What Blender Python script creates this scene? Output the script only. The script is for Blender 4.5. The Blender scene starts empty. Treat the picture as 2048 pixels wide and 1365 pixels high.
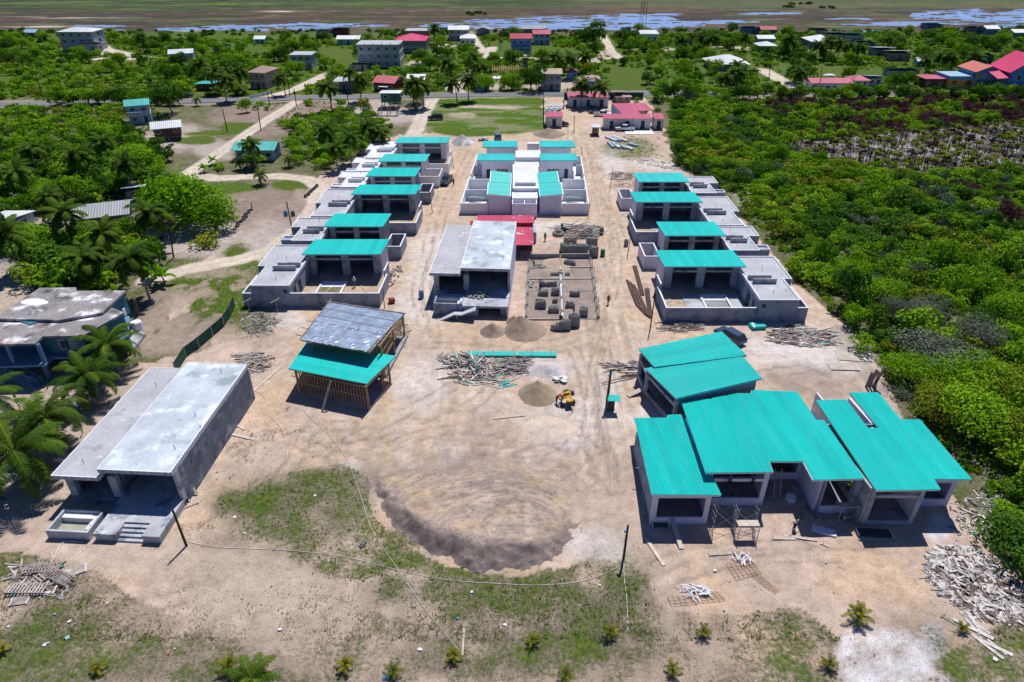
import bpy, math, random
import numpy as np
R=math.radians; pi=math.pi
sc=bpy.context.scene
C=sc.collection
# ---------------- camera, sky, sun, exposure ----------------
H=52.0; F=1365.0; PITCH=math.atan((682.5+158)/F); SP,CP=math.sin(PITCH),math.cos(PITCH)
cd=bpy.data.cameras.new('camera'); cam=bpy.data.objects.new('camera',cd); C.objects.link(cam)
cam.location=(0,0,H); cam.rotation_euler=(pi/2-PITCH,0,0)
cd.sensor_width=36; cd.lens=F/2048*36; cd.clip_end=9000; cd.clip_start=0.5; sc.camera=cam
EL,AZ=64,72   # sun elevation; compass angle in the XY plane measured from +X
w=bpy.data.worlds.new('World'); sc.world=w; w.use_nodes=True
nt=w.node_tree; bg=nt.nodes['Background']; sky=nt.nodes.new('ShaderNodeTexSky')
sky.sky_type='NISHITA'; sky.sun_disc=False; sky.sun_elevation=R(EL); sky.sun_rotation=R(90-AZ); sky.air_density=1.0; sky.dust_density=0.3; sky.ozone_density=4.0
tint=nt.nodes.new('ShaderNodeMix'); tint.data_type='RGBA'; tint.blend_type='MULTIPLY'; tint.inputs[0].default_value=1; tint.inputs[7].default_value=(.62,.92,1.45,1); nt.links.new(sky.outputs[0],tint.inputs[6]); nt.links.new(tint.outputs[2],bg.inputs[0]); bg.inputs[1].default_value=0.05
sd=bpy.data.lights.new('sun','SUN'); sun=bpy.data.objects.new('sun',sd); C.objects.link(sun)
sd.energy=4.9; sd.angle=R(0.5); sd.color=(1,.97,.93)
sun.rotation_euler=(0,R(90-EL),R(AZ)); sun.location=(0,0,80)
vs=sc.view_settings; vs.view_transform='Standard'; vs.look='None'; vs.gamma=1; vs.use_curve_mapping=False; vs.exposure=0.0
sc.cycles.max_bounces=5; sc.cycles.diffuse_bounces=2; sc.cycles.glossy_bounces=2; sc.cycles.transparent_max_bounces=4
# ---------------- pixel helpers: photo pixel -> world point at height z ----------------
def G(x,y,z=0.0):
    u=(x-1024)/F; v=(y-682.5)/F; t=(H-z)/(SP+v*CP)
    return (u*t, t*(CP-v*SP), z)
def GP(x,y,Y0,z0,s):      # on the plane z = z0 - s*(Y-Y0)
    u=(x-1024)/F; v=(y-682.5)/F; a=SP+v*CP; b=CP-v*SP
    t=(H-z0-s*Y0)/(a-s*b)
    return (u*t,b*t,H-a*t)
def PJ(X,Y,Z=0):
    d=H-Z; zc=Y*CP+d*SP; yv=d*CP-Y*SP
    return 1024+F*X/zc, 682.5+F*yv/zc
def DEP(x,y): u=(y-682.5)/F; return H/(SP+u*CP)     # depth of the ground there
def HZ(base,topy):
    X,Y,_=G(*base); z=0
    while PJ(X,Y,z)[1]>topy and z<120: z+=.05
    return z
# ---------------- mesh helpers ----------------
class MB:
    def __init__(s,T=None): s.v=[];s.f=[];s.T=T
    def add(s,vs,fs):
        n=len(s.v); s.v+= [s.T(*p) for p in vs] if s.T else [tuple(p) for p in vs]
        s.f+=[tuple(i+n for i in f) for f in fs]
    def hexa(s,b,t):
        n=len(b); s.add(list(b)+list(t),[tuple(range(n))[::-1],tuple(range(n,2*n))]+[(i,(i+1)%n,n+(i+1)%n,n+i) for i in range(n)])
    def prism(s,p,z0,z1):
        a=sum(p[i][0]*p[(i+1)%len(p)][1]-p[(i+1)%len(p)][0]*p[i][1] for i in range(len(p)))
        if a<0: p=p[::-1]; z1=z1[::-1] if isinstance(z1,(list,tuple)) else z1
        zt=z1 if isinstance(z1,(list,tuple)) else [z1]*len(p)
        s.hexa([(q[0],q[1],z0) for q in p],[(q[0],q[1],z) for q,z in zip(p,zt)])
    def slab(s,pts,th):      # 3d polygon, top given, thickness below
        a=sum(pts[i][0]*pts[(i+1)%len(pts)][1]-pts[(i+1)%len(pts)][0]*pts[i][1] for i in range(len(pts)))
        if a<0: pts=pts[::-1]
        s.hexa([(q[0],q[1],q[2]-th) for q in pts],pts)
    def box(s,x0,x1,y0,y1,z0,z1):
        if x0>x1:x0,x1=x1,x0
        if y0>y1:y0,y1=y1,y0
        s.hexa([(x0,y0,z0),(x1,y0,z0),(x1,y1,z0),(x0,y1,z0)],[(x0,y0,z1),(x1,y0,z1),(x1,y1,z1),(x0,y1,z1)])
    def beam(s,a,b,w,h=None):    # square-section bar between two 3d points
        h=h or w; a=np.array(a,float);b=np.array(b,float);d=b-a;L=np.linalg.norm(d)
        if L<1e-6:return
        d/=L; up=np.array((0,0,1.)) if abs(d[2])<.95 else np.array((1.,0,0))
        x=np.cross(d,up);x/=np.linalg.norm(x);y=np.cross(x,d); x=x*w/2;y=y*h/2
        s.hexa([tuple(a+p) for p in (-x-y,x-y,x+y,-x+y)],[tuple(b+p) for p in (-x-y,x-y,x+y,-x+y)])
    def tube(s,pts,r,n=6,r1=None):
        P=[np.array(p,float) for p in pts]; m=len(P); r1=r if r1 is None else r1; V=[];Fc=[]
        for i,p in enumerate(P):
            d=P[min(i+1,m-1)]-P[max(i-1,0)]; d/=max(np.linalg.norm(d),1e-9)
            up=np.array((0,0,1.)) if abs(d[2])<.9 else np.array((1.,0,0))
            x=np.cross(d,up);x/=np.linalg.norm(x);y=np.cross(x,d); rr=r+(r1-r)*i/max(m-1,1)
            V+= [tuple(p+rr*(math.cos(2*pi*k/n)*x+math.sin(2*pi*k/n)*y)) for k in range(n)]
        for i in range(m-1):
            for k in range(n):
                a=i*n+k;b=i*n+(k+1)%n; Fc.append((a,b,b+n,a+n))
        Fc.append(tuple(range(n))); Fc.append(tuple(range((m-1)*n,m*n))[::-1]); s.add(V,Fc)
    def ell(s,c,r,n=8,m=5):
        V=[];Fc=[]
        for i in range(m+1):
            t=pi*i/m
            for k in range(n):
                p=2*pi*k/n; V.append((c[0]+r[0]*math.sin(t)*math.cos(p),c[1]+r[1]*math.sin(t)*math.sin(p),c[2]+r[2]*math.cos(t)))
        for i in range(m):
            for k in range(n): Fc.append((i*n+k,(i+1)*n+k,(i+1)*n+(k+1)%n,i*n+(k+1)%n))
        s.add(V,Fc)
    def build(s,name,mat,parent=None,local=False,smooth=False):
        V=np.array(s.v,float).reshape(-1,3); loc=(0,0,0)
        if parent is not None:
            if not local:
                o=np.zeros(3); q=parent
                while q: o+=np.array(q.location); q=q.parent
                V=V-o
        elif not local:
            lo=V.min(0);hi=V.max(0); loc=((lo[0]+hi[0])/2,(lo[1]+hi[1])/2,lo[2]); V=V-np.array(loc)
        me=bpy.data.meshes.new(name); me.from_pydata(V.tolist(),[],s.f); me.update()
        if mat: me.materials.append(mat)
        if smooth: me.shade_smooth()
        o=bpy.data.objects.new(name,me); C.objects.link(o); o.location=loc
        if parent is not None: o.parent=parent
        return o
def tag(o,label,cat=None,group=None,kind=None):
    if label:o['label']=label
    if cat:o['category']=cat
    if group:o['group']=group
    if kind:o['kind']=kind
    return o
def root(name,label,cat,loc,group=None,rz=0):
    o=bpy.data.objects.new(name,None); C.objects.link(o); o.location=loc; o.rotation_euler=(0,0,rz); o.empty_display_size=.3
    return tag(o,label,cat,group)
def dup(o,parent=None):
    c=o.copy(); C.objects.link(c)
    if parent is not None:c.parent=parent
    for ch in list(o.children): dup(ch,c)
    return c
# ---------------- materials ----------------
M={}
def mk(name,col,rough=.85,n1=(.6,.18),n2=(6,.1),bump=0.0,bs=20,metal=0,spec=.3,rnd=0,stain=None,mul=None):
    """col modulated by a coarse and a fine noise; stain=(colour, scale, threshold)"""
    if name in M:return M[name]
    m=bpy.data.materials.new(name); m.use_nodes=True; t=m.node_tree; L=t.links; b=t.nodes['Principled BSDF']
    b.inputs['Roughness'].default_value=rough; b.inputs['Metallic'].default_value=metal; b.inputs['Specular IOR Level'].default_value=spec
    tc=t.nodes.new('ShaderNodeTexCoord'); co=tc.outputs['Object']
    def noise(s,d=3):
        n=t.nodes.new('ShaderNodeTexNoise'); n.inputs['Scale'].default_value=s; n.inputs['Detail'].default_value=d; L.new(co,n.inputs['Vector']); return n.outputs['Fac']
    def rng(x,a,c):
        r=t.nodes.new('ShaderNodeMapRange'); r.inputs[1].default_value=.3; r.inputs[2].default_value=.7; r.inputs[3].default_value=a; r.inputs[4].default_value=c; L.new(x,r.inputs[0]); return r.outputs[0]
    def mth(op,a,c):
        x=t.nodes.new('ShaderNodeMath'); x.operation=op
        for i,q in enumerate((a,c)):
            if isinstance(q,(int,float)):x.inputs[i].default_value=q
            else:L.new(q,x.inputs[i])
        return x.outputs[0]
    f=mth('MULTIPLY',rng(noise(n1[0]),1-n1[1],1+n1[1]),rng(noise(n2[0]),1-n2[1],1+n2[1]))
    if rnd:
        oi=t.nodes.new('ShaderNodeObjectInfo'); r=t.nodes.new('ShaderNodeMapRange'); r.inputs[3].default_value=1-rnd; r.inputs[4].default_value=1+rnd; L.new(oi.outputs['Random'],r.inputs[0]); f=mth('MULTIPLY',f,r.outputs[0])
    cc=t.nodes.new('ShaderNodeRGB'); cc.outputs[0].default_value=(*col,1); src=cc.outputs[0]
    if stain:
        for (sc_,ss,th) in (stain if isinstance(stain,list) else [stain]):
            mx=t.nodes.new('ShaderNodeMix'); mx.data_type='RGBA'; L.new(src,mx.inputs[6]); mx.inputs[7].default_value=(*sc_,1)
            r=t.nodes.new('ShaderNodeMapRange'); r.inputs[1].default_value=th; r.inputs[2].default_value=th+.12; L.new(noise(ss,5),r.inputs[0]); L.new(r.outputs[0],mx.inputs[0]); src=mx.outputs[2]
    vm=t.nodes.new('ShaderNodeVectorMath'); vm.operation='SCALE'; L.new(src,vm.inputs[0]); L.new(f,vm.inputs['Scale']); L.new(vm.outputs[0],b.inputs['Base Color'])
    if bump:
        bp=t.nodes.new('ShaderNodeBump'); bp.inputs['Strength'].default_value=bump; bp.inputs['Distance'].default_value=.05; L.new(noise(bs,4),bp.inputs['Height']); L.new(bp.outputs[0],b.inputs['Normal'])
    M[name]=m; return m
def ribbed(name,col,ang=0,per=.32,rough=.45,depth=.028,worn=0.0,n1=(.15,.06),blk=None):
    """corrugated sheet roofing: ribs across direction ang (radians)"""
    if name in M:return M[name]
    m=mk(name,col,rough,n1,(3,.05),stain=((.55,.62,.6),.55,1-worn) if worn else None)
    t=m.node_tree;L=t.links;b=t.nodes['Principled BSDF']
    # sheet-to-sheet tone steps and streaks running down the ribs
    tc0=t.nodes.new('ShaderNodeTexCoord'); mp=t.nodes.new('ShaderNodeMapping'); mp.inputs['Rotation'].default_value=(0,0,-ang); mp.inputs['Scale'].default_value=(1.15,.13,.13); L.new(tc0.outputs['Object'],mp.inputs[0])
    ns=t.nodes.new('ShaderNodeTexNoise'); ns.inputs['Scale'].default_value=1.3; ns.inputs['Detail'].default_value=5; ns.inputs['Roughness'].default_value=.75; L.new(mp.outputs[0],ns.inputs['Vector'])
    r0=t.nodes.new('ShaderNodeMapRange'); r0.inputs[1].default_value=.45; r0.inputs[2].default_value=.8; r0.inputs[3].default_value=0; r0.inputs[4].default_value=.26; L.new(ns.outputs['Fac'],r0.inputs[0])
    wn=t.nodes.new('ShaderNodeTexWhiteNoise'); wn.noise_dimensions='1D'; sp=t.nodes.new('ShaderNodeSeparateXYZ'); m2=t.nodes.new('ShaderNodeMapping'); m2.inputs['Rotation'].default_value=(0,0,-ang); L.new(tc0.outputs['Object'],m2.inputs[0]); L.new(m2.outputs[0],sp.inputs[0])
    fl=t.nodes.new('ShaderNodeMath'); fl.operation='FLOOR'; L.new(sp.outputs[0],fl.inputs[0]); L.new(fl.outputs[0],wn.inputs['W'])
    r1=t.nodes.new('ShaderNodeMapRange'); r1.inputs[3].default_value=.90; r1.inputs[4].default_value=1.06; L.new(wn.outputs['Value'],r1.inputs[0])
    src=b.inputs['Base Color'].links[0].from_socket; vs_=t.nodes.new('ShaderNodeVectorMath'); vs_.operation='SCALE'; L.new(src,vs_.inputs[0]); L.new(r1.outputs[0],vs_.inputs['Scale'])
    mx0=t.nodes.new('ShaderNodeMix'); mx0.data_type='RGBA'; L.new(r0.outputs[0],mx0.inputs[0]); L.new(vs_.outputs[0],mx0.inputs[6]); mx0.inputs[7].default_value=(min(1,col[0]*.7+.13),min(1,col[1]*.8+.13),min(1,col[2]*.8+.13),1); L.new(mx0.outputs[2],b.inputs['Base Color'])
    tc=t.nodes.new('ShaderNodeTexCoord'); sx=t.nodes.new('ShaderNodeSeparateXYZ'); L.new(tc.outputs['Object'],sx.inputs[0])
    d=t.nodes.new('ShaderNodeVectorMath'); d.operation='DOT_PRODUCT'; L.new(tc.outputs['Object'],d.inputs[0]); d.inputs[1].default_value=(math.cos(ang)*2*pi/per,math.sin(ang)*2*pi/per,0)
    s=t.nodes.new('ShaderNodeMath'); s.operation='SINE'; L.new(d.outputs['Value'],s.inputs[0])
    h=s.outputs[0]
    bp=t.nodes.new('ShaderNodeBump'); bp.inputs['Strength'].default_value=1; bp.inputs['Distance'].default_value=depth; L.new(h,bp.inputs['Height']); L.new(bp.outputs[0],b.inputs['Normal'])
    return m
TEAL=(.003,.50,.455)
mk('sand',(.40,.31,.235)); 
conc=mk('concrete',(.40,.42,.45),.9,(.35,.25),(5,.15),.3,8,stain=[((.20,.22,.26),.6,.54),((.56,.57,.58),1.3,.62)])
concd=mk('raw_concrete',(.27,.28,.30),.9,(.5,.3),(7,.15),.4,8,stain=((.15,.15,.165),.9,.58))
blockw=mk('grey_block_wall',(.27,.31,.40),.92,(.5,.2),(6,.12),.3,10,stain=[((.15,.17,.22),.7,.54),((.40,.43,.50),1.5,.62)])
plaster=mk('lilac_plaster',(.70,.67,.80),.9,(.4,.08),(5,.05),stain=((.56,.54,.64),.6,.66))
white=mk('white_paint',(.82,.82,.86),.8,(.4,.06),(5,.04),stain=((.62,.62,.64),.5,.68))
roofc=mk('light_roof_screed',(.47,.52,.57),.9,(.25,.2),(3,.08),.2,5,stain=[((.30,.35,.40),.35,.54),((.64,.68,.72),.5,.56),((.22,.25,.29),1.1,.66)])
screed=mk('grey_roof_screed',(.42,.42,.45),.9,(.3,.16),(3,.1),.2,6,stain=[((.30,.31,.33),.6,.57),((.58,.58,.59),.8,.62)])
whroof=mk('white_roof_screed',(.66,.66,.67),.9,(.3,.1),(3,.08),.2,6,stain=((.52,.52,.53),.6,.58))
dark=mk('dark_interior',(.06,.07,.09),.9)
glass=mk('window_glass',(.03,.045,.06),.15,spec=.6)
fasc=mk('fascia',(.42,.50,.56),.6)
teal=ribbed('teal_sheet',TEAL,0,.34)
tealL=ribbed('teal_sheet_light',(.03,.53,.50),0,.34)
mk('wood',(.30,.20,.10),.8,(2,.25),(9,.2)); wood=M['wood']
gwood=mk('grey_wood',(.33,.29,.26),.9,(1.5,.3),(9,.25),rnd=.35)
pwood=mk('pale_plank',(.50,.43,.37),.9,(1.5,.15),(9,.2),rnd=.2)
steel=mk('dark_steel',(.05,.05,.06),.6)
polem=mk('pole_wood',(.045,.032,.025),.9)
rust=mk('rusty_bar',(.16,.07,.04),.8)
blk=mk('cinder_block',(.27,.27,.26),.95,(3,.25),(14,.2))
# ---------------- vector noise for terrain ----------------
rs=np.random.RandomState(7)
_tab=rs.rand(256,256)
def vn(x,y):
    xi=np.floor(x).astype(int);yi=np.floor(y).astype(int);fx=x-xi;fy=y-yi;fx=fx*fx*(3-2*fx);fy=fy*fy*(3-2*fy)
    a=_tab[xi&255,yi&255];b=_tab[(xi+1)&255,yi&255];c=_tab[xi&255,(yi+1)&255];d=_tab[(xi+1)&255,(yi+1)&255]
    return (a*(1-fx)+b*fx)*(1-fy)+(c*(1-fx)+d*fx)*fy
def fbm(x,y,o=4):
    s=0;a=.5
    for i in range(o): s=s+a*vn(x*2**i+i*17.3,y*2**i+i*9.1);a*=.5
    return s/(1-.5**o)
def inpoly(px,py,poly):
    r=np.zeros(np.shape(px),bool); n=len(poly)
    for i in range(n):
        x1,y1=poly[i];x2,y2=poly[(i+1)%n]
        if y1==y2:continue
        c=((y1>py)!=(y2>py))&(px<(x2-x1)*(py-y1)/(y2-y1)+x1); r^=c
    return r
def sstep(a,b,x): t=np.clip((x-a)/(b-a),0,1); return t*t*(3-2*t)
def pline(X,Y,pts):   # distance to polyline (world)
    d=np.full(np.shape(X),1e9)
    for (x1,y1),(x2,y2) in zip(pts[:-1],pts[1:]):
        dx,dy=x2-x1,y2-y1; t=np.clip(((X-x1)*dx+(Y-y1)*dy)/(dx*dx+dy*dy+1e-9),0,1)
        d=np.minimum(d,np.hypot(X-x1-t*dx,Y-y1-t*dy))
    return d
def W(pts): return [G(x,y)[:2] for x,y in pts]
ROADS=[ # (pixel polyline, half width m)
 (W([(605,196),(520,250),(440,305),(378,347)]),2.0),(W([(378,347),(430,357),(500,354),(560,352),(612,358),(640,375),(632,410),(600,455),(545,500),(470,522),(380,537),(300,560)]),2.2),
 (W([(650,150),(590,180),(520,199)]),2.6),(W([(868,195),(848,225),(832,262),(815,292)]),2.4),(W([(935,60),(965,105),(985,95),(975,115)]),2.4),
 (W([(200,118),(300,118),(215,100),(190,85)]),3),(W([(1205,70),(1225,105),(1240,117)]),2.2),(W([(975,116),(1100,118),(1240,117)]),2),
 (W([(1525,140),(1570,165),(1615,185)]),3.2),(W([(925,190),(905,178),(935,160)]),3)]
ASPH=W([(-700,235),(-300,220),(0,209.5),(113,207),(366,203.5),(506,200.5),(590,197),(700,195.5),(870,192),(1000,190),(1297,187.5),(1450,186),(2400,190)])
def fan():
    nr=560;nc=760
    Ys=[12.0]
    while Ys[-1]<640: Ys.append(Ys[-1]+max(.33,.33+.0034*(Ys[-1]-30)))
    Ys=np.array(Ys); u=np.linspace(-1.02,1.02,nc)
    Y,U=np.meshgrid(Ys,u,indexing='ij'); return U*(Y*CP+H*SP)*1.0,Y
X,Y=fan(); nr,nc=X.shape
PX,PY=PJ(X,Y)
n_big=fbm(X/14,Y/14);n_mid=fbm(X/3.5+40,Y/3.5);n_sm=fbm(X/.9+9,Y/.9+3,3);n_st=fbm(X/60+5,Y/25+3)
col=np.zeros((nr,nc,3)); col[:]=(.505,.385,.308)
gr=np.zeros((nr,nc))       # grass cover
def lay(mask,c):
    global col
    m=mask[...,None]; col=col*(1-m)+np.array(c)*m
def wob(px,py,k=1.0):      # wobble boundaries, in world metres -> scaled
    return px+ (n_mid-.5)*k*14+(n_big-.5)*k*30, py+(n_big-.5)*k*12
WX,WY=PX+(n_mid-.5)*26+(n_big-.5)*30*np.clip(PY/700,.15,1.2), PY+((n_mid-.5)*16+(n_big-.5)*26)*np.clip(PY/700,.06,1.2)
def el(cx,cy,rx,ry,soft=.35,p=None): 
    d=np.hypot((WX-cx)/rx,(WY-cy)/ry); return 1-sstep(1-soft,1+soft,d)
def pg(poly): return inpoly(WX,WY,poly).astype(float)
# tone variety of the sand
lay(sstep(.5,.72,n_big)*.4,(.42,.32,.26)); lay(sstep(.55,.8,n_mid)*.3,(.58,.46,.37)); lay(sstep(.55,.75,fbm(X/6+77,Y/6))*.5,(.54,.385,.24))
# scrub ground beyond the site and on both sides
scrub=pg([(-900,196),(2900,186),(2900,900),(2300,1250),(2048,1150),(1950,1050),(1830,880),(1765,745),(1690,650),(1600,575),(1500,455),(1440,380),(1350,330),(1330,262),(1290,190),(1080,190),(1085,255),(1085,266),(800,272),(760,290),(640,350),(350,560),(330,640),(470,580),(420,690),(300,720),(150,740),(-900,800)])
lay(scrub*.9,(.17,.145,.105)); gr=np.maximum(gr,scrub*.55)
far=(PY<196).astype(float); lay(far,(.13,.13,.08)); gr=np.maximum(gr,far*.8)
lay(far*sstep(.5,.62,n_st)*.8,(.27,.22,.15)); lay(far*sstep(.5,.7,n_big)*.6,(.08,.14,.03))
# purple-brown dry grass left of the houses
for e in ((540,440,110,70),(470,450,120,60),(520,240,90,35),(560,225,80,30),(610,215,60,20),(330,280,90,30),(700,240,60,25)): 
    q=el(*e); lay(q*.85,(.26,.20,.165)); gr=gr*(1-q*.75)
for e in ((380,485,110,28),(430,300,40,18),(360,272,60,22),(300,288,80,18),(730,205,60,10),(760,232,75,20),(540,480,60,40),(410,470,80,30)):
    q=el(*e); lay(q*.7,(.46,.40,.36)); gr=gr*(1-q*.8)
for e in ((400,545,90,16),(470,545,40,60),(430,610,60,22),(500,560,30,50),(380,560,60,40),(590,370,50,14),(450,375,80,12),(480,255,50,10),(430,268,60,8),(520,205,70,5),(390,282,50,8),(470,610,40,40),(90,165,90,12),(250,135,60,8)):
    q=el(*e); lay(q*.6,(.13,.16,.045)); gr=np.maximum(gr,q*.85)
q=np.clip(el(330,660,130,45)+el(430,590,120,60),0,1)*sstep(.35,.55,fbm(X/2.5+4,Y/5,4)+.1); lay(q*.8,(.33,.255,.205)); gr*=1-q*.7
q=np.clip(el(475,590,45,32,.8)+el(440,625,60,18,.8)+el(390,565,80,14,.8),0,1)*sstep(.35,.55,fbm(X/2+4,Y/2+40,4)+.08); lay(q*.6,(.13,.16,.045)); gr=np.maximum(gr,q*.85)
q=el(40,500,120,130); lay(q*.9,(.33,.29,.28)); gr*=1-q
for e in ((10,600,90,60),(70,800,260,70),(100,930,160,90),(60,1000,140,60)): q=el(*e); lay(q,(.42,.34,.27)); gr*=1-q
# green field by the road
fld=pg([(872,196),(1086,196),(1088,262),(1000,275),(830,268),(845,228)]); lay(fld,(.21,.175,.125)); 
g=fld*np.clip(.25+.75*np.maximum(sstep(.35,.6,fbm(X/9+3,Y/4+5)),((PY<210))),0,1); gr=np.maximum(gr*(1-fld),g*.75); lay(g*.85,(.10,.22,.02))
q=el(975,214,70,3)+el(930,232,30,5)*.6; q=np.clip(q,0,1); lay(q,(.42,.35,.28)); gr*=1-q
q=el(1260,300,60,26); lay(q*.7,(.25,.23,.15)); gr=np.maximum(gr,q*.55); 
q=el(940,268,60,8); gr=np.maximum(gr,q*.9); lay(q*.6,(.1,.18,.03))
# site tracks: warm compacted sand
for p,hw in ((W([(1120,200),(1150,260),(1175,310),(1205,420),(1228,520),(1215,640),(1190,760)]),4),(W([(1010,275),(930,300),(890,380),(860,470),(835,560),(850,640),(1000,690)]),3.5),(W([(1150,262),(1060,272),(1000,280)]),4),(W([(1180,640),(1000,700),(850,800),(700,900)]),7)):
    d=pline(X,Y,p)+(n_mid-.5)*2; q=1-sstep(hw*.6,hw*1.2,d); lay(q*.6,(.50,.375,.255)); gr*=1-q
for e in ((870,520,50,60),(840,600,50,50),(1230,330,25,30),(1100,455,120,12),(850,770,60,60),(1140,850,80,60),(1100,735,60,25),(1210,790,30,60),(1620,700,130,50),(1290,830,50,20),(1660,730,70,25),(1560,690,60,18),(700,935,25,18),(1500,355,40,60),(1340,330,80,14),(560,640,50,18),(1290,420,30,30),(1190,1090,60,35)):
    q=el(*e); lay(q*.62,(.60,.56,.53))
q=el(1880,1060,30,28,.3)+el(1990,1000,30,60,.3)*.5+el(1870,1290,30,40,.3); lay(np.clip(q,0,1)*.8,(.58,.56,.57))
for e in ((1125,590,75,75),(1110,540,80,50),(980,1010,170,90),(1640,770,90,30),(1600,760,70,30),(900,960,120,50)):
    q=el(*e); lay(q*.6,(.33,.255,.215))
site=(inpoly(PX,PY,[(560,700),(1290,640),(1240,1000),(1150,930),(700,940),(560,830)])).astype(float)
lay(site*sstep(.54,.64,fbm(X*.9+5,Y/7+3,5))*.3,(.34,.26,.22)); lay(site*sstep(.56,.66,fbm((X+Y*.4)*.5,(Y-X*.4)/9+30,5))*.45,(.52,.45,.40))
dr=(1-sstep(3,5,pline(X,Y,W([(1150,260),(1205,420),(1228,520),(1215,640),(1190,900)])))); lay(dr*sstep(.5,.6,fbm(X*2.2,Y/12,4))*.5,(.34,.27,.22)); lay(dr*sstep(.55,.65,fbm(X*1.6+9,Y/9+4,4))*.5,(.60,.52,.44))
q=el(1000,930,260,60,.8)*sstep(.45,.6,fbm(X*1.1,Y/1.5+4,5)); lay(q*.5,(.29,.235,.21)); q=el(760,960,60,30,.6); lay(q*.5,(.27,.22,.20)); q=el(880,700,120,20,.8)+el(1350,1100,200,60,.9)*.6; lay(np.clip(q,0,1)*sstep(.4,.6,n_mid)*.4,(.33,.26,.22))
# wheel tracks: pairs of dark ruts
trr=random.Random(12); RUT=np.zeros_like(Y)
for tr in ([(1190,900),(1205,760),(1215,640),(1232,520),(1212,420),(1180,300)],[(1175,880),(1190,740),(1200,640),(1220,520),(1200,400),(1165,290)],[(700,880),(860,800),(1000,720),(1150,690),(1210,640)],[(620,900),(780,880),(960,800),(1040,700),(1190,650)],[(850,660),(835,580),(855,500),(880,400),(930,300)],[(870,670),(850,590),(870,500),(895,400),(945,300)],[(1150,700),(1180,800),(1175,900),(1100,960)],[(1200,700),(1160,820),(1090,900),(960,900)],[(900,1000),(1020,900),(1160,880),(1230,980)],[(760,900),(900,860),(1060,880),(1180,960)],[(1240,1290),(1300,1180),(1420,1130),(1600,1110),(1800,1120)],[(1230,1250),(1290,1150),(1400,1110),(1600,1090)],[(560,960),(600,900),(620,860),(700,850)],[(470,900),(540,870),(640,900),(720,930)],[(1060,280),(1150,265),(1200,280)],[(100,1230),(300,1210),(480,1150),(600,1120)],[(640,640),(700,690),(860,690),(1000,700)],[(1400,780),(1600,740),(1700,800)]):
    P=W(tr); Q=[]
    for i in range(len(P)-1):
        p0=P[max(i-1,0)];a=P[i];b=P[i+1];p3=P[min(i+2,len(P)-1)]
        for k in range(6):
            t=k/6; Q.append(tuple(.5*((2*a[j])+(-p0[j]+b[j])*t+(2*p0[j]-5*a[j]+4*b[j]-p3[j])*t*t+(-p0[j]+3*a[j]-3*b[j]+p3[j])*t**3) for j in (0,1)))
    Q.append(P[-1]); d=pline(X,Y,Q)+(n_sm-.5)*.5; RUT=np.maximum(RUT,np.exp(-((d-.85)/.22)**2)*sstep(.3,.55,fbm(X/2+trr.random()*50,Y/2,3)))
lay(RUT*.75,(.29,.225,.185)); gr*=1-RUT*.6
# foreground scrub grass
fg=pg([(-700,1010),(60,1110),(180,1130),(260,1190),(380,1250),(300,1080),(420,1010),(450,985),(580,940),(680,925),(740,960),(745,1030),(800,1090),(900,1140),(1050,1160),(1180,1120),(1290,1120),(1310,1210),(1420,1230),(1600,1215),(1700,1290),(1900,1310),(2048,1240),(2600,1200),(2600,1800),(-700,1800)])
lay(fg*.75*sstep(.3,.6,n_mid),(.29,.225,.175)); gr=np.maximum(gr,fg*(.28+.35*sstep(.35,.65,n_big)))
q=el(560,1215,170,70)+el(480,1150,120,60)+el(250,1100,130,50)+el(800,1190,80,40); q=np.clip(q,0,1)*sstep(.35,.6,n_big+.15); lay(q*.8,(.47,.38,.30)); gr*=1-q*.75
for e in ((560,985,110,45),(600,985,120,45),(520,1000,90,45),(500,640,60,40),(640,960,100,30),(470,1010,50,30),(700,1015,50,50),(830,1080,60,30),(780,1180,60,30),(1000,1200,230,40),(1240,1170,70,80),(1100,1300,300,60),(1240,1240,90,60),(100,1320,200,70),(450,1350,180,40),(1850,1300,80,60),(560,1060,110,50)):
    q=el(*e,.7); gr=np.maximum(gr,q*(.36+.42*n_mid)); lay(q*.45,(.17,.155,.10))
q=el(590,860,130,70)*.28+el(440,920,80,60)*.25; gr=np.maximum(gr,q)
q=np.clip(el(980,1300,600,90,.5),0,1)*(n_big>.35); lay(q*.25,(.22,.17,.15))
q=np.clip(el(1775,1322,98,56,.25)+el(1735,1290,40,30,.3)+el(1800,1390,110,50,.3),0,1)*sstep(.3,.45,fbm(X/1.3+8,Y/1.3,5)+.12); q=q*(.55+.45*sstep(.35,.6,fbm(X/.8+2,Y/.8,5))); lay(q*.95,(.60,.575,.58)); gr*=1-q
# burned clearing in the thicket
cl=pg([(1550,285),(1700,270),(1850,258),(1960,246),(2300,236),(2300,352),(1880,355),(1700,332),(1600,305)]); lay(cl*.8,(.13,.11,.10)); lay(cl*sstep(.44,.56,fbm(X/5+2,Y/3+9,5))*.85,(.36,.33,.33)); gr*=1-cl*.6
q=el(1620,215,90,14)+el(1500,200,40,8); q=np.clip(q,0,1); lay(q*.6,(.38,.34,.33)); gr*=1-q
lay(pg([(1690,640),(1760,760),(1790,800),(1760,800),(1640,660)])*.6,(.28,.24,.20))
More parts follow.
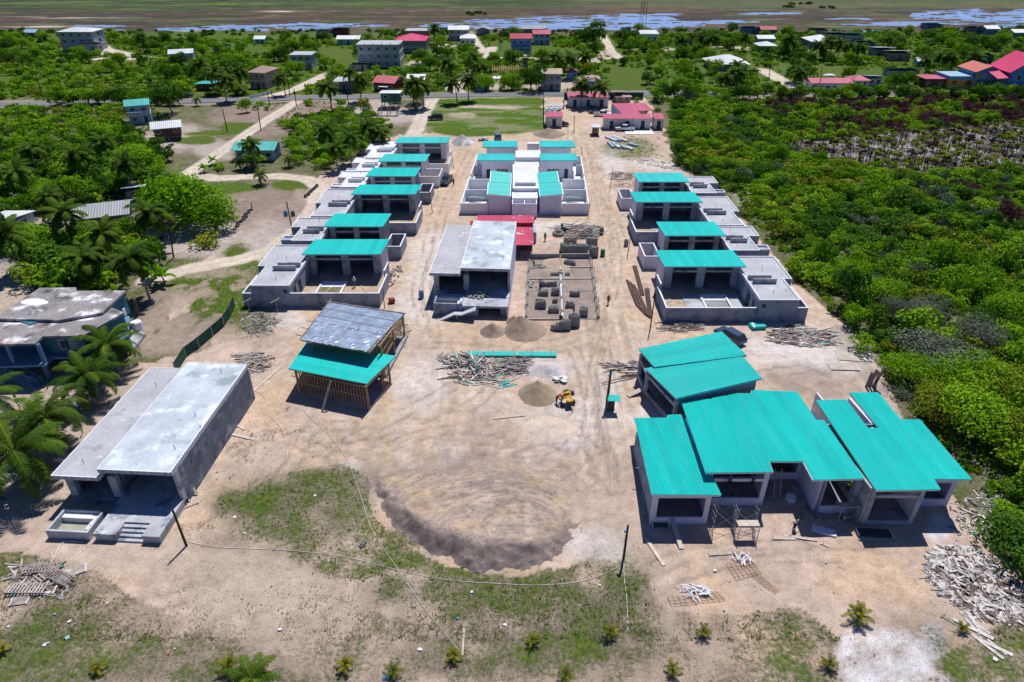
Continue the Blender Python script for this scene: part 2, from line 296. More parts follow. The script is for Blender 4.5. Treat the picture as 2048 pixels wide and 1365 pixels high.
# village roads
for p,hw in ROADS:
    d=pline(X,Y,p)+(n_mid-.5)*1.0; q=1-sstep(hw*.75,hw*1.15,d); lay(q,(.55,.47,.39)); gr*=1-q
    q=1-sstep(.15,.4,np.abs(d*0+pline(X,Y,p)-.0)); lay(q*.4,(.36,.33,.22))
for e in ((700,300-150,60,10),(1000,170,30,12),(1100,172,60,8),(1150,165,40,10),(950,155,30,10),(900,45*2,30,4),(1210,110,16,10),(1310,100,40,4),(1650,90,20,3),(1460,96,50,4),(190,105,30,6),(325,118,50,3),(1040,110,30,3),(830,128,20,5),(1620,185,40,8)):
    q=el(*e); lay(q*.85,(.45,.37,.29)); gr*=1-q*.9
d=pline(X,Y,ASPH); q=1-sstep(3.6,6.5,d+(n_mid-.5)*3); lay(q*.8,(.33,.27,.22)); gr*=1-q
Z=-RUT*.05+(n_big-.5)*.16+(n_mid-.5)*.07+(n_sm-.5)*.03
# marsh beyond the village
mf=sstep(395,425,Y+(n_st-.5)*40)
n_m1=fbm(X/40+11,Y/9+2,5);n_m2=fbm(X/90+31,Y/14+8,5)
lay(mf,(.085,.055,.045)); gr*=1-mf
lay(mf*sstep(.45,.62,n_m1)*.8,(.14,.085,.062)); lay(mf*sstep(.5,.6,n_m2)*.7,(.045,.04,.045)); lay(mf*sstep(.56,.66,fbm(X/30+70,Y/7+8,5))*.8,(.12,.15,.06))
gt=sstep(8,0,PY-10-(n_m2-.5)*26-6*np.sin(PX/420)) ; lft=sstep(720,300,PX)*sstep(34,14,PY-(n_m1-.5)*18)
gt=np.clip(gt+lft,0,1)*mf; n_f=fbm(X/9+3,Y/5+44,5); lay(gt,(.05,.085,.025)); lay(gt*sstep(.42,.6,n_m1),(.03,.055,.028)); lay(gt*sstep(.52,.64,n_m2)*.7,(.10,.155,.035)); lay(mf*sstep(.5,.62,n_f)*.55,(.045,.045,.03)); lay(mf*sstep(.58,.68,fbm(X/14+80,Y/3+4,5))*.4,(.19,.13,.10)); lay(mf*sstep(.52,.62,fbm(X/12+20,Y/4+64,5))*sstep(8,30,PY)*.6,(.05,.07,.025))
lay(np.clip(mf*sstep(900,1250,PX)*sstep(24,10,PY)-gt*.3,0,1)*.5,(.13,.14,.07))
for (a,b_,c_,d_) in ((140,36,90,2.2),(270,34,40,1.5),(90,55,70,2),(420,28,40,1.2),(560,24,40,1.4),(375,62,25,2)):
    lay(np.exp(-(((PX-a)/c_)**2+((PY-b_)/d_)**2)*1.2)*sstep(.4,.55,n_m1),(.55,.46,.42))
wm=np.zeros_like(Y)
for (a,b_,c_,d_,s_) in ((500,56,100,6,1.1),(380,58,70,4,.9),(600,53,70,7,1.0),(720,50,60,4,.8),(200,52,60,3,.7),(880,50,60,5,.7),(1010,48,90,10,1.2),(1130,46,110,12,1.3),(1250,44,90,14,1.25),(1340,50,60,9,1.1),(1330,30,40,4,.9),(1440,44,80,4,.8),(1540,27,60,2.5,.9),(1800,48,110,5,.95),(1950,33,120,14,1.0),(2060,38,90,18,1.1),(1700,38,60,3,.6),(2300,35,250,16,1.0),(60,70,50,3,.6),(1740,62,40,2,.5),(250,60,60,2,.5),(640,60,50,2,.6)):
    wm=np.maximum(wm,s_*np.exp(-(((PX-a)/c_)**2+((PY-b_)/d_)**2)))
n_w=fbm(X/11+3,Y/4+7,6)*.75+fbm(X/3,Y/2,3)*.25
Z=np.where(mf>0.5,.22-np.minimum(wm,1)*sstep(.40,.52,n_w+wm*.06)*1.15+(n_m1-.5)*.15,Z)
Z=np.where((Y>640-8),-.2*0+Z,Z)
def soil_material():
    m=bpy.data.materials.new('soil_and_grass'); m.use_nodes=True; t=m.node_tree; L=t.links; b=t.nodes['Principled BSDF']; b.inputs['Roughness'].default_value=.95; b.inputs['Specular IOR Level'].default_value=.1
    at=t.nodes.new('ShaderNodeAttribute'); at.attribute_name='soil'; ag=t.nodes.new('ShaderNodeAttribute'); ag.attribute_name='cover'
    tc=t.nodes.new('ShaderNodeTexCoord'); co=tc.outputs['Object']
    def noise(s,d=4,r=.6,vec=co):
        n=t.nodes.new('ShaderNodeTexNoise'); n.inputs['Scale'].default_value=s; n.inputs['Detail'].default_value=d; n.inputs['Roughness'].default_value=r; L.new(vec,n.inputs['Vector']); return n.outputs['Fac']
    def rng(x,a,c,lo=.3,hi=.7):
        r=t.nodes.new('ShaderNodeMapRange'); r.inputs[1].default_value=lo; r.inputs[2].default_value=hi; r.inputs[3].default_value=a; r.inputs[4].default_value=c; L.new(x,r.inputs[0]); return r.outputs[0]
    def mth(op,a,c):
        x=t.nodes.new('ShaderNodeMath'); x.operation=op
        for i,q in enumerate((a,c)):
            if isinstance(q,(int,float)):x.inputs[i].default_value=q
            else:L.new(q,x.inputs[i])
        return x.outputs[0]
    fine=noise(7.5,7,.75); med=noise(.7,6,.7); 
    f=mth('MULTIPLY',rng(fine,.62,1.3),rng(med,.72,1.2)); f=mth('MULTIPLY',f,rng(noise(.13,5,.65),.85,1.12)); f=mth('MULTIPLY',f,rng(noise(3.1,3,.6),1,.5,.6,.72)); f=mth('MULTIPLY',f,rng(noise(5.3,2,.5),1,1.35,.66,.74))
    f=mth('MULTIPLY',f,1.13); v=t.nodes.new('ShaderNodeVectorMath'); v.operation='SCALE'; L.new(at.outputs['Color'],v.inputs[0]); L.new(f,v.inputs['Scale'])
    # grass clumps: noise against cover
    gn=mth('ADD',mth('MULTIPLY',noise(2.6,7,.8),.62),mth('MULTIPLY',noise(.4,5,.65),.38)); gn=mth('MULTIPLY',mth('SUBTRACT',gn,.5),2.6)
    k=rng(mth('ADD',gn,ag.outputs['Fac']),0,.94,.42,.72)
    cr=t.nodes.new('ShaderNodeValToRGB'); e=cr.color_ramp.elements; e[0].position=.3; e[0].color=(.016,.034,.003,1); e[1].position=.68; e[1].color=(.22,.235,.04,1); z=e.new(.5); z.color=(.060,.115,.008,1); L.new(noise(1.9,7,.8),cr.inputs[0])
    mx=t.nodes.new('ShaderNodeMix'); mx.data_type='RGBA'; L.new(k,mx.inputs[0]); L.new(v.outputs[0],mx.inputs[6]); L.new(cr.outputs[0],mx.inputs[7]); L.new(mx.outputs[2],b.inputs['Base Color'])
    bp=t.nodes.new('ShaderNodeBump'); bp.inputs['Strength'].default_value=.9; bp.inputs['Distance'].default_value=.12; L.new(mth('ADD',fine,mth('MULTIPLY',k,.5)),bp.inputs['Height']); L.new(bp.outputs[0],b.inputs['Normal'])
    return m
soil=soil_material()
def grid_mesh(name,X,Y,Z,mat,attrs=None):
    nr,nc=X.shape; V=np.stack([X,Y,Z],-1).reshape(-1,3).astype(np.float32)
    i=np.arange(nr*nc).reshape(nr,nc); Q=np.stack([i[:-1,:-1],i[:-1,1:],i[1:,1:],i[1:,:-1]],-1).reshape(-1,4)
    me=bpy.data.meshes.new(name); me.vertices.add(len(V)); me.vertices.foreach_set('co',V.ravel())
    me.loops.add(Q.size); me.loops.foreach_set('vertex_index',Q.ravel().astype(np.int32)); me.polygons.add(len(Q)); me.polygons.foreach_set('loop_start',(np.arange(len(Q))*4).astype(np.int32))
    me.update(calc_edges=True); me.validate(); me.shade_smooth()
    if attrs:
        for k,a in attrs.items():
            if a.ndim==3:
                at=me.color_attributes.new(k,'FLOAT_COLOR','POINT'); at.data.foreach_set('color',np.concatenate([a.reshape(-1,3),np.ones((nr*nc,1))],1).astype(np.float32).ravel())
            else:
                at=me.attributes.new(k,'FLOAT','POINT'); at.data.foreach_set('value',a.ravel().astype(np.float32))
    me.materials.append(mat); o=bpy.data.objects.new(name,me); C.objects.link(o); return o
# big far and behind-camera skirt, part of the same ground sheet
Z[-1,:]=-.9;Z[0,:]=-.5;Z[:,0]=-.5;Z[:,-1]=-.5
gnd=grid_mesh('ground',X,Y,Z,soil,{'soil':np.clip(col,0,1),'cover':np.clip(gr,0,1)}); tag(gnd,'sandy ground with scrub grass and marsh beyond',kind='structure')
mb=MB(); mb.add([(-5000,-1500,-1.1),(5000,-1500,-1.1),(5000,7000,-1.1),(-5000,7000,-1.1)],[(0,1,2,3)])
o=mb.build('terrain',mk('far_scrub',(.07,.10,.035),.95,(.02,.4),(.2,.3))); tag(o,'distant flat scrubland',kind='structure')
mb=MB(); mb.add([(-620,398,-.12),(620,398,-.12),(620,650,-.12),(-620,650,-.12)],[(0,1,2,3)])
o=mb.build('water',mk('lagoon_water',(.22,.31,.52),.3,(.03,.15),(.3,.1),.3,1.5,spec=.5)); tag(o,'shallow pale lagoon water in the marsh',kind='structure')
# asphalt road sheet
def strip(name,pts,hw,z,mat):
    mb=MB(); 
    q=[]
    for i,p in enumerate(pts):
        a=pts[max(i-1,0)];b=pts[min(i+1,len(pts)-1)];d=math.hypot(b[0]-a[0],b[1]-a[1]);nx,ny=-(b[1]-a[1])/d*hw,(b[0]-a[0])/d*hw
        q+=[(p[0]-nx,p[1]-ny,z),(p[0]+nx,p[1]+ny,z)]
    mb.add(q,[(2*i,2*i+2,2*i+3,2*i+1) for i in range(len(pts)-1)]); return mb.build(name,mat)
tag(strip('road',ASPH,3.1,.14,mk('asphalt',(.17,.17,.18),.9,(.1,.12),(2,.1))),'grey asphalt road crossing behind the site',kind='structure')
# ------- heaps --------
EXC=[]      # exclusion circles (x,y,r) for vegetation
def heap(name,label,cx,cy,rx,ry,h,colr,cat='sand heap',rough=.12,pk=(0,0),sharp=1.2,seed=0,col2=None,group=None):
    c=G(cx,cy); z=DEP(cx,cy)/F; RX=rx*z; RY=ry*z/ (SP+((cy-682.5)/F)*CP) ; RY=min(RY,RX*1.3) if ry*2<rx else RY
    n=44; a,b=np.meshgrid(np.linspace(-1.15,1.15,n),np.linspace(-1.15,1.15,n)); xx=c[0]+a*RX; yy=c[1]+b*RY
    nz=fbm(xx/1.2+seed*5.1,yy/1.2+seed*3.3,4)-.5
    r=np.hypot(a-pk[0]*np.clip(1-np.hypot(a,b),0,1),b-pk[1]*np.clip(1-np.hypot(a,b),0,1))+nz*.35
    h*=1.35; zz=h*np.clip(1-r,0,1)**sharp+nz*rough*h*(r<1)-.12*(r>1)-.02+ .0
    m=mk('heap_'+name+str(seed),colr,.95,(.6,.15),(4,.15),.5,9,stain=(col2,.5,.52) if col2 else None)
    o=grid_mesh(name,xx-c[0],yy-c[1],zz,m); o.location=(c[0],c[1],0); return tag(o,label,cat,group)
# large spread mound in front
fb=np.array([(748,975),(755,1015),(785,1062),(850,1108),(950,1142),(1050,1148),(1120,1118),(1142,1088)],float)
fw=np.array([G(x,y)[:2] for x,y in fb]); xs=np.linspace(fw[:,0].min()-.8,fw[:,0].max()+1.2,150); ys=np.linspace(43,64,170)
xx,yy=np.meshgrid(xs,ys); o_=np.argsort(fw[:,0]); yf=np.interp(xx,fw[o_,0],fw[o_,1]); 
tt=(xx-fw[:,0].min())/(fw[:,0].max()-fw[:,0].min()); Hh=(1.2+.9*fbm(xx/3+9,yy/9,3))*np.clip(np.sin(np.clip(tt,0,1)*pi)+.25,0,1)*sstep(-.05,.08,tt)*sstep(1.05,.9,tt)
d=yy-yf+(fbm(xx/1.5,yy/1.5)-.5)*1.3+(fbm(xx/4+3,yy/4)-.5)*2; back=58.5+(fbm(xx/5,yy/5)-.5)*4
crest=1-sstep(2.0,7.5,d)*.7; ends=1-sstep(back-5,back,yy)
cur=np.hypot(xx+2,(yy-44)); trk=np.sin(cur*5+fbm(xx/2,yy/2)*16)*.022*sstep(3,5,d)
GRV=np.zeros_like(xx); gr_=random.Random(3)
for q in range(26):
    cx_,cy_=gr_.uniform(-7,6),gr_.uniform(40,50); R_=gr_.uniform(5,17); dd=np.abs(np.hypot(xx-cx_,(yy-cy_)*1.1)-R_); msk=sstep(.4,.6,fbm(xx/4+q*7,yy/4+q,3)); GRV=np.maximum(GRV,np.exp(-(dd/.13)**2)*msk); GRV=np.maximum(GRV,np.exp(-((dd-1.5)/.13)**2)*msk)
GRV*=(d>2.6); trk-=GRV*.09
trk+=(.5-np.abs(fbm(cur*1.3,np.arctan2(yy-44,xx+2)*5,4)-.5)*2)*.16*sstep(3,5,d)
zz=Hh*sstep(0,3.0,d)*crest*ends+trk*ends+(fbm(xx/.7,yy/.7,4)-.5)*(.40*(d<3.2)+.07)*ends*(d>0)-.12*(1-np.clip(ends*sstep(-.2,.4,d)*3,0,1))-.02
cc=np.zeros(xx.shape+(3,)); cc[:]=(.44,.34,.275); nn=fbm(xx/1.6+5,yy/1.6,4); k=(GRV*.55)[...,None]; cc=cc*(1-k)+np.array((.24,.185,.16))*k
k=((1-sstep(1.8,4.2,d+(nn-.5)*3.2))*.9)[...,None]; cc=cc*(1-k)+np.array((.225,.18,.165))*k  # front face darkened: its shade is painted into the soil colour
k=(sstep(.48,.58,fbm(cur*1.1+3+fbm(xx/3,yy/3)*2,np.arctan2(yy-44,xx+2)*4+2,5))*.6*(d>3))[...,None]; cc=cc*(1-k)+np.array((.25,.20,.18))*k
k=(sstep(.56,.66,fbm(xx/2.5+9,yy/2.5+4,4))*.35*(d>3))[...,None]; cc=cc*(1-k)+np.array((.46,.32,.17))*k
mo=grid_mesh('dirt_mound',xx,yy,zz,soil,{'soil':cc,'cover':np.zeros_like(xx)}); tag(mo,'broad spread mound of grey brown fill dirt with curved tyre tracks','dirt mound')
# ---------------- row houses ----------------
def rebar_stubs(mb,pts,h=.7):
    for x,y,z in pts: mb.tube([(x,y,z),(x+.05,y,z+h)],.035,5)
def house(kind,X0,Y0,m,sh,label,wall,sidew,flr,full=True,roofm=None,yardx=None,grp='row houses with teal roofs'):
    """kind A: long roof and walled yard with pool; kind B: short yard. u grows towards the road (m=+1 left row, -1 right row)"""
    r=root('row_house',label,'house',(X0,Y0,0),grp)
    T=lambda u,v,z:(m*u+sh*v*m,v,z)
    def B(*a,name='wall',mat=wall,more=()):
        mb=MB(T); mb.box(*a)
        for q in more: mb.box(*q)
        o=mb.build(name,mat,r,True); return o
    cap=M['coping']
    if kind=='A':
        W_=21.4
        # boundary walls (butted) with pale coping
        mb=MB(T); mb.box(0,1.55,0,.18,0,2.4); mb.box(7.55,W_,0,.18,0,2.4); mb.box(0,.18,.18,7.0,0,2.4); mb.box(W_-.18,W_,.18,6.9,0,2.4); mb.box(W_-.45,W_-.27,6.2,9.6,0,3.3); mb.build('boundary_wall',wall if sidew is wall else wall,r,True)
        mb=MB(T); mb.box(-.03,1.58,-.03,.21,2.403,2.46); mb.box(7.52,W_+.03,-.03,.21,2.403,2.46); mb.box(-.03,.21,.21,7.0,2.403,2.46); mb.box(W_-.21,W_+.03,.21,6.9,2.403,2.46); mb.box(W_-.48,W_-.24,6.2,9.6,3.303,3.36); mb.build('wall_coping',cap,r,True)
        bl=(1.6,7.5,0,7.0); bw=(.25,7.5,7.0,15.5); hb=3.85; ru0,ru1,rv0,rv1=6.95,20.0,9.3,16.9; pv=10.9; up=(3.2,6.9,5.6,6.9)
    else:
        W_=21.6 if m<0 else 21.2
        bl=(2.0,7.0,0,6.3); bw=(0,7.0,6.3,10.8); hb=3.75; ru0,ru1,rv0,rv1=6.85,17.6,3.7,11.6; pv=5.2; up=(3.0,6.0,3.6,4.8)
        yx=yardx or (W_-2.7)
        mb=MB(T); mb.box(yx,W_,0.3,.48,0,2.4); mb.box(W_-.18,W_,.48,6.1,0,2.4); mb.box(yx,yx+.18,.48,6.1,0,2.4); mb.box(yx+.18,W_-.18,5.92,6.1,0,2.4); mb.build('yard_wall',sidew,r,True)
        mb=MB(T); mb.box(yx-.03,W_+.03,.27,.51,2.403,2.46); mb.box(W_-.21,W_+.03,.51,5.89,2.403,2.46); mb.box(yx-.03,yx+.21,.51,5.89,2.403,2.46); mb.box(yx-.03,W_+.03,5.89,6.13,2.403,2.46); mb.build('wall_coping',cap,r,True)
        mb=MB(T); mb.box(.05,2,.4,2.2,0,hb-.3); mb.build('service_annex',wall,r,True)
        mb=MB(T); mb.box(0,2,.35,.55,hb-.297,hb); mb.box(0,.2,.55,2.05,hb-.297,hb); mb.box(0,2,2.05,2.25,hb-.297,hb); mb.build('annex_parapet',cap,r,True)
    u0,u1,v0,v1=bl; a0,a1,b0,b1=bw
    # service block: walls with openings to the yard
    op=[(v0+1.6,v0+3.0),(v0+3.9,v0+5.6)]
    mb=MB(T); mb.box(u0,u1,v0,v0+.2,0,hb-.3); mb.box(u0,u0+.2,v0+.2,v1,0,hb-.3); mb.box(a0,u0+.2,b0,b0+.2,0,hb-.3); mb.box(a0,a0+.2,b0+.2,b1,0,hb-.3); mb.box(a0+.2,a1,b1-.2,b1,0,hb-.3)
    y=v0+.2
    for q0,q1 in op: mb.box(u1-.2,u1,y,q0,0,hb-.3); mb.box(u1-.2,u1,q0,q1,2.5,hb-.3); y=q1
    mb.box(u1-.2,u1,y,b1-.2,0,hb-.3); w1=mb.build('service_block',wall,r,True)
    mb=MB(T)
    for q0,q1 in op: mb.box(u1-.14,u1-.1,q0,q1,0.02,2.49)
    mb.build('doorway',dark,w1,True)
    if kind=='A':
        mb=MB(T); mb.box(u1-1.0,u1-.35,v0-.004,v0+.05,2.45,3.1); mb.build('window',dark,w1,True)
    mb=MB(T); mb.box(u0+.02,u1-.02,v0+.02,v1-.0,hb-.297,hb-.17); mb.box(a0+.02,a1-.02,v1,b1-.02,hb-.297,hb-.17); ro=mb.build('flat_roof',screed if wall is not white else whroof,r,True)
    mb=MB(T); e=.16
    mb.box(u0-.04,u1+.04,v0-.04,v0+e,hb-.166,hb); mb.box(u0-.04,u0+e,v0+e,b0,hb-.166,hb+.001); mb.box(a0-.04,u0+e,b0,b0+e,hb-.166,hb); mb.box(a0-.04,a0+e,b0+e,b1-e,hb-.166,hb); mb.box(a0-.04,a1,b1-e,b1+.04,hb-.166,hb); mb.box(u1-e+.04,u1+.1,v0+e,rv0+1.1,hb-.45,hb+.02)
    mb.build('parapet',cap,ro,True)
    for k in (0,1):
        mb=MB(T); du=.35*k*(-1 if 1 else 1); mb.box(up[0]+du*0-.0+.4*k,up[1]+.4*k,up[2]+1.3*k,up[2]+.22+1.3*k,hb-.166,hb+.62); mb.build('upstand_wall',conc if wall is not white else wall,ro,True)
    for q in [(u0+3.2,v0+2.2,hb-.17),(u0+2.4,b0+3,hb-.17)]: mb=MB(T); rebar_stubs(mb,[q]); mb.build('rebar_stub',rust,ro,True)
    # pavilion
    x0,x1=ru0+.55,ru1-.45; ze=4.35
    mb=MB(T); mb.box(x0-.1,x1+.1,pv-.7,rv1-.5,0,.28); mb.build('floor_slab',concd,r,True)
    mb=MB(T)
    def zr(v): return 4.84-(v-rv0)/(rv1-rv0)*.6-.16
    def wedge(ua,ub,va,vb,z0): mb.hexa([(ua,va,z0),(ub,va,z0),(ub,vb,z0),(ua,vb,z0)] if True else 0,[(ua,va,zr(va)),(ub,va,zr(va)),(ub,vb,zr(vb)),(ua,vb,zr(vb))])
    wedge(x0,x0+.2,pv+.65,rv1-.7,.281); wedge(x0+.0,x1,rv1-.7,rv1-.5,.281); mb.build('rear_wall',wall,r,True)
    mb=MB(T); wedge(x1-.2,x1,pv+.65,rv1-.7,.281); mb.build('side_wall',sidew,r,True)
    cols=[(x0,x0+.95),((x0+x1)/2-.65,(x0+x1)/2+.65) if kind=='A' else ((x0+x1)/2-.5,(x0+x1)/2+.5),(x1-1.35,x1)]
    if kind=='B': cols[2]=(x1-.7,x1)
    for ca,cb in cols:
        mb=MB(T); wedge(ca,cb,pv,pv+.6,.282); mb.build('column',conc if (wall is not white) else wall,r,True)
    for (ca,cb) in ((cols[0][1],cols[1][0]),(cols[1][1],cols[2][0])):
        mb=MB(T); mb.box(ca,cb,pv+.1,pv+.4,3.02,3.32); mb.build('lintel_beam',conc if (wall is not white) else wall,r,True)
    mb=MB(T); mb.hexa([(ru0,rv0,4.67),(ru1,rv0,4.67),(ru1,rv1,4.07),(ru0,rv1,4.07)],[(ru0,rv0,4.84),(ru1,rv0,4.84),(ru1,rv1,4.24),(ru0,rv1,4.24)]); fa=mb.build('roof_slab',fasc,r,True)
    mb=MB(T); z=.006
    mb.hexa([(ru0-.05,rv0-.06,4.845+z),(ru1+.05,rv0-.06,4.845+z),(ru1+.05,rv1+.05,4.24+z),(ru0-.05,rv1+.05,4.24+z)],[(ru0-.05,rv0-.06,4.90),(ru1+.05,rv0-.06,4.90),(ru1+.05,rv1+.05,4.30),(ru0-.05,rv1+.05,4.30)]); mb.build('roof_sheet',roofm or teal,fa,True)
    if kind=='A' and full:
        mb=MB(T); mb.box(7.5,W_-.5,.2,pv-.72,-.05,.1); mb.build('yard_floor',flr,r,True)
        p0,p1,q0,q1=10.2,13.9,3.2,8.0
        if m<0: mb=MB(T); mb.box(7.6,p0-.31,.3,8.6,.101,.2); mb.build('terrace_slab',conc,r,True); mb=MB(T); mb.box(p1+.31,17.0,.3,8.6,.101,.2); mb.build('terrace_slab',conc,r,True); mb=MB(T); mb.box(p0-.3,p1+.3,.3,q0-.31,.101,.2); mb.build('terrace_slab',conc,r,True)
        mb=MB(T); mb.box(p0-.05,p1+.05,q0-.3,q0,.101,.42); mb.box(p0-.3,p0,q0-.3,q1+.3,.101,.42); mb.box(p1,p1+.3,q0-.3,q1+.3,.101,.42); mb.box(p0,p1,q1,q1+.3,.101,.42); po=mb.build('pool',cap,r,True)
        mb=MB(T); mb.box(p0,p1,q1-.8,q1,.101,.32); mb.box(p0,p1,q1-1.5,q1-.8,.101,.22); mb.build('pool_steps',cap,po,True)
        mb=MB(T); mb.box(p0,p1,q0,q1-1.5,.102,.13); mb.build('pool_water' if wall is blockw and m>0 else 'pool_bottom',mk('stagnant_pool_water',(.20,.19,.09),.2,spec=.6) if m>0 else concd,po,True)
    EXC.append((X0+m*11,Y0+8,12.5)); EXC.append((X0+m*3,Y0+6,8))
    return r
mk('coping',(.68,.69,.73),.9,(.5,.08),(4,.06))
sandm=mk('yard_sand',(.43,.33,.24),.95,(.5,.15),(4,.12),.4,8,stain=((.30,.23,.18),.6,.58))
LB='first house of the left row nearest the camera, grey walls, pool of green water in its yard'
houseL=[house('A',-42.2,94.7,1,.04,'nearest house of the left row, grey walls, small murky pool in its yard',blockw,plaster,sandm),
 house('B',-41.15,112.4,1,.04,'second nearest house of the left row, with small grey walled side yard',blockw,blockw,sandm),
 house('A',-39.9,123.9,1,.04,'third nearest house of the left row, teal roof over two dark bays',blockw,blockw,sandm),
 house('B',-38.75,140.9,1,.04,'fourth nearest house of the left row, white clerestory wall, small dark grey yard box',white,blockw,sandm),
 house('B',-37.75,151.6,1,.04,'fifth nearest house of the left row, white walled yard beside the dark pickup',white,white,sandm,yardx=16.2,roofm=tealL),
 house('A',-36.6,161.4,1,.04,'farthest house of the left row, white walls, by the rubble heap',white,white,sandm,roofm=tealL)]
houseR=[house('A',44.6,90.0,-1,.012,'nearest house of the right row, grey block walls and sunken concrete pool',blockw,plaster,sandm),
 house('B',44.6,108.2,-1,.012,'second nearest house of the right row, teal roof, lilac walled side yard box',blockw,plaster,sandm),
 house('A',44.6,119.4,-1,.012,'third nearest house of the right row, lilac road wall, two dark bays',blockw,plaster,sandm),
 house('B',44.6,137.2,-1,.012,'farthest house of the right row, pale teal roof, near the timber heaps',blockw,plaster,sandm,roofm=tealL)]
# ---------------- centre duplex ----------------
def PR(mb,pts,z0,z1,zt=None):     # prism whose top outline is given in photo pixels
    mb.prism([G(x,y,zt if zt is not None else (z1 if not isinstance(z1,(list,tuple)) else z1[i]))[:2] for i,(x,y) in enumerate(pts)],z0,z1)
def part(name,mat,parent,fn,local=False):
    mb=MB(); fn(mb); return mb.build(name,mat,parent,local)
cc_=root('duplex_block','white central duplex with walled yards and paired teal roofs','house',(2.6,135,0))
def wl(mb,a,b,t,z0,z1):
    dx,dy=b[0]-a[0],b[1]-a[1];d=math.hypot(dx,dy);nx,ny=-dy/d*t/2,dx/d*t/2
    mb.prism([(a[0]-nx,a[1]-ny),(b[0]-nx,b[1]-ny),(b[0]+nx,b[1]+ny),(a[0]+nx,a[1]+ny)],z0,z1)
def LX(y): return -10.7+(y-134.8)*.062
def RX_(y): return 15.85+(y-134.8)*.035
for a,b in (((-10.7,134.8),(-5.0,134.8)),((10.3,134.7),(15.85,134.7)),((-10.6,134.95),(LX(152),152)),((LX(154),154),(LX(168),168)),((15.8,134.85),(RX_(152),152)),((RX_(154),154),(RX_(168),168)),((LX(143.2)+.12,143.2),(-4.6,143.2)),((11.0,143.2),(RX_(143.2)-.12,143.2)),((LX(150.2)+.12,150.2),(-4.4,150.2)),((11.4,150.2),(RX_(150.2)-.12,150.2)),((LX(168),168.1),(-7,168.1)),((15,168.1),(RX_(168),168.1)),((LX(160)+.12,160.5),(-7.2,160.5)),((15.3,160.5),(RX_(160)-.12,160.5))): mb=MB(); wl(mb,a,b,.22,0,2.4); mb.build('yard_wall',white,cc_)

for a,b in ((-10.2,-5),(10.4,15.6)): mb=MB(); mb.box(a,b,135,137.4,0,.9); mb.build('yard_bench_slab',M['coping'],cc_)
mb=MB(); mb.prism([(-10.5,135),(16,135),(RX_(168)-.2,168),(LX(168)+.2,168)],-.1,.06); mb.build('yard_floor',M['coping'],cc_)
# wings
def wing(x0,x1,y0,y1,za,zb,name='wing_wall'): # za height at outer, zb at inner
    mb=MB(); mb.prism([(x0,y0),(x1,y0),(x1,y1),(x0,y1)],0,[za,zb,zb,za]); return mb.build(name,plaster if y0<140 else white,cc_)
for s in (-1,1):
    cx=2.7
    def px(u): return cx+s*u
    for k,(y0,y1,uo,ui) in enumerate(((134.75,142.1,7.55,3.0),(142.4,149.8,7.2,2.9))):
        zo,zi=4.35,3.95
        mb=MB(); mb.prism([(px(ui),y0),(px(uo),y0),(px(uo),y1),(px(ui),y1)],0,[zi-.1,zo-.1,zo-.1,zi-.1]); mb.build('wing',plaster if k==0 else white,cc_)
        mb=MB(); p=[(px(ui-.1),y0-.2),(px(uo+.3),y0-.2),(px(uo+.3),y1+.1),(px(ui-.1),y1+.1)]; zz=[zi,zo+.03,zo+.03,zi]
        mb.slab([(a,b,c-.004) for (a,b),c in zip(p,zz)],.16); rf=mb.build('roof_slab',white,cc_)
        mb=MB(); p=[(px(ui+.02),y0-.1),(px(uo+.12),y0-.1),(px(uo+.12),y1),(px(ui+.02),y1)]
        mb.slab([(a,b,c+.06) for (a,b),c in zip(p,zz)],.055); mb.build('roof_sheet',ribbed('teal_sheet_cross',TEAL,pi/2,.34),rf)
    for k,(y0,ya,uo,ui) in enumerate(((156.9,163.6,12.6 if s>0 else 10.8,4.0 if s>0 else 2.05),(167.9,174.9,12.9 if s>0 else 10.0,4.4 if s>0 else 1.3))):
        mb=MB(); mb.prism([(px(ui),y0+.9),(px(uo-1.0),y0+.9),(px(uo-1.0),ya),(px(ui),ya)],0,[4.25,4.25,3.85,3.85]); wg=mb.build('wing',white,cc_)
        mb=MB(); mb.box(px(uo-3.0),px(uo-2.1),y0+.85,y0+.9-.003,.1,2.3); mb.build('door',dark,wg)
        mb=MB(); mb.box(px(ui+1.6),px(ui+4.3),y0+.85,y0+.9-.003,.9 if s<0 else .3,2.3); wn=mb.build('window',glass,wg)
        mb=MB(); 
        for j in range(4): xx_=px(ui+1.6+j*.9); mb.box(xx_-.03,xx_+.03,y0+.82,y0+.847,.9 if s<0 else .3,2.3)
        mb.build('window_bar',M['coping'],wn)
        mb=MB(); mb.slab([(px(ui),y0,4.6),(px(uo),y0,4.6),(px(uo),ya+.3,4.1),(px(ui),ya+.3,4.1)],.2); rf=mb.build('roof_slab',fasc,cc_)
        mb=MB(); mb.slab([(px(ui-.05),y0-.05,4.665),(px(uo+.05),y0-.05,4.665),(px(uo+.05),ya+.35,4.16),(px(ui-.05),ya+.35,4.16)],.06); mb.build('roof_sheet',tealL,rf)
mb=MB(); mb.box(3.9,6.9,174,175,0,3.8); mb.build('rear_wall',white,cc_)
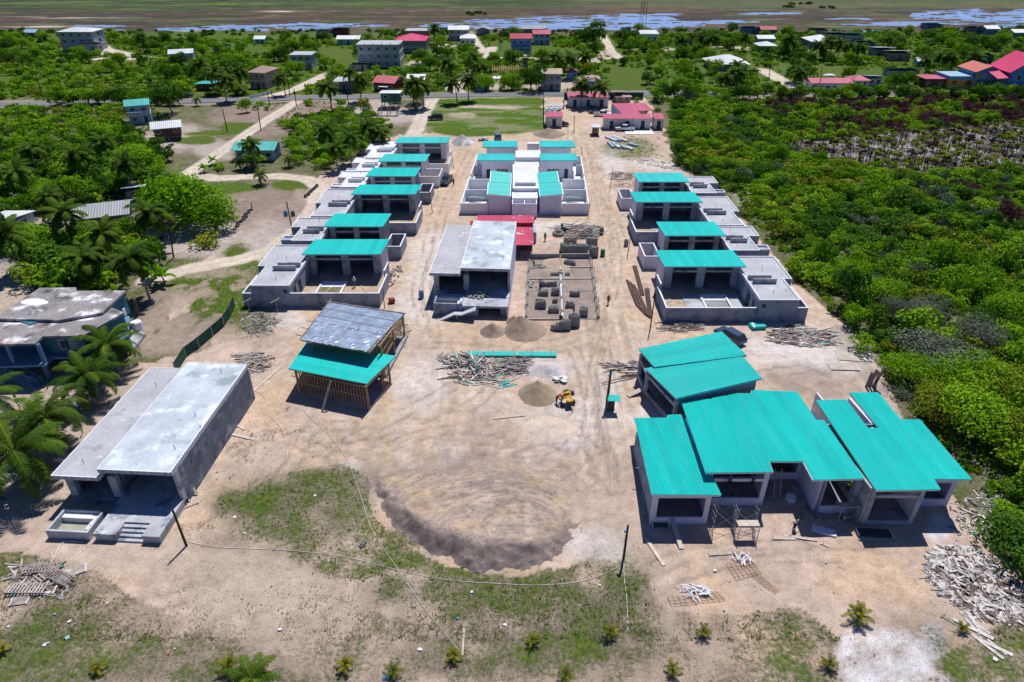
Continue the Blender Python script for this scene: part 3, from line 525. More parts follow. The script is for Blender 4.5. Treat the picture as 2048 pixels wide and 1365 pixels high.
for n,(y0,y1,x0,x1,z) in enumerate(((135.6,139.7,0.05,5.3,3.2),(139.7,157.4,.2,5.9,3.9),(157.5,161.8,.7,6.9,3.0),(161.9,168.2,.9,6.9,3.9))):
    mb=MB(); mb.prism([(x0,y0),(x1,y0),(x1,y1),(x0,y1)],0,z-.16); ob=mb.build('core_block',white,cc_)
    mb=MB(); mb.prism([(x0+.02,y0+.02),(x1-.02,y0+.02),(x1-.02,y1-.02),(x0+.02,y1-.02)],z-.157,z-.08); mb.build('flat_roof',whroof,ob)
    mb=MB(); mb.box(x0-.03,x1+.03,y0-.03,y0+.15,z-.156,z); mb.box(x0-.03,x0+.15,y0+.15,y1,z-.156,z-.002);mb.box(x1-.15,x1+.03,y0+.15,y1,z-.156,z-.002); mb.build('parapet',white,ob)
mb=MB(); mb.box(.6,5.1,141.6,141.85,3.8,4.5); mb.build('upstand_wall',M['coping'],cc_)
mb=MB(); mb.box(0,5.1,132.7,132.9,0,3);mb.box(0,.2,132.9,135.5,0,3);mb.box(4.9,5.1,132.9,135.5,0,3);mb.box(2.45,2.65,132.9,135.5,0,2.9); mb.box(.2,2.45,132.9,135.5,0,1.8);mb.box(2.65,4.9,132.9,135.5,0,1.8); mb.build('planter_box',plaster,cc_)
EXC.append((2.6,143,15)); EXC.append((2.6,160,16)); EXC.append((2.6,170,14))
# ---------------- concrete slab villas ----------------
def villa(X0,Y0,rz,zd,label,steps,stair):
    """origin: front right corner of the deck; u to the left, v to the back"""
    r=root('concrete_villa',label,'house',(X0,Y0,0),'flat roofed raw concrete villas',rz)
    T=lambda u,v,z:(-u,v,z)
    def B(name,mat,boxes,p=r):
        mb=MB(T)
        for b in boxes: mb.box(*b)
        return mb.build(name,mat,p,True)
    L=19.6; hi,lo=zd+4.15,zd+3.3; c0=5.1
    B('deck',conc,[(0,6.7,1.7,c0+1,zd-.35,zd),(0,1.6,0,1.697,zd-.35,zd),(4.6,6.7,0,1.697,zd-.35,zd),(.05,6.6,c0+1,24,0,zd)] if steps else [(0,7.0,0,c0+1,zd-.35,zd),(.05,7.2,c0+1,24,0,zd)])
    if steps:
        B('deck_wall',conc,[(.05,1.6,.05,.25,0,zd-.352),(4.6,6.65,.05,.25,0,zd-.352),(.05,.25,.25,c0,0,zd-.352),(6.45,6.65,.25,c0,0,zd-.352)])
        B('steps',conc,[(1.8,4.4,1.68-.42*k,2.09-.42*k-.003,0,zd-.2*k) for k in range(1,5)])
        B('step_edge',conc,[(1.602,1.797,.02,1.69,0,zd-.02),(4.403,4.598,.02,1.69,0,zd-.02)])
    else:
        B('deck_wall',plaster,[(0,.25,0.05,c0+1,0,zd-.352)]); B('deck_wall',blockw,[(4.6,6.9,.3,.5,0,zd-.352),(0.25,1.2,.6,.8,0,zd-.352)])
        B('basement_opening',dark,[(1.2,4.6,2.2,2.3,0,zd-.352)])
        mb=MB(T)
        for k in range(7): mb.box(4.9+.34*k,5.3+.34*k,-1.25,-.05,zd-.14*(k+1)-.2,zd-.14*(k+1))
        for k in range(6): mb.box(8.35+.33*k,8.74+.33*k,-1.25,-.05,max(0,zd-1.0-.16*(k+1)-.2),zd-1.0-.16*(k+1))
        mb.box(7.28,8.35,-1.25,-.05,zd-1.18,zd-1.0); mb.box(7.7,7.95,-.8,-.5,0,zd-1.18); mb.build('staircase',conc,r,True)
    # plunge pool
    pu0,pu1,pv0,pv1=(7.2,11.5,0.0,3.0) if steps else (7.0,11.5,.3,3.6)
    pb=B('plunge_pool',conc if steps else blockw,[(pu0,pu1,pv0,pv0+.22,0,zd+.1),(pu0,pu0+.22,pv0+.22,pv1,0,zd+.1),(pu1-.22,pu1,pv0+.22,pv1,0,zd+.1),(pu0+.22,pu1-.22,pv1-.22,pv1,0,zd+.1)])
    B('pool_steps',M['coping'],[(pu0+.22,pu1-.22,pv1-.9,pv1-.22,0,zd-.25),(pu0+.22,pu0+1.0,pv0+.9,pv1-.9,0,zd-.45),(pu0+.22,pu0+.6,pv0+1.2,pv1-.9,zd-.449,zd-.1)],pb)
    B('pool_bottom',mk('pool_plaster',(.33,.34,.27),.6),[(pu0+.22,pu1-.22,pv0+.22,pv1-.9,0,zd-.85)],pb)
    B('lower_floor',concd,[(6.7 if steps else 7.2,11.9,c0-.2,24,0,zd-.2)])
    # columns and walls
    for u0,u1,v in ((0,.35,c0),(6.5,7.35,c0-.1),(11.3,12.1,c0)):
        B('column',conc,[(u0,u1,v,v+.6,0 if u0>7 else zd+.001,(hi if u0<6 else lo)-.5)])
    B('column',concd,[(6.9,7.3,c0+1.6,c0+2.2,zd+.001,lo-.5)])
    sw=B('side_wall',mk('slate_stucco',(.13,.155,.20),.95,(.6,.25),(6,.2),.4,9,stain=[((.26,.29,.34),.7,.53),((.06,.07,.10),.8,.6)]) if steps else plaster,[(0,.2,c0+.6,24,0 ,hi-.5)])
    B('inner_wall',concd,[(6.9,7.1,c0+2.2,24,zd+.001,hi-.5),(11.8,12.0,c0+.6,24,0,lo-.5)])
    B('rear_wall',concd,[(.2,6.9,23.8,24,zd+.001,hi-.5),(7.1,11.8,23.8,24,zd-.19,lo-.5)])
    def rf(name,u0,u1,v0,v1,z,mat):
        o=B(name,conc,[(u0,u1,v0,v1,z-.5,z-.08)]); B('roof_finish',mat,[(u0+.1,u1-.1,v0+.1,v1-.1,z-.077,z-.03)],o)
        B('roof_edge',M['coping'],[(u0-.02,u1+.02,v0-.02,v0+.1,z-.078,z),(u0-.02,u0+.1,v0+.1,v1,z-.078,z),(u1-.1,u1+.02,v0+.1,v1,z-.078,z),(u0+.1,u1-.1,v1-.1,v1,z-.078,z)],o)
        for q in [(u0+1.2,v0+3.5,z-.05),(u0+1.6,v0+9,z-.05),(u0+2.4,v1-2,z-.05)] if u0<3 else [(u0+2.6,v0+2,z-.05),(u0+2,v1-4,z-.05)]: mb=MB(T); rebar_stubs(mb,[q],.6); mb.build('rebar_stub',rust,o,True)
        mb=MB(T); n=int((v1-v0)/.42)
        for k in range(n): mb.box(u0-.08,u0-.021,v0+.1+k*.42,v0+.38+k*.42,z-.5,z-.01)
        for k in range(int((u1-u0)/.7)): mb.box(u0+.1+k*.7,u0+.17+k*.7,v0-.06,v0-.021,z-.36,z-.01)
        mb.build('formwork_battens',M['coping'],o,True)['kind']='stuff'
    rf('high_roof',.1,7.7,4.6,24.2,hi,roofc); rf('low_roof',7.74,12.6,4.3,24.0,lo,screed)
    c=math.cos(rz);s=math.sin(rz)
    for v in (2,8,15,22): EXC.append((X0-6*c-v*s*1,Y0-6*s+v*c,8.5))
    return r
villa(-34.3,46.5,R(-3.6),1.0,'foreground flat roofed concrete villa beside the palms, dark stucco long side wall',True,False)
mv=villa(-.6,91.1,R(-3.4),2.0,'central flat roofed concrete villa on a raised deck with an outside staircase',False,True)
# ---------------- timber frame shed with tarp ----------------
def shed():
    r=root('timber_shed','unfinished timber frame building with teal porch roof and silver tarpaulin roof','building',G(739,822)[:2]+(0,))
    a=G(739,822);th=R(-19);Wd=10.2;e=(-math.cos(th),-math.sin(th));n=(-math.sin(th),math.cos(th))
    T=lambda u,v,z:(a[0]+e[0]*u+n[0]*v,a[1]+e[1]*u+n[1]*v,z)
    th2=R(-8);O=(-17.0,75.2);e2=(-math.cos(th2),-math.sin(th2));n2=(-math.sin(th2),math.cos(th2))
    T2=lambda u,v,z:(O[0]+e2[0]*u+n2[0]*v,O[1]+e2[1]*u+n2[1]*v,z)
    def B(name,mat,boxes,p=r,T=T):
        mb=MB(T)
        for q in boxes: mb.box(*q)
        return mb.build(name,mat,p)
    B('floor_slab',concd,[(0,Wd,0,5.9,0,.42)]); B('floor_slab',concd,[(-.3,Wd-.3,0,10.5,0,.42)],T=T2)
    g=mk('frame_lumber',(.36,.235,.11),.8,(2,.25),(9,.2))
    for (u,v,h) in ((.1,.1,3.72),(Wd-.1,.1,3.72),(.1,5.8,3.45),(Wd-.1,5.8,3.45)):
        mb=MB(T); mb.box(u-.11,u+.11,v-.11,v+.11,.42,h); mb.build('post',g,r)
    for (u,v,h) in ((.1,.1,5.2),(Wd-.8,.1,5.2),(.1,10.2,3.75),(Wd-.8,10.2,3.75),(.1,5.2,4.45)):
        mb=MB(T2); mb.box(u-.11,u+.11,v-.11,v+.11,.42,h); mb.build('post',g,r)
    def studs(name,u0,v0,u1,v1,z0,z1,z2,step=.42,T=T):
        L=math.hypot(u1-u0,v1-v0);k=int(L/step);mb=MB(T)
        for i in range(1,k):
            t=i/k;u=u0+(u1-u0)*t;v=v0+(v1-v0)*t; mb.box(u-.035,u+.035,v-.035,v+.035,z0,z1+(z2-z1)*t)
        for zz in (.05,.5,.97): mb.beam((u0,v0,z0+(z1-z0)*zz),(u1,v1,z0+(z2-z0)*zz),.09)
        mb.build(name,g,r)
    studs('stud_wall',.2,.1,Wd-.2,.1,.42,3.6,3.6); studs('stud_wall',.1,3.5,.1,5.7,.42,3.5,3.45); studs('stud_wall',Wd-.1,.2,Wd-.1,5.8,.42,3.6,3.4)
    studs('stud_wall',.2,.1,Wd-.9,.1,.5,5.1,5.1,.5,T2); studs('stud_wall',.1,.3,.1,10,2.6,5.1,3.7,.5,T2); studs('stud_wall',Wd-.8,.3,Wd-.8,10,.42,5.1,3.7,.6,T2); studs('stud_wall',.2,10.2,Wd-.9,10.2,.42,3.7,3.7,.5,T2)
    mb=MB(T); mb.beam((.1,-.1,3.6),(.1,6.1,3.3),.14,.3); mb.build('side_beam',g,r); mb=MB(T2); mb.beam((.1,-.6,5.15),(.1,10.4,3.65),.14,.3); mb.beam((.1,0,2.5),(.1,10.2,2.5),.12,.22); mb.build('side_beam',g,r)
    P3=[G(577,738,3.85),G(733.5,769,3.85),G(792,713,3.35),G(613,686,3.35)]
    mb=MB(); mb.slab(P3,.12); rf=mb.build('porch_roof',g,r)
    ang=math.atan2(n[1],n[0]); mb=MB(); mb.slab([(x,y,z+.07) for x,y,z in P3],.065); mb.build('roof_sheet',ribbed('teal_sheet_shed',TEAL,ang,.36),rf)
    cs=[G(601,681,5.4),G(739,707,5.4),G(810,628,3.75),G(660,606,3.75)]; nn=64; mb=MB()
    Vv=[];Ff=[]
    for i in range(nn+1):
        for j in range(nn+1):
            s=i/nn;t=j/nn; p=[(1-s)*(1-t)*cs[0][k]+s*(1-t)*cs[1][k]+s*t*cs[2][k]+(1-s)*t*cs[3][k] for k in range(3)]
            f1=float(fbm(np.array(s*9+t*7),np.array(t*12-s*9),4)); z=p[2]+.16+(.2*abs(f1-.5)*2-.08)*(.8 if t<.45 else .35)+(.05*abs(math.sin(t*40)) if t>.45 else 0); Vv.append((p[0],p[1],z))
    for i in range(nn):
        for j in range(nn): q=i*(nn+1)+j; Ff.append((q,q+nn+1,q+nn+2,q+1))
    mb.add(Vv,Ff); tp=mb.build('tarpaulin_roof',mk('silver_tarp',(.27,.33,.43),.42,(.5,.25),(1.6,.2),.3,1.5,metal=.3,spec=.8),r)
    mb=MB(); mb.slab(cs,.1); mb.build('roof_decking',g,tp)
    mb=MB(); rnd=random.Random(4)
    def on(s,t,h=.27): return tuple((1-s)*(1-t)*cs[0][k]+s*(1-t)*cs[1][k]+s*t*cs[2][k]+(1-s)*t*cs[3][k]+(h if k==2 else 0) for k in range(3))
    for t in (.45,.6,.8): mb.beam(on(-.12*rnd.random(),t),on(.97,t-.05),.05)
    mb.beam(on(-.05,.98),on(1.02,.97),.12); mb.beam(on(0,.55),on(0,1.08),.08); mb.beam(on(.98,0),on(1,.75),.08)
    mb.build('batten',gwood,tp); mb=MB(); mb.beam(on(0,-.02),on(0,.5),.1); mb.beam(on(.97,0),on(.97,.3),.1); mb.build('edge_board',wood,tp)
    for t in (.12,.3,.48): mb=MB(); mb.beam(on(-.14,t,-.16),on(.02,t,-.16),.09); mb.build('outrigger',gwood,tp)
    mb=MB(T); mb.beam((5.4,-2.2,.05),(4.9,-.15,3.5),.3,.06); mb.build('leaning_board',gwood,r)
    EXC.append((a[0]-5,a[1]+5,9)); EXC.append((a[0]-3,a[1]+11,9))
shed()
# ---------------- large building lower right ----------------
def clubhouse():
    r=root('clubhouse','large unfinished building with three stepped teal metal roofs and open bays, lower right','building',(28,49,0))
    s=.11; z1,z2=4.45,5.2
    def roof(name,px,z0,Y0,mat,th=.2,parent=r):
        P=[GP(x,y,Y0,z0,s) for x,y in px]
        mb=MB(); mb.slab(P,th); o=mb.build(name,white,parent); cx=sum(p[0] for p in P)/len(P);cy=sum(p[1] for p in P)/len(P)
        mb=MB(); q=[(p[0]+(.05 if p[0]>cx else -.05),p[1]+(.05 if p[1]>cy else -.06),p[2]+.065) for p in P]; mb.slab(q,.058); mb.build('roof_sheet',mat,o); return P
    tf=ribbed('teal_sheet_front',TEAL,R(2),.31,.42,.05,.27); tf2=ribbed('teal_sheet_right',TEAL,R(-3),.31,.42,.05)
    w1=roof('left_roof',[(1303.3,989.3),(1441.7,990.6),(1363.9,830.3),(1335,831.2),(1335,837),(1269.5,837.7)],z1,48.8,tf)
    w2=roof('middle_roof',[(1411.4,945.8),(1547.1,944.5),(1539.2,923.4),(1605.1,923.4),(1624.9,960.3),(1727.7,957.7),(1647.3,841.7),(1632.3,841.7),(1593.3,784.5),(1547,783.7),(1502,780.5),(1502,788),(1456,788),(1456,793),(1426,793),(1424.6,799.5),(1361.8,799.5)],z2,51.0,tf)
    w3=roof('right_roof',[(1752.9,981.5),(1880,979.3),(1865.8,958.5),(1942,959.4),(1839.3,840.6),(1801.6,840.6),(1755.4,786.3),(1699.3,786.3),(1758,857.5),(1737,857.5),(1693,800.3),(1632.3,802)],z2,48.5,tf2)
    def B(name,mat,boxes,p=r):
        mb=MB()
        for q in boxes: mb.box(*q)
        return mb.build(name,mat,p)
    # left wing: x 13.9..19.7
    def zz(z0,Y0,Y): return z0-s*(Y-Y0)-.21
    def wedge(mb,x0,x1,y0,y1,z0,zr,Y0): mb.hexa([(x0,y0,z0),(x1,y0,z0),(x1,y1,z0),(x0,y1,z0)],[(x0,y0,zz(zr,Y0,y0)),(x1,y0,zz(zr,Y0,y0)),(x1,y1,zz(zr,Y0,y1)),(x0,y1,zz(zr,Y0,y1))])
    def WD(name,mat,items,zr,Y0,p=r):
        mb=MB()
        for it in items: wedge(mb,*it,zr,Y0)
        return mb.build(name,mat,p)
    wlil=plaster
    WD('side_wall',blockw,[(13.95,14.15,49.35,60,0)],z1,48.8)
    B('front_frame',wlil,[(13.9,14.45,49.1,49.3,.9,3.6),(19.15,19.65,49.1,49.3,.9,3.6),(13.9,19.65,49.1,49.3,0,.9)]); WD('front_beam',wlil,[(13.9,19.65,49.1,49.3,3.6)],z1,48.8)
    WD('side_wall',wlil,[(19.45,19.65,49.31,60,0)],z1,48.8); WD('back_wall',blockw,[(14.15,19.45,59.8,60,0)],z1,48.8); B('floor_slab',concd,[(14.16,19.44,49.31,59.8,0,.45)])
    # middle wing: window bay x 20..25.8, Y front 51.6
    for x0,x1 in ((20.0,20.35),(25.6,26.1)): WD('pier',wlil,[(x0,x1,51.7,52.0,0)],z2,51)
    WD('front_beam',wlil,[(20.35,25.6,51.7,51.9,4.6)],z2,51); B('front_sill_wall',wlil,[(20.35,25.6,51.7,51.9,0,1.0)]); B('lintel_beam',wlil,[(20.35,25.6,51.75,51.95,3.3,3.65)])
    WD('side_wall',wlil,[(25.9,26.1,52.01,55.5,0),(19.9,20.1,52.01,62,0)],z2,51)
    B('alcove_wall',wlil,[(26.1,31.0,55.3,55.5,0,1.2),(26.1,26.4,55.3,55.5,1.2,3.3),(30.7,31.0,55.3,55.5,1.2,3.3)]); WD('alcove_beam',wlil,[(26.1,31.0,55.3,55.5,3.3)],z2,51)
    WD('side_wall',wlil,[(31.0,31.25,50.9,66,0)],z2,51)
    WD('pier',blockw,[(31.25,31.5,50.6,50.9,0),(34.3,34.9,50.4,50.8,0)],z2,51); B('front_sill_wall',wlil,[(31.5,34.3,50.6,50.8,0,1.0)]); B('front_beam',concd,[(31.5,34.3,50.6,50.8,4.5,5.0)])
    B('floor_slab',concd,[(20.11,25.89,52.02,61,0,.4),(26.11,30.99,52.6,64,0,.3),(31.26,34.8,50.91,60,0,.4)])
    WD('back_wall',blockw,[(20.1,30.9,61.8,62,0),(31.25,34.3,58.8,59,0)],z2,51)
    # right wing x 35.2..40.4 front 49.1 ; annex to 45.3, front 51.6
    WD('side_wall',conc,[(34.95,35.2,49.1,61.5,0)],z2,48.5); B('front_frame',conc,[(35.2,35.7,49.0,49.2,.5,3.7),(39.9,40.4,49.0,49.2,.5,3.7),(35.2,40.4,49.0,49.2,0,.5),(35.2,40.4,49.0,49.2,3.7,4.05)])
    WD('pier',conc,[(35.2,35.6,49.0,49.2,4.05),(40.0,40.4,49.0,49.2,4.05)],z2,48.5); WD('side_wall',wlil,[(40.2,40.4,49.21,60,0)],z2,48.5)
    B('annex_front',wlil,[(40.4,45.3,51.55,51.75,0,1.0),(44.8,45.3,51.55,51.75,1.0,3.3)]); WD('annex_beam',wlil,[(40.4,45.3,51.55,51.75,3.3)],z2,48.5); WD('side_wall',wlil,[(45.1,45.3,51.76,61,0)],z2,48.5)
    WD('back_wall',blockw,[(35.2,45.1,60.5,60.7,0)],z2,48.5); B('floor_slab',concd,[(35.21,40.19,49.21,60,0,.4),(40.41,45.09,51.76,60,0,.4)])
    WD('chimney_wall',plaster,[(40.6,40.8,60.8,66.5,0),(37.2,37.4,60.8,67.8,0),(43.5,43.7,60.8,67,0)],z2,48.5)
    # pipes by the left wall
    mb=MB(); mb.tube([(13.85,53.2,.5),(13.75,52.2,.45),(13.8,51,.3)],.07); mb.tube([(13.8,55,2.2),(13.2,55,2.2)],.06); mb.build('drain_pipe',mk('blue_pipe',(.05,.25,.5),.4),r)
    for q in ((16,54,8),(24,56,8),(32,56,8),(40,55,8),(44,57,6)): EXC.append(q)
clubhouse()
def teal_pair():
    r=root('teal_roof_hall','unfinished hall with two overlapping skewed teal roofs, behind the clubhouse','building',(22,70,0))
    tb=ribbed('teal_sheet_hall',TEAL,R(90+18),.34,.42,.05,.3); out=[]
    for nm,px,zz in (('front_roof',[(1352,797.4),(1523.4,757.3),(1490.5,720.4),(1465,701),(1291.4,738)],(4.55,4.55,4.2,4.0,4.0)),('rear_roof',[(1313,732),(1487,704),(1493,711.7),(1443,664.3),(1278.2,699.3)],(4.75,4.75,4.7,4.2,4.2))):
        P=[G(x,y,z) for (x,y),z in zip(px,zz)]
        if nm=='rear_roof': P=[G(1305,732,4.3),G(1478,696,4.3),G(1493,711.7,4.3),G(1443,664.3,4.5),G(1278.2,699.3,4.5)]; P=[G(1309,735,4.25),G(1493,711.7,4.2),G(1443,664.3,4.5),G(1278.2,699.3,4.5)]
        mb=MB(); mb.slab(P,.2); o=mb.build(nm,fasc,r); cx=sum(p[0] for p in P)/len(P);cy=sum(p[1] for p in P)/len(P)
        mb=MB(); mb.slab([(p[0]+(p[0]-cx)*.008,p[1]+(p[1]-cy)*.008,p[2]+.065) for p in P],.06); mb.build('roof_sheet',tb,o); out.append(P)
    A=np.array(out[0][0]);Bq=np.array(out[0][1]);D=np.array(out[0][4]);E2=np.array(out[1][3]);F2=np.array(out[1][2])
    cx=np.array((23,72,0))
    def ins(p,k=.93): return tuple((cx+(p-cx)*k)[:2])
    a,b,d,e2,f2=ins(A),ins(Bq),ins(D,.95),ins(E2,.95),ins(F2,.95)
    def wall(name,mat,p,q,z0,z1,t=.2):
        mb=MB(); wl(mb,p,q,t,z0,z1); return mb.build(name,mat,r)
    wall('front_wall',blockw,a,b,0,4.2); wall('right_wall',blockw,b,(f2[0],f2[1]),0,3.6); wall('rear_wall',blockw,f2,e2,0,3.9)
    wall('plinth_wall',conc,a,d,0,.7,.25); wall('lintel_beam',conc,a,d,2.9,3.2,.25); wall('plinth_wall',conc,d,e2,0,.7,.25); wall('lintel_beam',conc,d,e2,2.9,3.2,.25)
    for p in (a,d,e2): 
        mb=MB(); mb.box(p[0]-.2,p[0]+.2,p[1]-.2,p[1]+.2,0,3.9); mb.build('column',conc,r)
    mb=MB(); mb.prism([a,b,f2,e2],0,.35); mb.build('floor_slab',concd,r)
    EXC.append((23,70,9)); EXC.append((25,75,8))
teal_pair()
# ---------------- village buildings ----------------
VC={'white':(.72,.72,.72),'grey':(.33,.34,.36),'dgrey':(.20,.21,.23),'blue':(.10,.22,.42),'pblue':(.28,.42,.55),'teal':(.05,.40,.36),'pink':(.50,.10,.16),'red':(.42,.045,.07),'brown':(.13,.06,.035),'green':(.03,.15,.10),'lime':(.15,.40,.05),'yellow':(.55,.30,.03),'orange':(.60,.16,.10),'silver':(.62,.64,.66),'tan':(.42,.33,.24),'rose':(.42,.27,.27),'mag':(.60,.02,.12),'rust':(.30,.20,.16),'maroon':(.20,.03,.04),'aqua':(.25,.50,.52),'skyb':(.10,.30,.55)}
def vm(c): return mk('paint_'+c,VC[c],.75,(.8,.12),(6,.06),stain=(tuple(v*.7 for v in VC[c]),.7,.63))
def rm(c): return ribbed('sheet_'+c,VC[c],0,.5,.5,.03,.3)
def hut(name,label,cat,x0,x1,yb,h,d,roof,wc,rc,floors=1,stilt=0,ov=.5,rz=0,rise=1.2,nwin=3,door=True,z0=0,porch=None,yaw=0,par=False,group=None,rows=None):
    a=G(x0,yb);b=G(x1,yb);w=b[0]-a[0];cx=(a[0]+b[0])/2;cy=a[1]
    r=root(name,label,cat,(cx,cy,0),group,R(yaw)); wm_=vm(wc); rmm=rm(rc) if roof!='flat' else screed; w2=w/2-ov*.6; d2=d
    def L(nm,mat,fn,p=r):
        mb=MB(); fn(mb); return mb.build(nm,mat,p,True)
    zb=stilt
    if stilt:
        for sx in (-w2+.2,0,w2-.2):
            for sy in (.2,d2-.2): L('stilt',gwood if wc not in('grey','dgrey') else conc,lambda mb:mb.box(sx-.12,sx+.12,sy-.12,sy+.12,0,stilt))
        L('floor_deck',gwood,lambda mb:mb.box(-w2-.05,w2+.05,-.05,d2+.05,stilt-.2,stilt-.003))
    wl_=L('wall',wm_,lambda mb:mb.box(-w2,w2,0,d2,zb,zb+h))
    fh=h/floors
    for f in range(floors):
        zf=zb+f*fh
        if f>0: L('floor_band',M['coping'],lambda mb:mb.box(-w2-.08,w2+.08,-.08,d2+.08,zf-.12,zf+.08),wl_)
        for i in range(nwin):
            wx=-w2+(i+.5)*2*w2/nwin; ww=min(.65,w2/nwin*.5)
            if door and f==0 and i==nwin//2:
                dd=L('door',dark,lambda mb:mb.box(wx-.45,wx+.45,-.04,-.003,zf+.02,zf+2.05),wl_); L('handle',M['coping'],lambda mb:mb.box(wx+.3,wx+.38,-.07,-.043,zf+.98,zf+1.06),dd)
            else:
                wf=L('window',M['coping'],lambda mb:mb.box(wx-ww-.08,wx+ww+.08,-.03,-.002,zf+.9,zf+2.1),wl_); L('pane',glass,lambda mb:mb.box(wx-ww,wx+ww,-.05,-.033,zf+.98,zf+2.02),wf)
        for s in (-1,1):
            if d2>4: wf=L('window',glass,lambda mb:mb.box(s*w2+(.003 if s>0 else -.03),s*w2+(.03 if s>0 else -.003),d2*.4,d2*.6,zf+.95,zf+2.0),wl_)
    zt=zb+h; ox=w2+ov; y0,y1=-ov,d2+ov
    def rf(mb):
        t=.12
        if roof=='shed': mb.slab([(-ox,y0,zt+rise),(ox,y0,zt+rise),(ox,y1,zt+.1),(-ox,y1,zt+.1)],t)
        if roof=='shedb': mb.slab([(-ox,y0,zt+.1),(ox,y0,zt+.1),(ox,y1,zt+rise),(-ox,y1,zt+rise)],t)
        if roof=='gable':
            ym=(y0+y1)/2; mb.slab([(-ox,y0,zt),(ox,y0,zt),(ox,ym,zt+rise),(-ox,ym,zt+rise)],t); mb.slab([(-ox,ym+.003,zt+rise),(ox,ym+.003,zt+rise),(ox,y1,zt),(-ox,y1,zt)],t)
            for s in (-w2,w2-.1): mb.add([(s,0,zt-.2),(s,d2,zt-.2),(s,ym,zt+rise-.25),(s+.1,0,zt-.2),(s+.1,d2,zt-.2),(s+.1,ym,zt+rise-.25)],[(0,1,2),(5,4,3)])
        if roof=='gablef':
            mb.slab([(-ox,y0,zt),(0,y0,zt+rise),(0,y1,zt+rise),(-ox,y1,zt)],t); mb.slab([(.003,y0,zt+rise),(ox,y0,zt),(ox,y1,zt),(.003,y1,zt+rise)],t)
        if roof=='hip':
            k=min(ox,(y1-y0)/2)*.95; ym=(y0+y1)/2; A=(-ox,y0,zt);B_=(ox,y0,zt);C_=(ox,y1,zt);D=(-ox,y1,zt);E1=(-ox+k,ym,zt+rise);F1=(ox-k,ym,zt+rise) if ox-k>-ox+k else (-ox+k+.01,ym,zt+rise)
            mb.add([A,B_,C_,D,E1,F1],[(0,1,5,4),(1,2,5),(2,3,4,5),(3,0,4),(3,2,1,0)])
        if roof=='flat':
            mb.box(-ox,ox,y0,y1,zt,zt+.2)
    ro=L('roof',rmm,rf)
    if roof=='gablef': L('gable_wall',wm_,lambda mb:mb.add([(-w2,0,zt-.01),(w2,0,zt-.01),(0,0,zt+rise-.15),(-w2,.1,zt-.01),(w2,.1,zt-.01),(0,.1,zt+rise-.15)],[(0,1,2),(5,4,3)]))
    if roof=='flat' and par:
        for i in range(int(w/3)+1):
            for yy in (y0+.2,y1-.2): x_=-ox+.2+i*(2*ox-.4)/max(1,int(w/3)); L('column_stub',conc,lambda mb:mb.box(x_-.12,x_+.12,yy-.12,yy+.12,zt+.201,zt+.7),ro)
    if porch: # lean-to in front: (xa,xb frac, depth, z)
        fa,fb,pd,pz,pc=porch; xa=-w2+fa*2*w2;xb=-w2+fb*2*w2
        pr=L('porch_roof',rm(pc),lambda mb:mb.slab([(xa,-pd,zb+pz-.35),(xb,-pd,zb+pz-.35),(xb,-.06,zb+pz),(xa,-.06,zb+pz)],.08))
        for xx_ in (xa+.1,xb-.1): L('porch_post',M['coping'],lambda mb:mb.box(xx_-.06,xx_+.06,-pd+.1,-pd+.22,0,zb+pz-.45))
    c=math.cos(R(yaw)); EXC.append((cx-math.sin(R(yaw))*d/2,cy+c*d/2,max(w,d)*.56+.3)); 
    if w>14: EXC.append((cx-w*.3,cy+d/2,d*.6+1)); EXC.append((cx+w*.3,cy+d/2,d*.6+1))
    # keep the view of the front open
    EXC.append((cx,cy-2.5,w*.36))
    return r
H_='house'
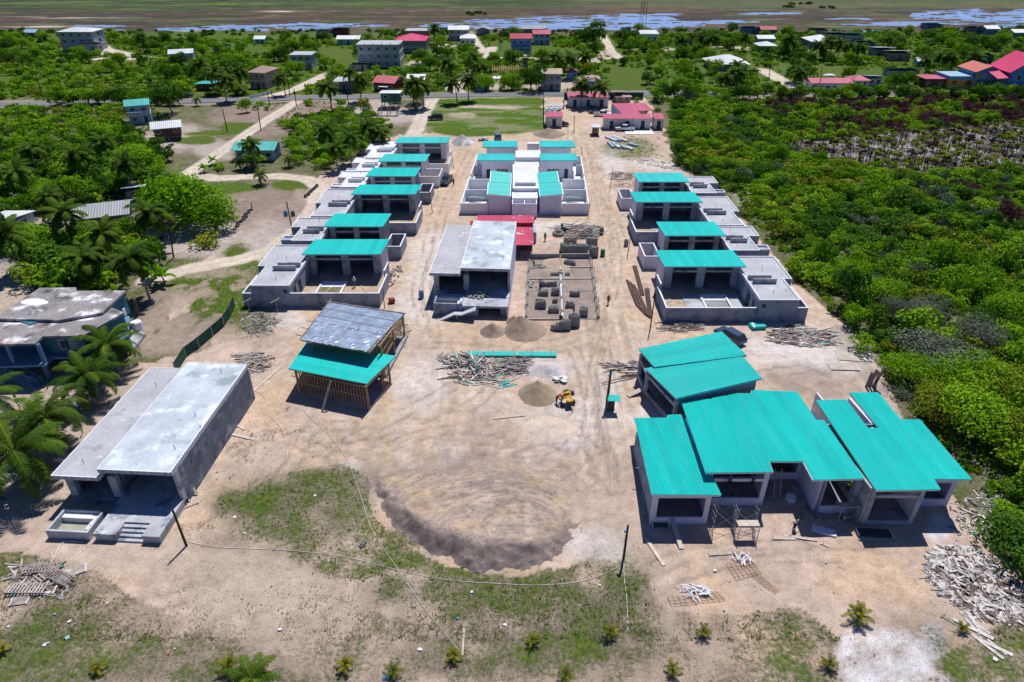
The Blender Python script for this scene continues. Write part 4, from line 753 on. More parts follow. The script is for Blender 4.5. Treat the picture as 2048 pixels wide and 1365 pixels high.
for a in (
 ('tall_house','three storey pale grey house with white roofs, upper left before the marsh',H_,126,196,103,8.4,10,'hip','grey','silver',dict(floors=3,nwin=4,rise=1.3)),
 ('annex','white roofed low annex in front of the tall grey house, upper left',H_,160,199,104,3.2,5,'shed','grey','silver',dict(nwin=2)),
 ('hut','small blue grey hut at the far left beside the marsh','hut',50,74,77,2.8,6,'gable','dgrey','pblue',dict(nwin=2)),
 ('blue_house','pale blue cottage with grey gabled roof in the upper left clearing',H_,342,388,124,3.4,8,'gable','pblue','silver',dict(nwin=3,yaw=18)),
 ('shelter','low teal roofed shelter among palms above the asphalt road, left','shelter',392,428,182,1.9,7,'shed','brown','teal',dict(nwin=2,rise=.6)),
 ('pink_house','rose walled two storey house with brown hip roof by the side road',H_,499,537,178,5.6,10,'hip','rose','rust',dict(floors=2,nwin=3,rise=1.6,yaw=-12)),
 ('unfinished_house','unfinished grey two storey house with white flat roof, upper left of centre',H_,583,627,139,5.4,8,'flat','grey','white',dict(floors=2,nwin=3)),
 ('block_shell','roofless grey block shell by the asphalt road','shell',668,710,182,3.0,8,'flat','dgrey','grey',dict(nwin=3,par=True)),
 ('hut','white roofed hut half hidden by trees in the far left village','hut',427,456,104,2.4,6,'shed','blue','white',dict(nwin=2)),
 ('hut','left one of two pale huts near the marsh, left of the pink roof','hut',632,659,77,3.2,6,'shed','pblue','white',dict(nwin=2)),
 ('hut','maroon hut with white roof near the marsh','hut',663,697,74,3.4,6,'shed','maroon','white',dict(nwin=2)),
 ('hut','small white roofed hut with aqua wall, far left of the pink roof','hut',509,531,88,2.2,5,'gable','aqua','white',dict(nwin=2)),
 ('low_house','low aqua walled house with white roof in front of the maroon hut',H_,674,720,90,2.6,7,'gable','aqua','white',dict(nwin=3)),
 ('apartment_block','three storey bare concrete block of flats with roof columns','building',717,802,136,8.8,11,'flat','grey','grey',dict(floors=3,nwin=5,par=True,ov=.3)),
 ('pink_roof_house','two storey grey house with bright pink hip roof',H_,792,853,107,5.4,13,'hip','dgrey','mag',dict(floors=2,nwin=4,rise=2.2)),
 ('unfinished_house','unfinished red and grey shell just behind the bright pink roof',H_,812,858,90,6.2,8,'flat','rust','grey',dict(floors=2,nwin=3,par=True)),
 ('white_house','large white roofed house with side wing, left of the village road end',H_,897,938,82,5.2,12,'gable','grey','white',dict(floors=2,nwin=3)),
 ('white_house','white cottage with hip roof, right of the large white roofed house',H_,920,951,91,3.2,9,'hip','white','white',dict(nwin=3,rise=1.4)),
 ('dark_house','dark gabled hut behind the white cottage',H_,952,980,72,3.0,8,'gablef','dgrey','grey',dict(nwin=2)),
 ('two_storey_house','blue walled two storey house with straight red roof above a grey ground floor',H_,1021,1064,107,6.2,10,'shedb','skyb','red',dict(floors=2,nwin=3,rise=.9,porch=(0,1,1.6,3.2,'grey'))),
 ('blue_house','blue house with dull pink roof, right of the straight red roof',H_,1066,1101,90,4.8,9,'shedb','pblue','pink',dict(floors=2,nwin=3,rise=.8)),
 ('dark_house','wide grey roofed house behind the red roofed two storey',H_,1043,1091,72,3.4,9,'gable','dgrey','grey',dict(nwin=3)),
 ('white_house','small white house right of the red and white mast',H_,1280,1316,84,3.6,8,'shedb','white','silver',dict(nwin=3,rise=.8)),
 ('hut','small blue hut left of the mast','hut',1246,1263,73,3.2,5,'shed','blue','skyb',dict(nwin=2)),
 ('red_roof_house','maroon cottage with red hip roof and white porch roof by the road',H_,746,792,184,3.1,9,'gable','maroon','red',dict(nwin=3,rise=1.6,porch=(.3,.75,1.5,2.3,'white'),yaw=-14)),
 ('white_roof_house','aqua cottage with mottled white roof, right of the maroon cottage',H_,814,850,175,2.7,8,'gable','pblue','white',dict(nwin=3)),
 ('grey_house','grey two storey house with tan roof and dark open balcony by the road',H_,1083,1123,182,5.8,10,'gable','grey','tan',dict(floors=2,nwin=3,rise=.9)),
 ('kiosk','small turquoise kiosk with pink panel beside the round roadside tree','kiosk',951,980,183,2.6,3,'shed','pblue','teal',dict(nwin=2,rise=.3)),
 ('hut','small blue hut with pink roof among palms behind the road','hut',1134,1155,160,2.7,5,'hip','skyb','pink',dict(nwin=2,rise=1)),
 ('pink_roof_house','blue shack with faded pink roof behind roadside palms',H_,1170,1201,180,3.2,8,'hip','skyb','rose',dict(nwin=3,rise=1.2)),
 ('gazebo','beige roofed gazebo in the grass behind the roadside shacks','gazebo',1176,1200,138,2.4,6,'hip','brown','tan',dict(nwin=2,rise=1.1)),
 ('shelter','tiny teal roofed shelter behind the timber frames','shelter',1044,1057,134,2.4,3,'shed','dgrey','teal',dict(nwin=1,door=False)),
 ('hip_roof_house','wide house under a large pale hip roof in the right village',H_,1420,1497,142,2.6,13,'hip','dgrey','silver',dict(nwin=4,rise=2.6,ov=.9)),
 ('hip_roof_house','grey house with big white hip roof near the marsh, right village',H_,1620,1670,98,3.2,13,'hip','dgrey','white',dict(nwin=4,rise=2.2)),
 ('long_house','long grey house with silver roof behind the white hip roof',H_,1649,1690,84,3.4,8,'shed','grey','silver',dict(nwin=4)),
 ('teal_roof_house','grey house with teal roof beside the long silver roof',H_,1687,1726,86,3.4,8,'shed','grey','teal',dict(nwin=3)),
 ('hut','grey hut with white roof just below the teal roofed far house','hut',1717,1751,98,2.6,6,'shed','dgrey','white',dict(nwin=2)),
 ('hut','silver roofed hut behind the other far roofs','hut',1622,1655,73,3.0,6,'shed','dgrey','aqua',dict(nwin=2)),
 ('lime_house','lime green cottage with white roof',H_,1516,1553,105,2.8,8,'hip','lime','silver',dict(nwin=3,rise=1.4)),
 ('white_roof_house','white roofed house directly behind the lime green cottage',H_,1514,1548,91,3.0,7,'gable','grey','white',dict(nwin=2)),
 ('hut','left one of three small huts on the marsh edge','hut',1484,1514,69,3.0,6,'shed','blue','white',dict(nwin=2)),
 ('hut','red roofed dark hut on the marsh edge','hut',1520,1552,72,3.0,7,'gable','blue','red',dict(nwin=2)),
 ('hut','tan roofed cabin with pink trim left of many palms','hut',1362,1384,99,3.0,6,'shed','blue','rose',dict(nwin=2)),
 ('grey_house','grey bungalow with silver roof, left one of a pair',H_,1749,1786,116,3.2,8,'shed','dgrey','silver',dict(nwin=3)),
 ('grey_house','grey bungalow with silver roof, right one of a pair',H_,1776,1820,122,3.0,7,'shed','rust','silver',dict(nwin=3)),
 ('hut','tiny white roofed hut left of the green shack','hut',1832,1848,134,2.2,4,'gable','aqua','white',dict(nwin=1,door=False)),
 ('green_shack','sea green shack with white roof above the painted arch building',H_,1951,1984,127,3.2,7,'shed','green','white',dict(nwin=2,yaw=-10)),
 ('hut','grey hut with white roof at the far right marsh edge','hut',1936,1961,68,2.8,6,'shed','dgrey','white',dict(nwin=2)),
 ('hut','blue hut with white roof at the far right marsh edge','hut',1969,1996,71,3.2,7,'gable','blue','white',dict(nwin=2)),
 ('hut','grey hut cut by the right edge near the marsh','hut',2024,2058,79,3.2,7,'gable','dgrey','white',dict(nwin=2)),
 ('low_house','long low pale roofed house half hidden by trees near the lagoon',H_,1851,1886,60,2.6,7,'shed','dgrey','white',dict(nwin=3)),
 ('red_roof_gallery','long white building with a red roof beside the right side road','building',1619,1702,184,3.0,8,'gable','white','pink',dict(nwin=6,rise=1.0)),
 ('hut','pink hip roofed hut attached right of the long red roof','hut',1704,1737,176,2.6,7,'hip','white','pink',dict(nwin=2)),
 ('hut','pale blue roofed shed right of the pink hip roof','shed',1733,1763,172,2.4,6,'shed','white','pblue',dict(nwin=2)),
 ('shelter','bright blue roofed long shelter in front of the open lawn','shelter',1775,1838,154,2.2,5,'shed','grey','skyb',dict(nwin=3)),
 ('pavilion','open pavilion with flat dull red roof left of the painted arch building','pavilion',1845,1888,176,3.2,7,'hip','brown','pink',dict(nwin=3,rise=.5)),
 ('cabin','brown plank cabin on stilts with white and blue roof in the bare yard','cabin',312,366,282,2.5,6.5,'gable','brown','silver',dict(nwin=3,stilt=1.1,rise=1.1,yaw=22,ov=.7)),
 ('wooden_house','two storey weathered blue grey wooden house with teal roof and lean-to',H_,262,306,248,5.4,6.0,'gable','pblue','teal',dict(floors=2,nwin=2,rise=1.2,yaw=24,porch=(0,.62,1.2,4.0,'silver'))),
 ('teal_roof_cottage','cottage with long teal roof half hidden behind a bush by the white track',H_,470,552,322,2.9,6.5,'gable','pblue','teal',dict(nwin=4,rise=1.1,ov=.9)),
 ('shack','weathered grey gabled shack in the left grove','shack',158,258,456,2.5,7.5,'gable','dgrey','grey',dict(nwin=3,rise=1.2,yaw=20,ov=.8)),
 ('shack','ruined tin shed with bent white roof between the grey shack and the lime tree','shack',254,292,402,2.0,4,'shed','dgrey','silver',dict(nwin=1,door=False,yaw=20)),
 ('shack','pale roofed shack mostly behind the lime bush at the left edge','shack',-20,40,470,2.4,6,'shed','white','silver',dict(nwin=2)),
 ('hut','grey shed among palms left of the block of flats, white roof','hut',700,735,142,2.2,5,'shed','grey','white',dict(nwin=2)),
): 
    *b,k=a; hut(*b[:3],b[3],b[4],b[5],b[6],b[7],b[8],b[9],b[10],**k)
# stilt house beside the field
hut('stilt_house','dark green hut on tall stilts with white roof and unfinished posts in front','cabin',762,802,219,2.4,5,'shed','green','white',stilt=2.3,rise=.4,nwin=2)
r=root('post_frame','bare unfinished posts and ground beams in front of the dark green stilt house','posts',G(775,232))
for px,py in ((758,232),(776,232),(794,232),(764,228),(781,228),(797,227)):
    x,y,_=G(px,py); mb=MB(); mb.box(x-.12,x+.12,y-.12,y+.12,0,2.6); mb.build('post',gwood,r)
mb=MB(); a=G(745,233);b=G(797,233); mb.box(a[0],b[0],a[1]-.4,a[1]-.2,0,.35); mb.build('ground_beam',gwood,r)
x,y,_=G(731,230); mb=MB(); mb.tube([(x,y,0),(x,y,2.0)],.9,10); o=mb.build('water_tank',mk('grey_tank',(.14,.2,.24),.6)); tag(o,'round dark grey water tank left of the stilt house posts','water tank')
# timber frames
for nm,lb,x0,x1,yb in (('house_skeleton','left one of two bare yellow timber house frames behind the round roadside trees',985,1012,160),('house_skeleton','right one of two bare yellow timber house frames behind the round roadside trees',1018,1046,160)):
    a=G(x0,yb);b=G(x1,yb); r=root(nm,lb,'timber frame',((a[0]+b[0])/2,a[1],0),'yellow timber frames'); g=mk('yellow_lumber',(.55,.38,.17),.8)
    for i in range(4):
        for yy in (0,5):
            x=a[0]+(b[0]-a[0])*i/3; mb=MB(); mb.box(x-.12,x+.12,a[1]+yy-.12,a[1]+yy+.12,0,3.2); mb.build('post',g,r)
    for yy in (0,5): mb=MB(); mb.box(a[0]-.1,b[0]+.1,a[1]+yy-.12,a[1]+yy+.12,3.2,3.5); mb.build('top_beam',g,r)
    mb=MB()
    for i in range(7): x=a[0]+(b[0]-a[0])*i/6; mb.beam((x,a[1]-.2,3.55),(x,a[1]+5.2,4.2),.1)
    mb.build('rafters',g,r); mb=MB(); mb.box(a[0],b[0],a[1],a[1]+5,0,.4); mb.build('floor_slab',white,r); EXC.append(((a[0]+b[0])/2,a[1]+2,4.5)); EXC.append(((a[0]+b[0])/2,a[1]-2,2.5))
# yellow and blue arch building with its gabled neighbours
def arches():
    a=G(1893,178);b=G(1946,178); r=root('arch_building','painted blue and yellow single storey building with arched windows, flat roof','building',((a[0]+b[0])/2,a[1],0))
    w=(b[0]-a[0])/2
    def L(n,m,f,p=r): mb=MB(); f(mb); return mb.build(n,m,p,True)
    wl_=L('wall',vm('yellow'),lambda mb:mb.box(-w,w,0,9,.5,3.2)); L('plinth',vm('skyb'),lambda mb:mb.box(-w-.05,w+.05,-.05,9.05,0,.5)); L('roof',vm('skyb'),lambda mb:mb.box(-w-.2,w+.2,-.2,9.2,3.2,4.2)); L('cornice',vm('pblue'),lambda mb:mb.box(-w-.35,w+.35,-.35,9.35,4.2,4.4))
    def arch(x,z,ww,hh,p,mat,nm='arched_window',y=-.04):
        def f(mb):
            pts=[(x-ww,z),(x+ww,z),(x+ww,z+hh*.6)]+[(x+ww*math.cos(t),z+hh*.6+hh*.4*math.sin(t)) for t in (.5,1,1.57,2.1,2.6)]+[(x-ww,z+hh*.6)]
            n=len(pts); mb.add([(q[0],y,q[1]) for q in pts]+[(q[0],0.0,q[1]) for q in pts],[tuple(range(n))]+[(i,n+i,n+(i+1)%n,(i+1)%n) for i in range(n)])
        return L(nm,mat,f,p)
    for x in (-w*.55,w*.5): arch(x,1.2,.9,1.7,wl_,glass)
    for x in (-w*.02,w-.15): L('pilaster',vm('pblue'),lambda mb:mb.box(x-.15,x+.15,-.1,-.003,.5,3.2),wl_)
    EXC.append((r.location[0],r.location[1]+4,7)); EXC.append((r.location[0],r.location[1]-3,5))
    a=G(1942,179);b=G(1992,179); r2=root('arch_house','two storey blue house with salmon gabled roof and yellow arched windows','building',((a[0]+b[0])/2,a[1],0)); w=(b[0]-a[0])/2
    def L(n,m,f,p=r2): mb=MB(); f(mb); return mb.build(n,m,p,True)
    wl_=L('wall',vm('skyb'),lambda mb:mb.box(-w,w,1.5,11,0,6.2)); L('balcony_slab',vm('blue'),lambda mb:mb.box(-w,w,0,1.497,3.0,3.3)); L('front_wall',vm('skyb'),lambda mb:mb.box(-w,w,0,.2,3.301,6.0))
    for x in (-w+.2,-w*.3,w*.4,w-.2): L('column',vm('pblue'),lambda mb:mb.box(x-.15,x+.15,0,.3,0,2.999))
    for i,x in enumerate((-w*.72,-w*.25,w*.25,w*.72)): arch(x,3.7,.75,1.9,r2,vm('yellow') if i in(0,3) else vm('pblue'))
    for i,x in enumerate((-w*.6,0,w*.6)): L('door',vm('yellow') if i<2 else dark,lambda mb:mb.box(x-.6,x+.6,1.45,1.497,.1,2.6),wl_)
    L('roof',rm('orange'),lambda mb:(mb.slab([(-w-.7,-.7,6.0),(0,-.7,8.0),(0,11.5,8.0),(-w-.7,11.5,6.0)],.15),mb.slab([(.003,-.7,8.0),(w+.7,-.7,6.0),(w+.7,11.5,6.0),(.003,11.5,8.0)],.15)))
    L('gable_wall',vm('skyb'),lambda mb:mb.add([(-w,0,5.95),(w,0,5.95),(0,0,7.85),(-w,.15,5.95),(w,.15,5.95),(0,.15,7.85)],[(0,1,2),(5,4,3)])); EXC.append((r2.location[0],r2.location[1]+4,8)); EXC.append((r2.location[0],r2.location[1]-3,5))
    a=G(2008,186);b=G(2090,186); r3=root('gabled_house','tall blue house with steep crimson roofs cut by the right edge','building',((a[0]+b[0])/2,a[1],0)); w=(b[0]-a[0])/2
    def L(n,m,f,p=r3): mb=MB(); f(mb); return mb.build(n,m,p,True)
    wl_=L('wall',vm('skyb'),lambda mb:mb.box(-w,w,0,12,3,7.2)); L('ground_floor',vm('yellow'),lambda mb:mb.box(-w+.3,w-.3,1.5,12,0,2.98)); L('roof',rm('mag'),lambda mb:(mb.slab([(-w-1,-1,6.9),(0,-1,12.2),(0,12.5,12.2),(-w-1,12.5,6.9)],.2),mb.slab([(.003,-1,12.2),(w+1,-1,6.9),(w+1,12.5,6.9),(.003,12.5,12.2)],.2)))
    L('gable_wall',vm('skyb'),lambda mb:mb.add([(-w,0,7.15),(w,0,7.15),(0,0,12),(-w,.15,7.15),(w,.15,7.15),(0,.15,12)],[(0,1,2),(5,4,3)])); L('veranda_roof',rm('mag'),lambda mb:mb.slab([(-w-5,-1.5,5.0),(-w,-1.5,5.4),(-w,5,6.6),(-w-5,5,6.4)],.15))
    for x in (-w*.55,.1,w*.5):
        wf=L('window',M['coping'],lambda mb:mb.box(x-.8,x+.8,-.05,-.003,7.4 if x<0.2 and x>-1 else 4.2,8.9 if x<.2 and x>-1 else 6.0),wl_); L('pane',glass,lambda mb:mb.box(x-.65,x+.65,-.08,-.053,7.55 if x<.2 and x>-1 else 4.35,8.75 if x<.2 and x>-1 else 5.85),wf)
    for x in (-w+.2,-w*.4,w*.3): L('column',vm('pblue'),lambda mb:mb.box(x-.2,x+.2,-.2,.2,0,2.99))
    L('balcony_slab',vm('blue'),lambda mb:mb.box(-w-5,w,-1.2,-.01,2.8,3.1)); EXC.append((r3.location[0],r3.location[1]+4,10)); EXC.append((r3.location[0]-3,r3.location[1]-3,6))
arches()
# ---------------- site compound ----------------
def container(name,label,x0,x1,yb,h,d,rc,nd,group=None,wc='white',rear=False):
    a=G(x0,yb);b=G(x1,yb);w=(b[0]-a[0])/2; r=root(name,label,'site office',((a[0]+b[0])/2,a[1],0),group)
    def L(n,m,f,p=r): mb=MB(); f(mb); return mb.build(n,m,p,True)
    wl_=L('wall',ribbed('container_'+wc,VC[wc],0,.45,.6,.03),lambda mb:mb.box(-w,w,0,d,.15,h)); L('base_beam',steel,lambda mb:mb.box(-w+.1,w-.1,.1,d-.1,0,.149))
    L('roof',rm(rc),lambda mb:mb.slab([(-w-.25,-.8,h+.12),(w+.25,-.8,h+.12),(w+.25,d+.4,h+.5),(-w-.25,d+.4,h+.5)],.1))
    for i in range(nd):
        x=-w+(i+.5)*2*w/nd; dd=L('door',dark,lambda mb:mb.box(x-.55,x+.55,-.04,-.003,.2,2.4),wl_)
        for s in (-1,1): L('shutter',M['coping'],lambda mb:mb.box(x+s*1.0-.4,x+s*1.0+.4,-.06,-.003,.2,2.4),wl_)
    EXC.append((r.location[0],r.location[1]+1,w+2)); return r
container('site_office','long white site office with a double red roof beside the asphalt road',1136,1216,215,3.2,4.5,'pink',3)
container('site_office','long white site office with red roof behind the white crew cab pickup',1207,1300,259,3.1,3.2,'pink',3)
container('site_store','small white store with red roof at the right end of the offices',1308,1325,259,3.0,4.5,'pink',1)
container('site_store','pink roofed white store beside the green field fence',1092,1124,255,3.1,4.0,'pink',1)
mb=MB(); mb.slab([G(1246,232.5,3.0),G(1321,235,3.0),G(1320,231,3.3),G(1247,229,3.3)],.1); o=mb.build('lean_to_roof',rm('aqua')); r=root('lean_to','narrow pale aqua roof strip behind the long site office','shelter',tuple(o.location[:2])+(0,)); o.parent=r; o.location=tuple(o.location[i]-r.location[i] for i in range(3)); 
for px in (1250,1318): x,y,_=G(px,241); mb=MB(); mb.box(x-.1,x+.1,y,y+.2,0,2.95); mb.build('post',vm('skyb'),r)
# L shaped pink roof workshop
r=root('workshop','workshop under an L shaped dull pink metal roof beside the parked cars','workshop',G(1262,238))
P=[G(x,y,z) for x,y,z in ((1224,207,3.3),(1289,206,3.3),(1307,221,3.3),(1276,222.5,3.3),(1283,231,3.3),(1248,231,3.3))]
mb=MB(); mb.slab(P,.12); mb.build('roof',rm('pink'),r)
mb=MB(); wl(mb,P[0][:2],P[5][:2],.2,0,3.1); mb.build('side_wall',vm('pblue'),r); mb=MB(); wl(mb,(P[5][0]+.3,P[5][1]+.4),(P[4][0]-.3,P[4][1]+.4),.2,0,3.1); mb.build('front_wall',vm('white'),r)
for p in (P[1],P[2],P[3]): mb=MB(); mb.box(p[0]-.4,p[0]-.2,p[1]-.1,p[1]+.1 if p is not P[1] else p[1]-.05,0,3.1); mb.build('post',vm('tan'),r)
mb=MB(); mb.prism([p[:2] for p in P],0,.1); mb.build('floor_slab',concd,r); EXC.append((P[4][0],P[4][1]+4,9)); EXC.append((G(1300,215)[0],G(1300,215)[1],6))
hut('site_hut','small open shed with pale grey roof in the middle of the sand drive','hut',1184,1199,272,2.3,3.0,'shed','brown','silver',nwin=1,door=False,rise=.2)
hut('hut','tiny red roofed hut behind the workshop, next to the green fence','hut',1228,1243,205,2.2,3,'shed','dgrey','pink',nwin=1,door=False)
hut('shelter','low red edged shelter behind the workshop roof','shelter',1231,1262,207,1.9,2.5,'shed','tan','rose',nwin=2,rise=.2,door=False)
def fence(name,label,pts,h,mat,postm=steel,sp=3.0,posts=True,z=0.04,group=None):
    P=W(pts); r=root(name,label,'fence',(P[0][0],P[0][1],0),group)
    for (a,b) in zip(P[:-1],P[1:]): mb=MB(); wl(mb,a,b,.05,z,h); mb.build('panel',mat,r)
    if posts:
        for (a,b) in zip(P[:-1],P[1:]):
            L=math.dist(a,b);n=max(1,int(L/sp))
            for i in range(n): x=a[0]+(b[0]-a[0])*i/n;y=a[1]+(b[1]-a[1])*i/n; mb=MB(); mb.box(x-.06,x+.06,y+.03,y+.15,0,h+.12); mb.build('post',postm,r)
    return r
gnet=mk('green_fence_sheet',(.008,.07,.055),.7,(.5,.2),(6,.1))
fence('sheet_fence','tall dark green sheet fence along the asphalt road behind the offices',[(1128,200),(1286,200)],2.4,gnet); fence('sheet_fence','dark green sheet fence at the left end of the offices',[(1128,218),(1128,200)],2.2,gnet); fence('sheet_fence','dark green fence between the green field and the sand drive',[(1088,256),(1087,196)],1.8,mk('dark_net',(.02,.05,.045),.8))
# netting fence near the blue house
NF=[(352,748),(372,716),(398,697),(425,674),(448,654),(462,632),(470,612)]; fence('netting_fence','sagging dark green netting fence curving beside the long concrete roof',NF,1.7,mk('green_netting',(.012,.07,.05),.8,(1.5,.3),(10,.2)),gwood,2.6)
fence('picket_fence','thin grey picket fence beside the rose walled house',[(500,199),(540,188)],1.0,M['coping'])
# ---------------- blue stilt house, left edge ----------------
def stilthouse():
    r=root('stilt_house','large blue house on stilts with stained concrete roof and white railings, left edge',H_,(-61,76,0)); bm=mk('petrol_blue_paint',(.045,.17,.23),.8,(.5,.15),(5,.06),stain=((.035,.12,.17),.6,.6)); bt=mk('blue_trim',(.10,.22,.36),.7)
    stain=mk('stained_roof',(.27,.25,.25),.95,(.25,.25),(3,.2),.5,4,stain=[((.10,.095,.095),.35,.55),((.62,.61,.62),.5,.545),((.32,.09,.11),.42,.64)])
    zr=6.1
    up=[(0,637),(79,576),(152,575),(153,582),(252,581),(205,625),(150,640),(26,644)]; lo=[(-40,640),(40,626),(110,612),(205,608),(248,625),(166,671.5),(85,673),(70,687.5),(-40,690)]
    mb=MB(); mb.slab([G(x,y,zr+.35) for x,y in [(-30,637),(-10,637),(79,576),(152,575),(153,582),(252,581),(205,625),(120,640)]],.3); mb.build('upper_roof',stain,r)
    mb=MB(); mb.slab([G(x,y,zr-.1) for x,y in lo],.3); mb.build('lower_roof',stain,r)
    for k,(cx,cy,rx,ry,zq) in enumerate(((69,604,27,6.5,zr+.352),(162,636,24,6,zr-.098))):
        mb=MB(); mb.prism([G(cx+rx*math.cos(t)*(1+.12*math.sin(3*t)),cy+ry*math.sin(t),zq)[:2] for t in [i*pi/8 for i in range(16)]],zq,zq+.012); mb.build('lime_patch',white,r)
    def BB(n,m,pts,z0,z1,p=r): mb=MB(); mb.prism([G(x,y,zr)[:2] for x,y in pts],z0,z1); return mb.build(n,m,p)
    w1=BB('upper_wall',bm,[(92,668),(164,668),(245,625),(208,620),(122,622)],2.9,zr-.4); w2=BB('upper_wall',bm,[(12,634),(85,590),(150,586),(248,586),(204,624),(120,630),(60,650)],2.9,zr+.05); w3=BB('porch_back_wall',bm,[(-40,660),(70,655),(92,668),(100,640),(-40,630)],2.9,zr-.4)
    for i,(u0,u1) in enumerate(((.26,.62),)):
        A=np.array(G(92,668,zr)[:2]);B_=np.array(G(162,667,zr)[:2]); d=(B_-A)/np.linalg.norm(B_-A); n=np.array((d[1],-d[0])); a=A+(B_-A)*u0+n*.03;b=A+(B_-A)*(u0+.3)+n*.03; c=A+(B_-A)*(u0+.31)+n*.03; e=A+(B_-A)*(u0+.6)+n*.03
        mb=MB(); wl(mb,a,e,.05,3.75,5.15); wf=mb.build('window',white,w1); mb=MB(); wl(mb,a+n*.02+d*.08,b+n*.02-d*.03,.05,3.83,5.07); mb.build('pane',dark,wf)
        mb=MB(); 
        for k in range(5): mb.beam(tuple(c+(e-c)*k/4+n*.04)+(3.8,),tuple(c+(e-c)*k/4+n*.04)+(5.1,),.05)
        for k in range(4): mb.beam(tuple(c+n*.05)+(3.85+k*.4,),tuple(e+n*.05)+(3.85+k*.4,),.05)
        mb.build('window_grille',M['coping'],wf)
    for px,py in ((226,626),(238,608)):
        A=np.array(G(px,py,zr)[:2]); mb=MB(); mb.box(A[0]-.02+.35,A[0]+.42,A[1]-.3,A[1]+.3,4.3,5.3); mb.build('window',white,w1)
    flr=BB('floor_slab',bt,[(-40,692),(72,688),(88,674),(166,672),(243,632),(246,594),(85,588),(-40,640)],2.6,2.899)
    for px,py in ((101,759),(10,770),(-30,770),(128,724),(180,735),(220,722),(265,705),(140,706),(258,655),(200,690),(60,700)):
        x,y,_=G(px,py); mb=MB(); mb.box(x-.22,x+.22,y-.22,y+.22,0,2.6); mb.build('stilt',bt,r)
    for px,py in ((70,686),(8,688)):
        x,y,_=G(px,py,zr); mb=MB(); mb.box(x-.2,x+.2,y+.1,y+.5,2.9,zr-.4); mb.build('column',bt,r)
    rail=white
    def railing(a,b,n=14,h=1.0):
        a=np.array(a,float);b=np.array(b,float); mb=MB(); mb.beam(a+(0,0,h),b+(0,0,h),.1); mb.beam(a+(0,0,.15),b+(0,0,.15),.07)
        for i in range(n+1): p=a+(b-a)*i/n; mb.beam(p+(0,0,.15),p+(0,0,h),.07)
        mb.build('railing',bt,r)
    A=G(70,688,3);B_=G(-40,692,3); railing(A,B_,20); C_=G(20,752,1.2); D=G(-40,752,1.2); E_=G(88,780,0.1)
    railing(C_,D,16); railing(C_,G(80,772,.1),14); railing(G(30,735,1.2),G(88,768,.1),14)
    mb=MB(); 
    a=np.array(G(25,745,1.0));b=np.array(G(84,770,0))
    for k in range(6): p=a+(b-a)*k/6; mb.box(p[0],p[0]+.75,p[1]-.9,p[1]+.9,0,1.05-k*.17)
    mb.build('staircase',bt,r); mb=MB(); mb.prism([G(x,y,1.0)[:2] for x,y in ((-40,756),(24,752),(32,735),(-40,738))],0,1.0); mb.build('landing',conc,r)
    mb=MB(); mb.prism([G(x,y,.4)[:2] for x,y in ((252,690),(262,705),(290,668),(275,655))],0,.45); mb.build('side_terrace',conc,r)
    for q in ((-61,80,9),(-56,84,8),(-66,82,9),(-64,70,6),(-66,76,6)): EXC.append(q)
stilthouse()
x,y,_=G(278,664); r=root('water_tank','round white water tank beside the blue stilt house','water tank',(x,y,.46)); mb=MB(); mb.tube([(x,y,.46),(x,y,1.7)],.75,16); mb.build('tank_body',white,r); mb=MB(); mb.tube([(x,y,1.7),(x,y,1.78)],.6,16); mb.build('lid',M['coping'],r)
for px,py,c,lb in ((252,668,'dgrey','dark barrel left of the white water tank'),(263,664,'skyb','bright blue barrel touching the white water tank'),(883-10,0,'','')):
    if not c: continue
    x,y,_=G(px,py); r=root('barrel',lb,'barrel',(x,y,.46)); mb=MB(); mb.tube([(x,y,.46),(x,y,1.3)],.3,10); mb.build('barrel_body',vm(c),r); mb=MB(); mb.tube([(x,y,1.3),(x,y,1.34)],.26,10); mb.build('lid',M['coping'],r)
# mast
def mast():
    x,y,_=G(1283,72); r=root('lattice_mast','red and white lattice radio mast rising out of the picture top','mast',(x,y,0)); Hm=44
    for i in range(8):
        mb=MB(); z0,z1=i*Hm/8,(i+1)*Hm/8; w0,w1=2.0*(1-z0/Hm*.6),2.0*(1-z1/Hm*.6)
        for a in range(3):
            t=a*2.094+.3; t2=t+2.094; mb.tube([(x+w0*math.cos(t),y+w0*math.sin(t),z0),(x+w1*math.cos(t),y+w1*math.sin(t),z1)],.13,4)
            for k in range(3):
                f0,f1=k/3,(k+1)/3; wa=w0+(w1-w0)*f0;wb=w0+(w1-w0)*f1; mb.tube([(x+wa*math.cos(t),y+wa*math.sin(t),z0+(z1-z0)*f0),(x+wb*math.cos(t2),y+wb*math.sin(t2),z0+(z1-z0)*f1)],.07,4)
        mb.build('mast_section',vm('red') if i%2==0 else vm('white'),r)
mast()
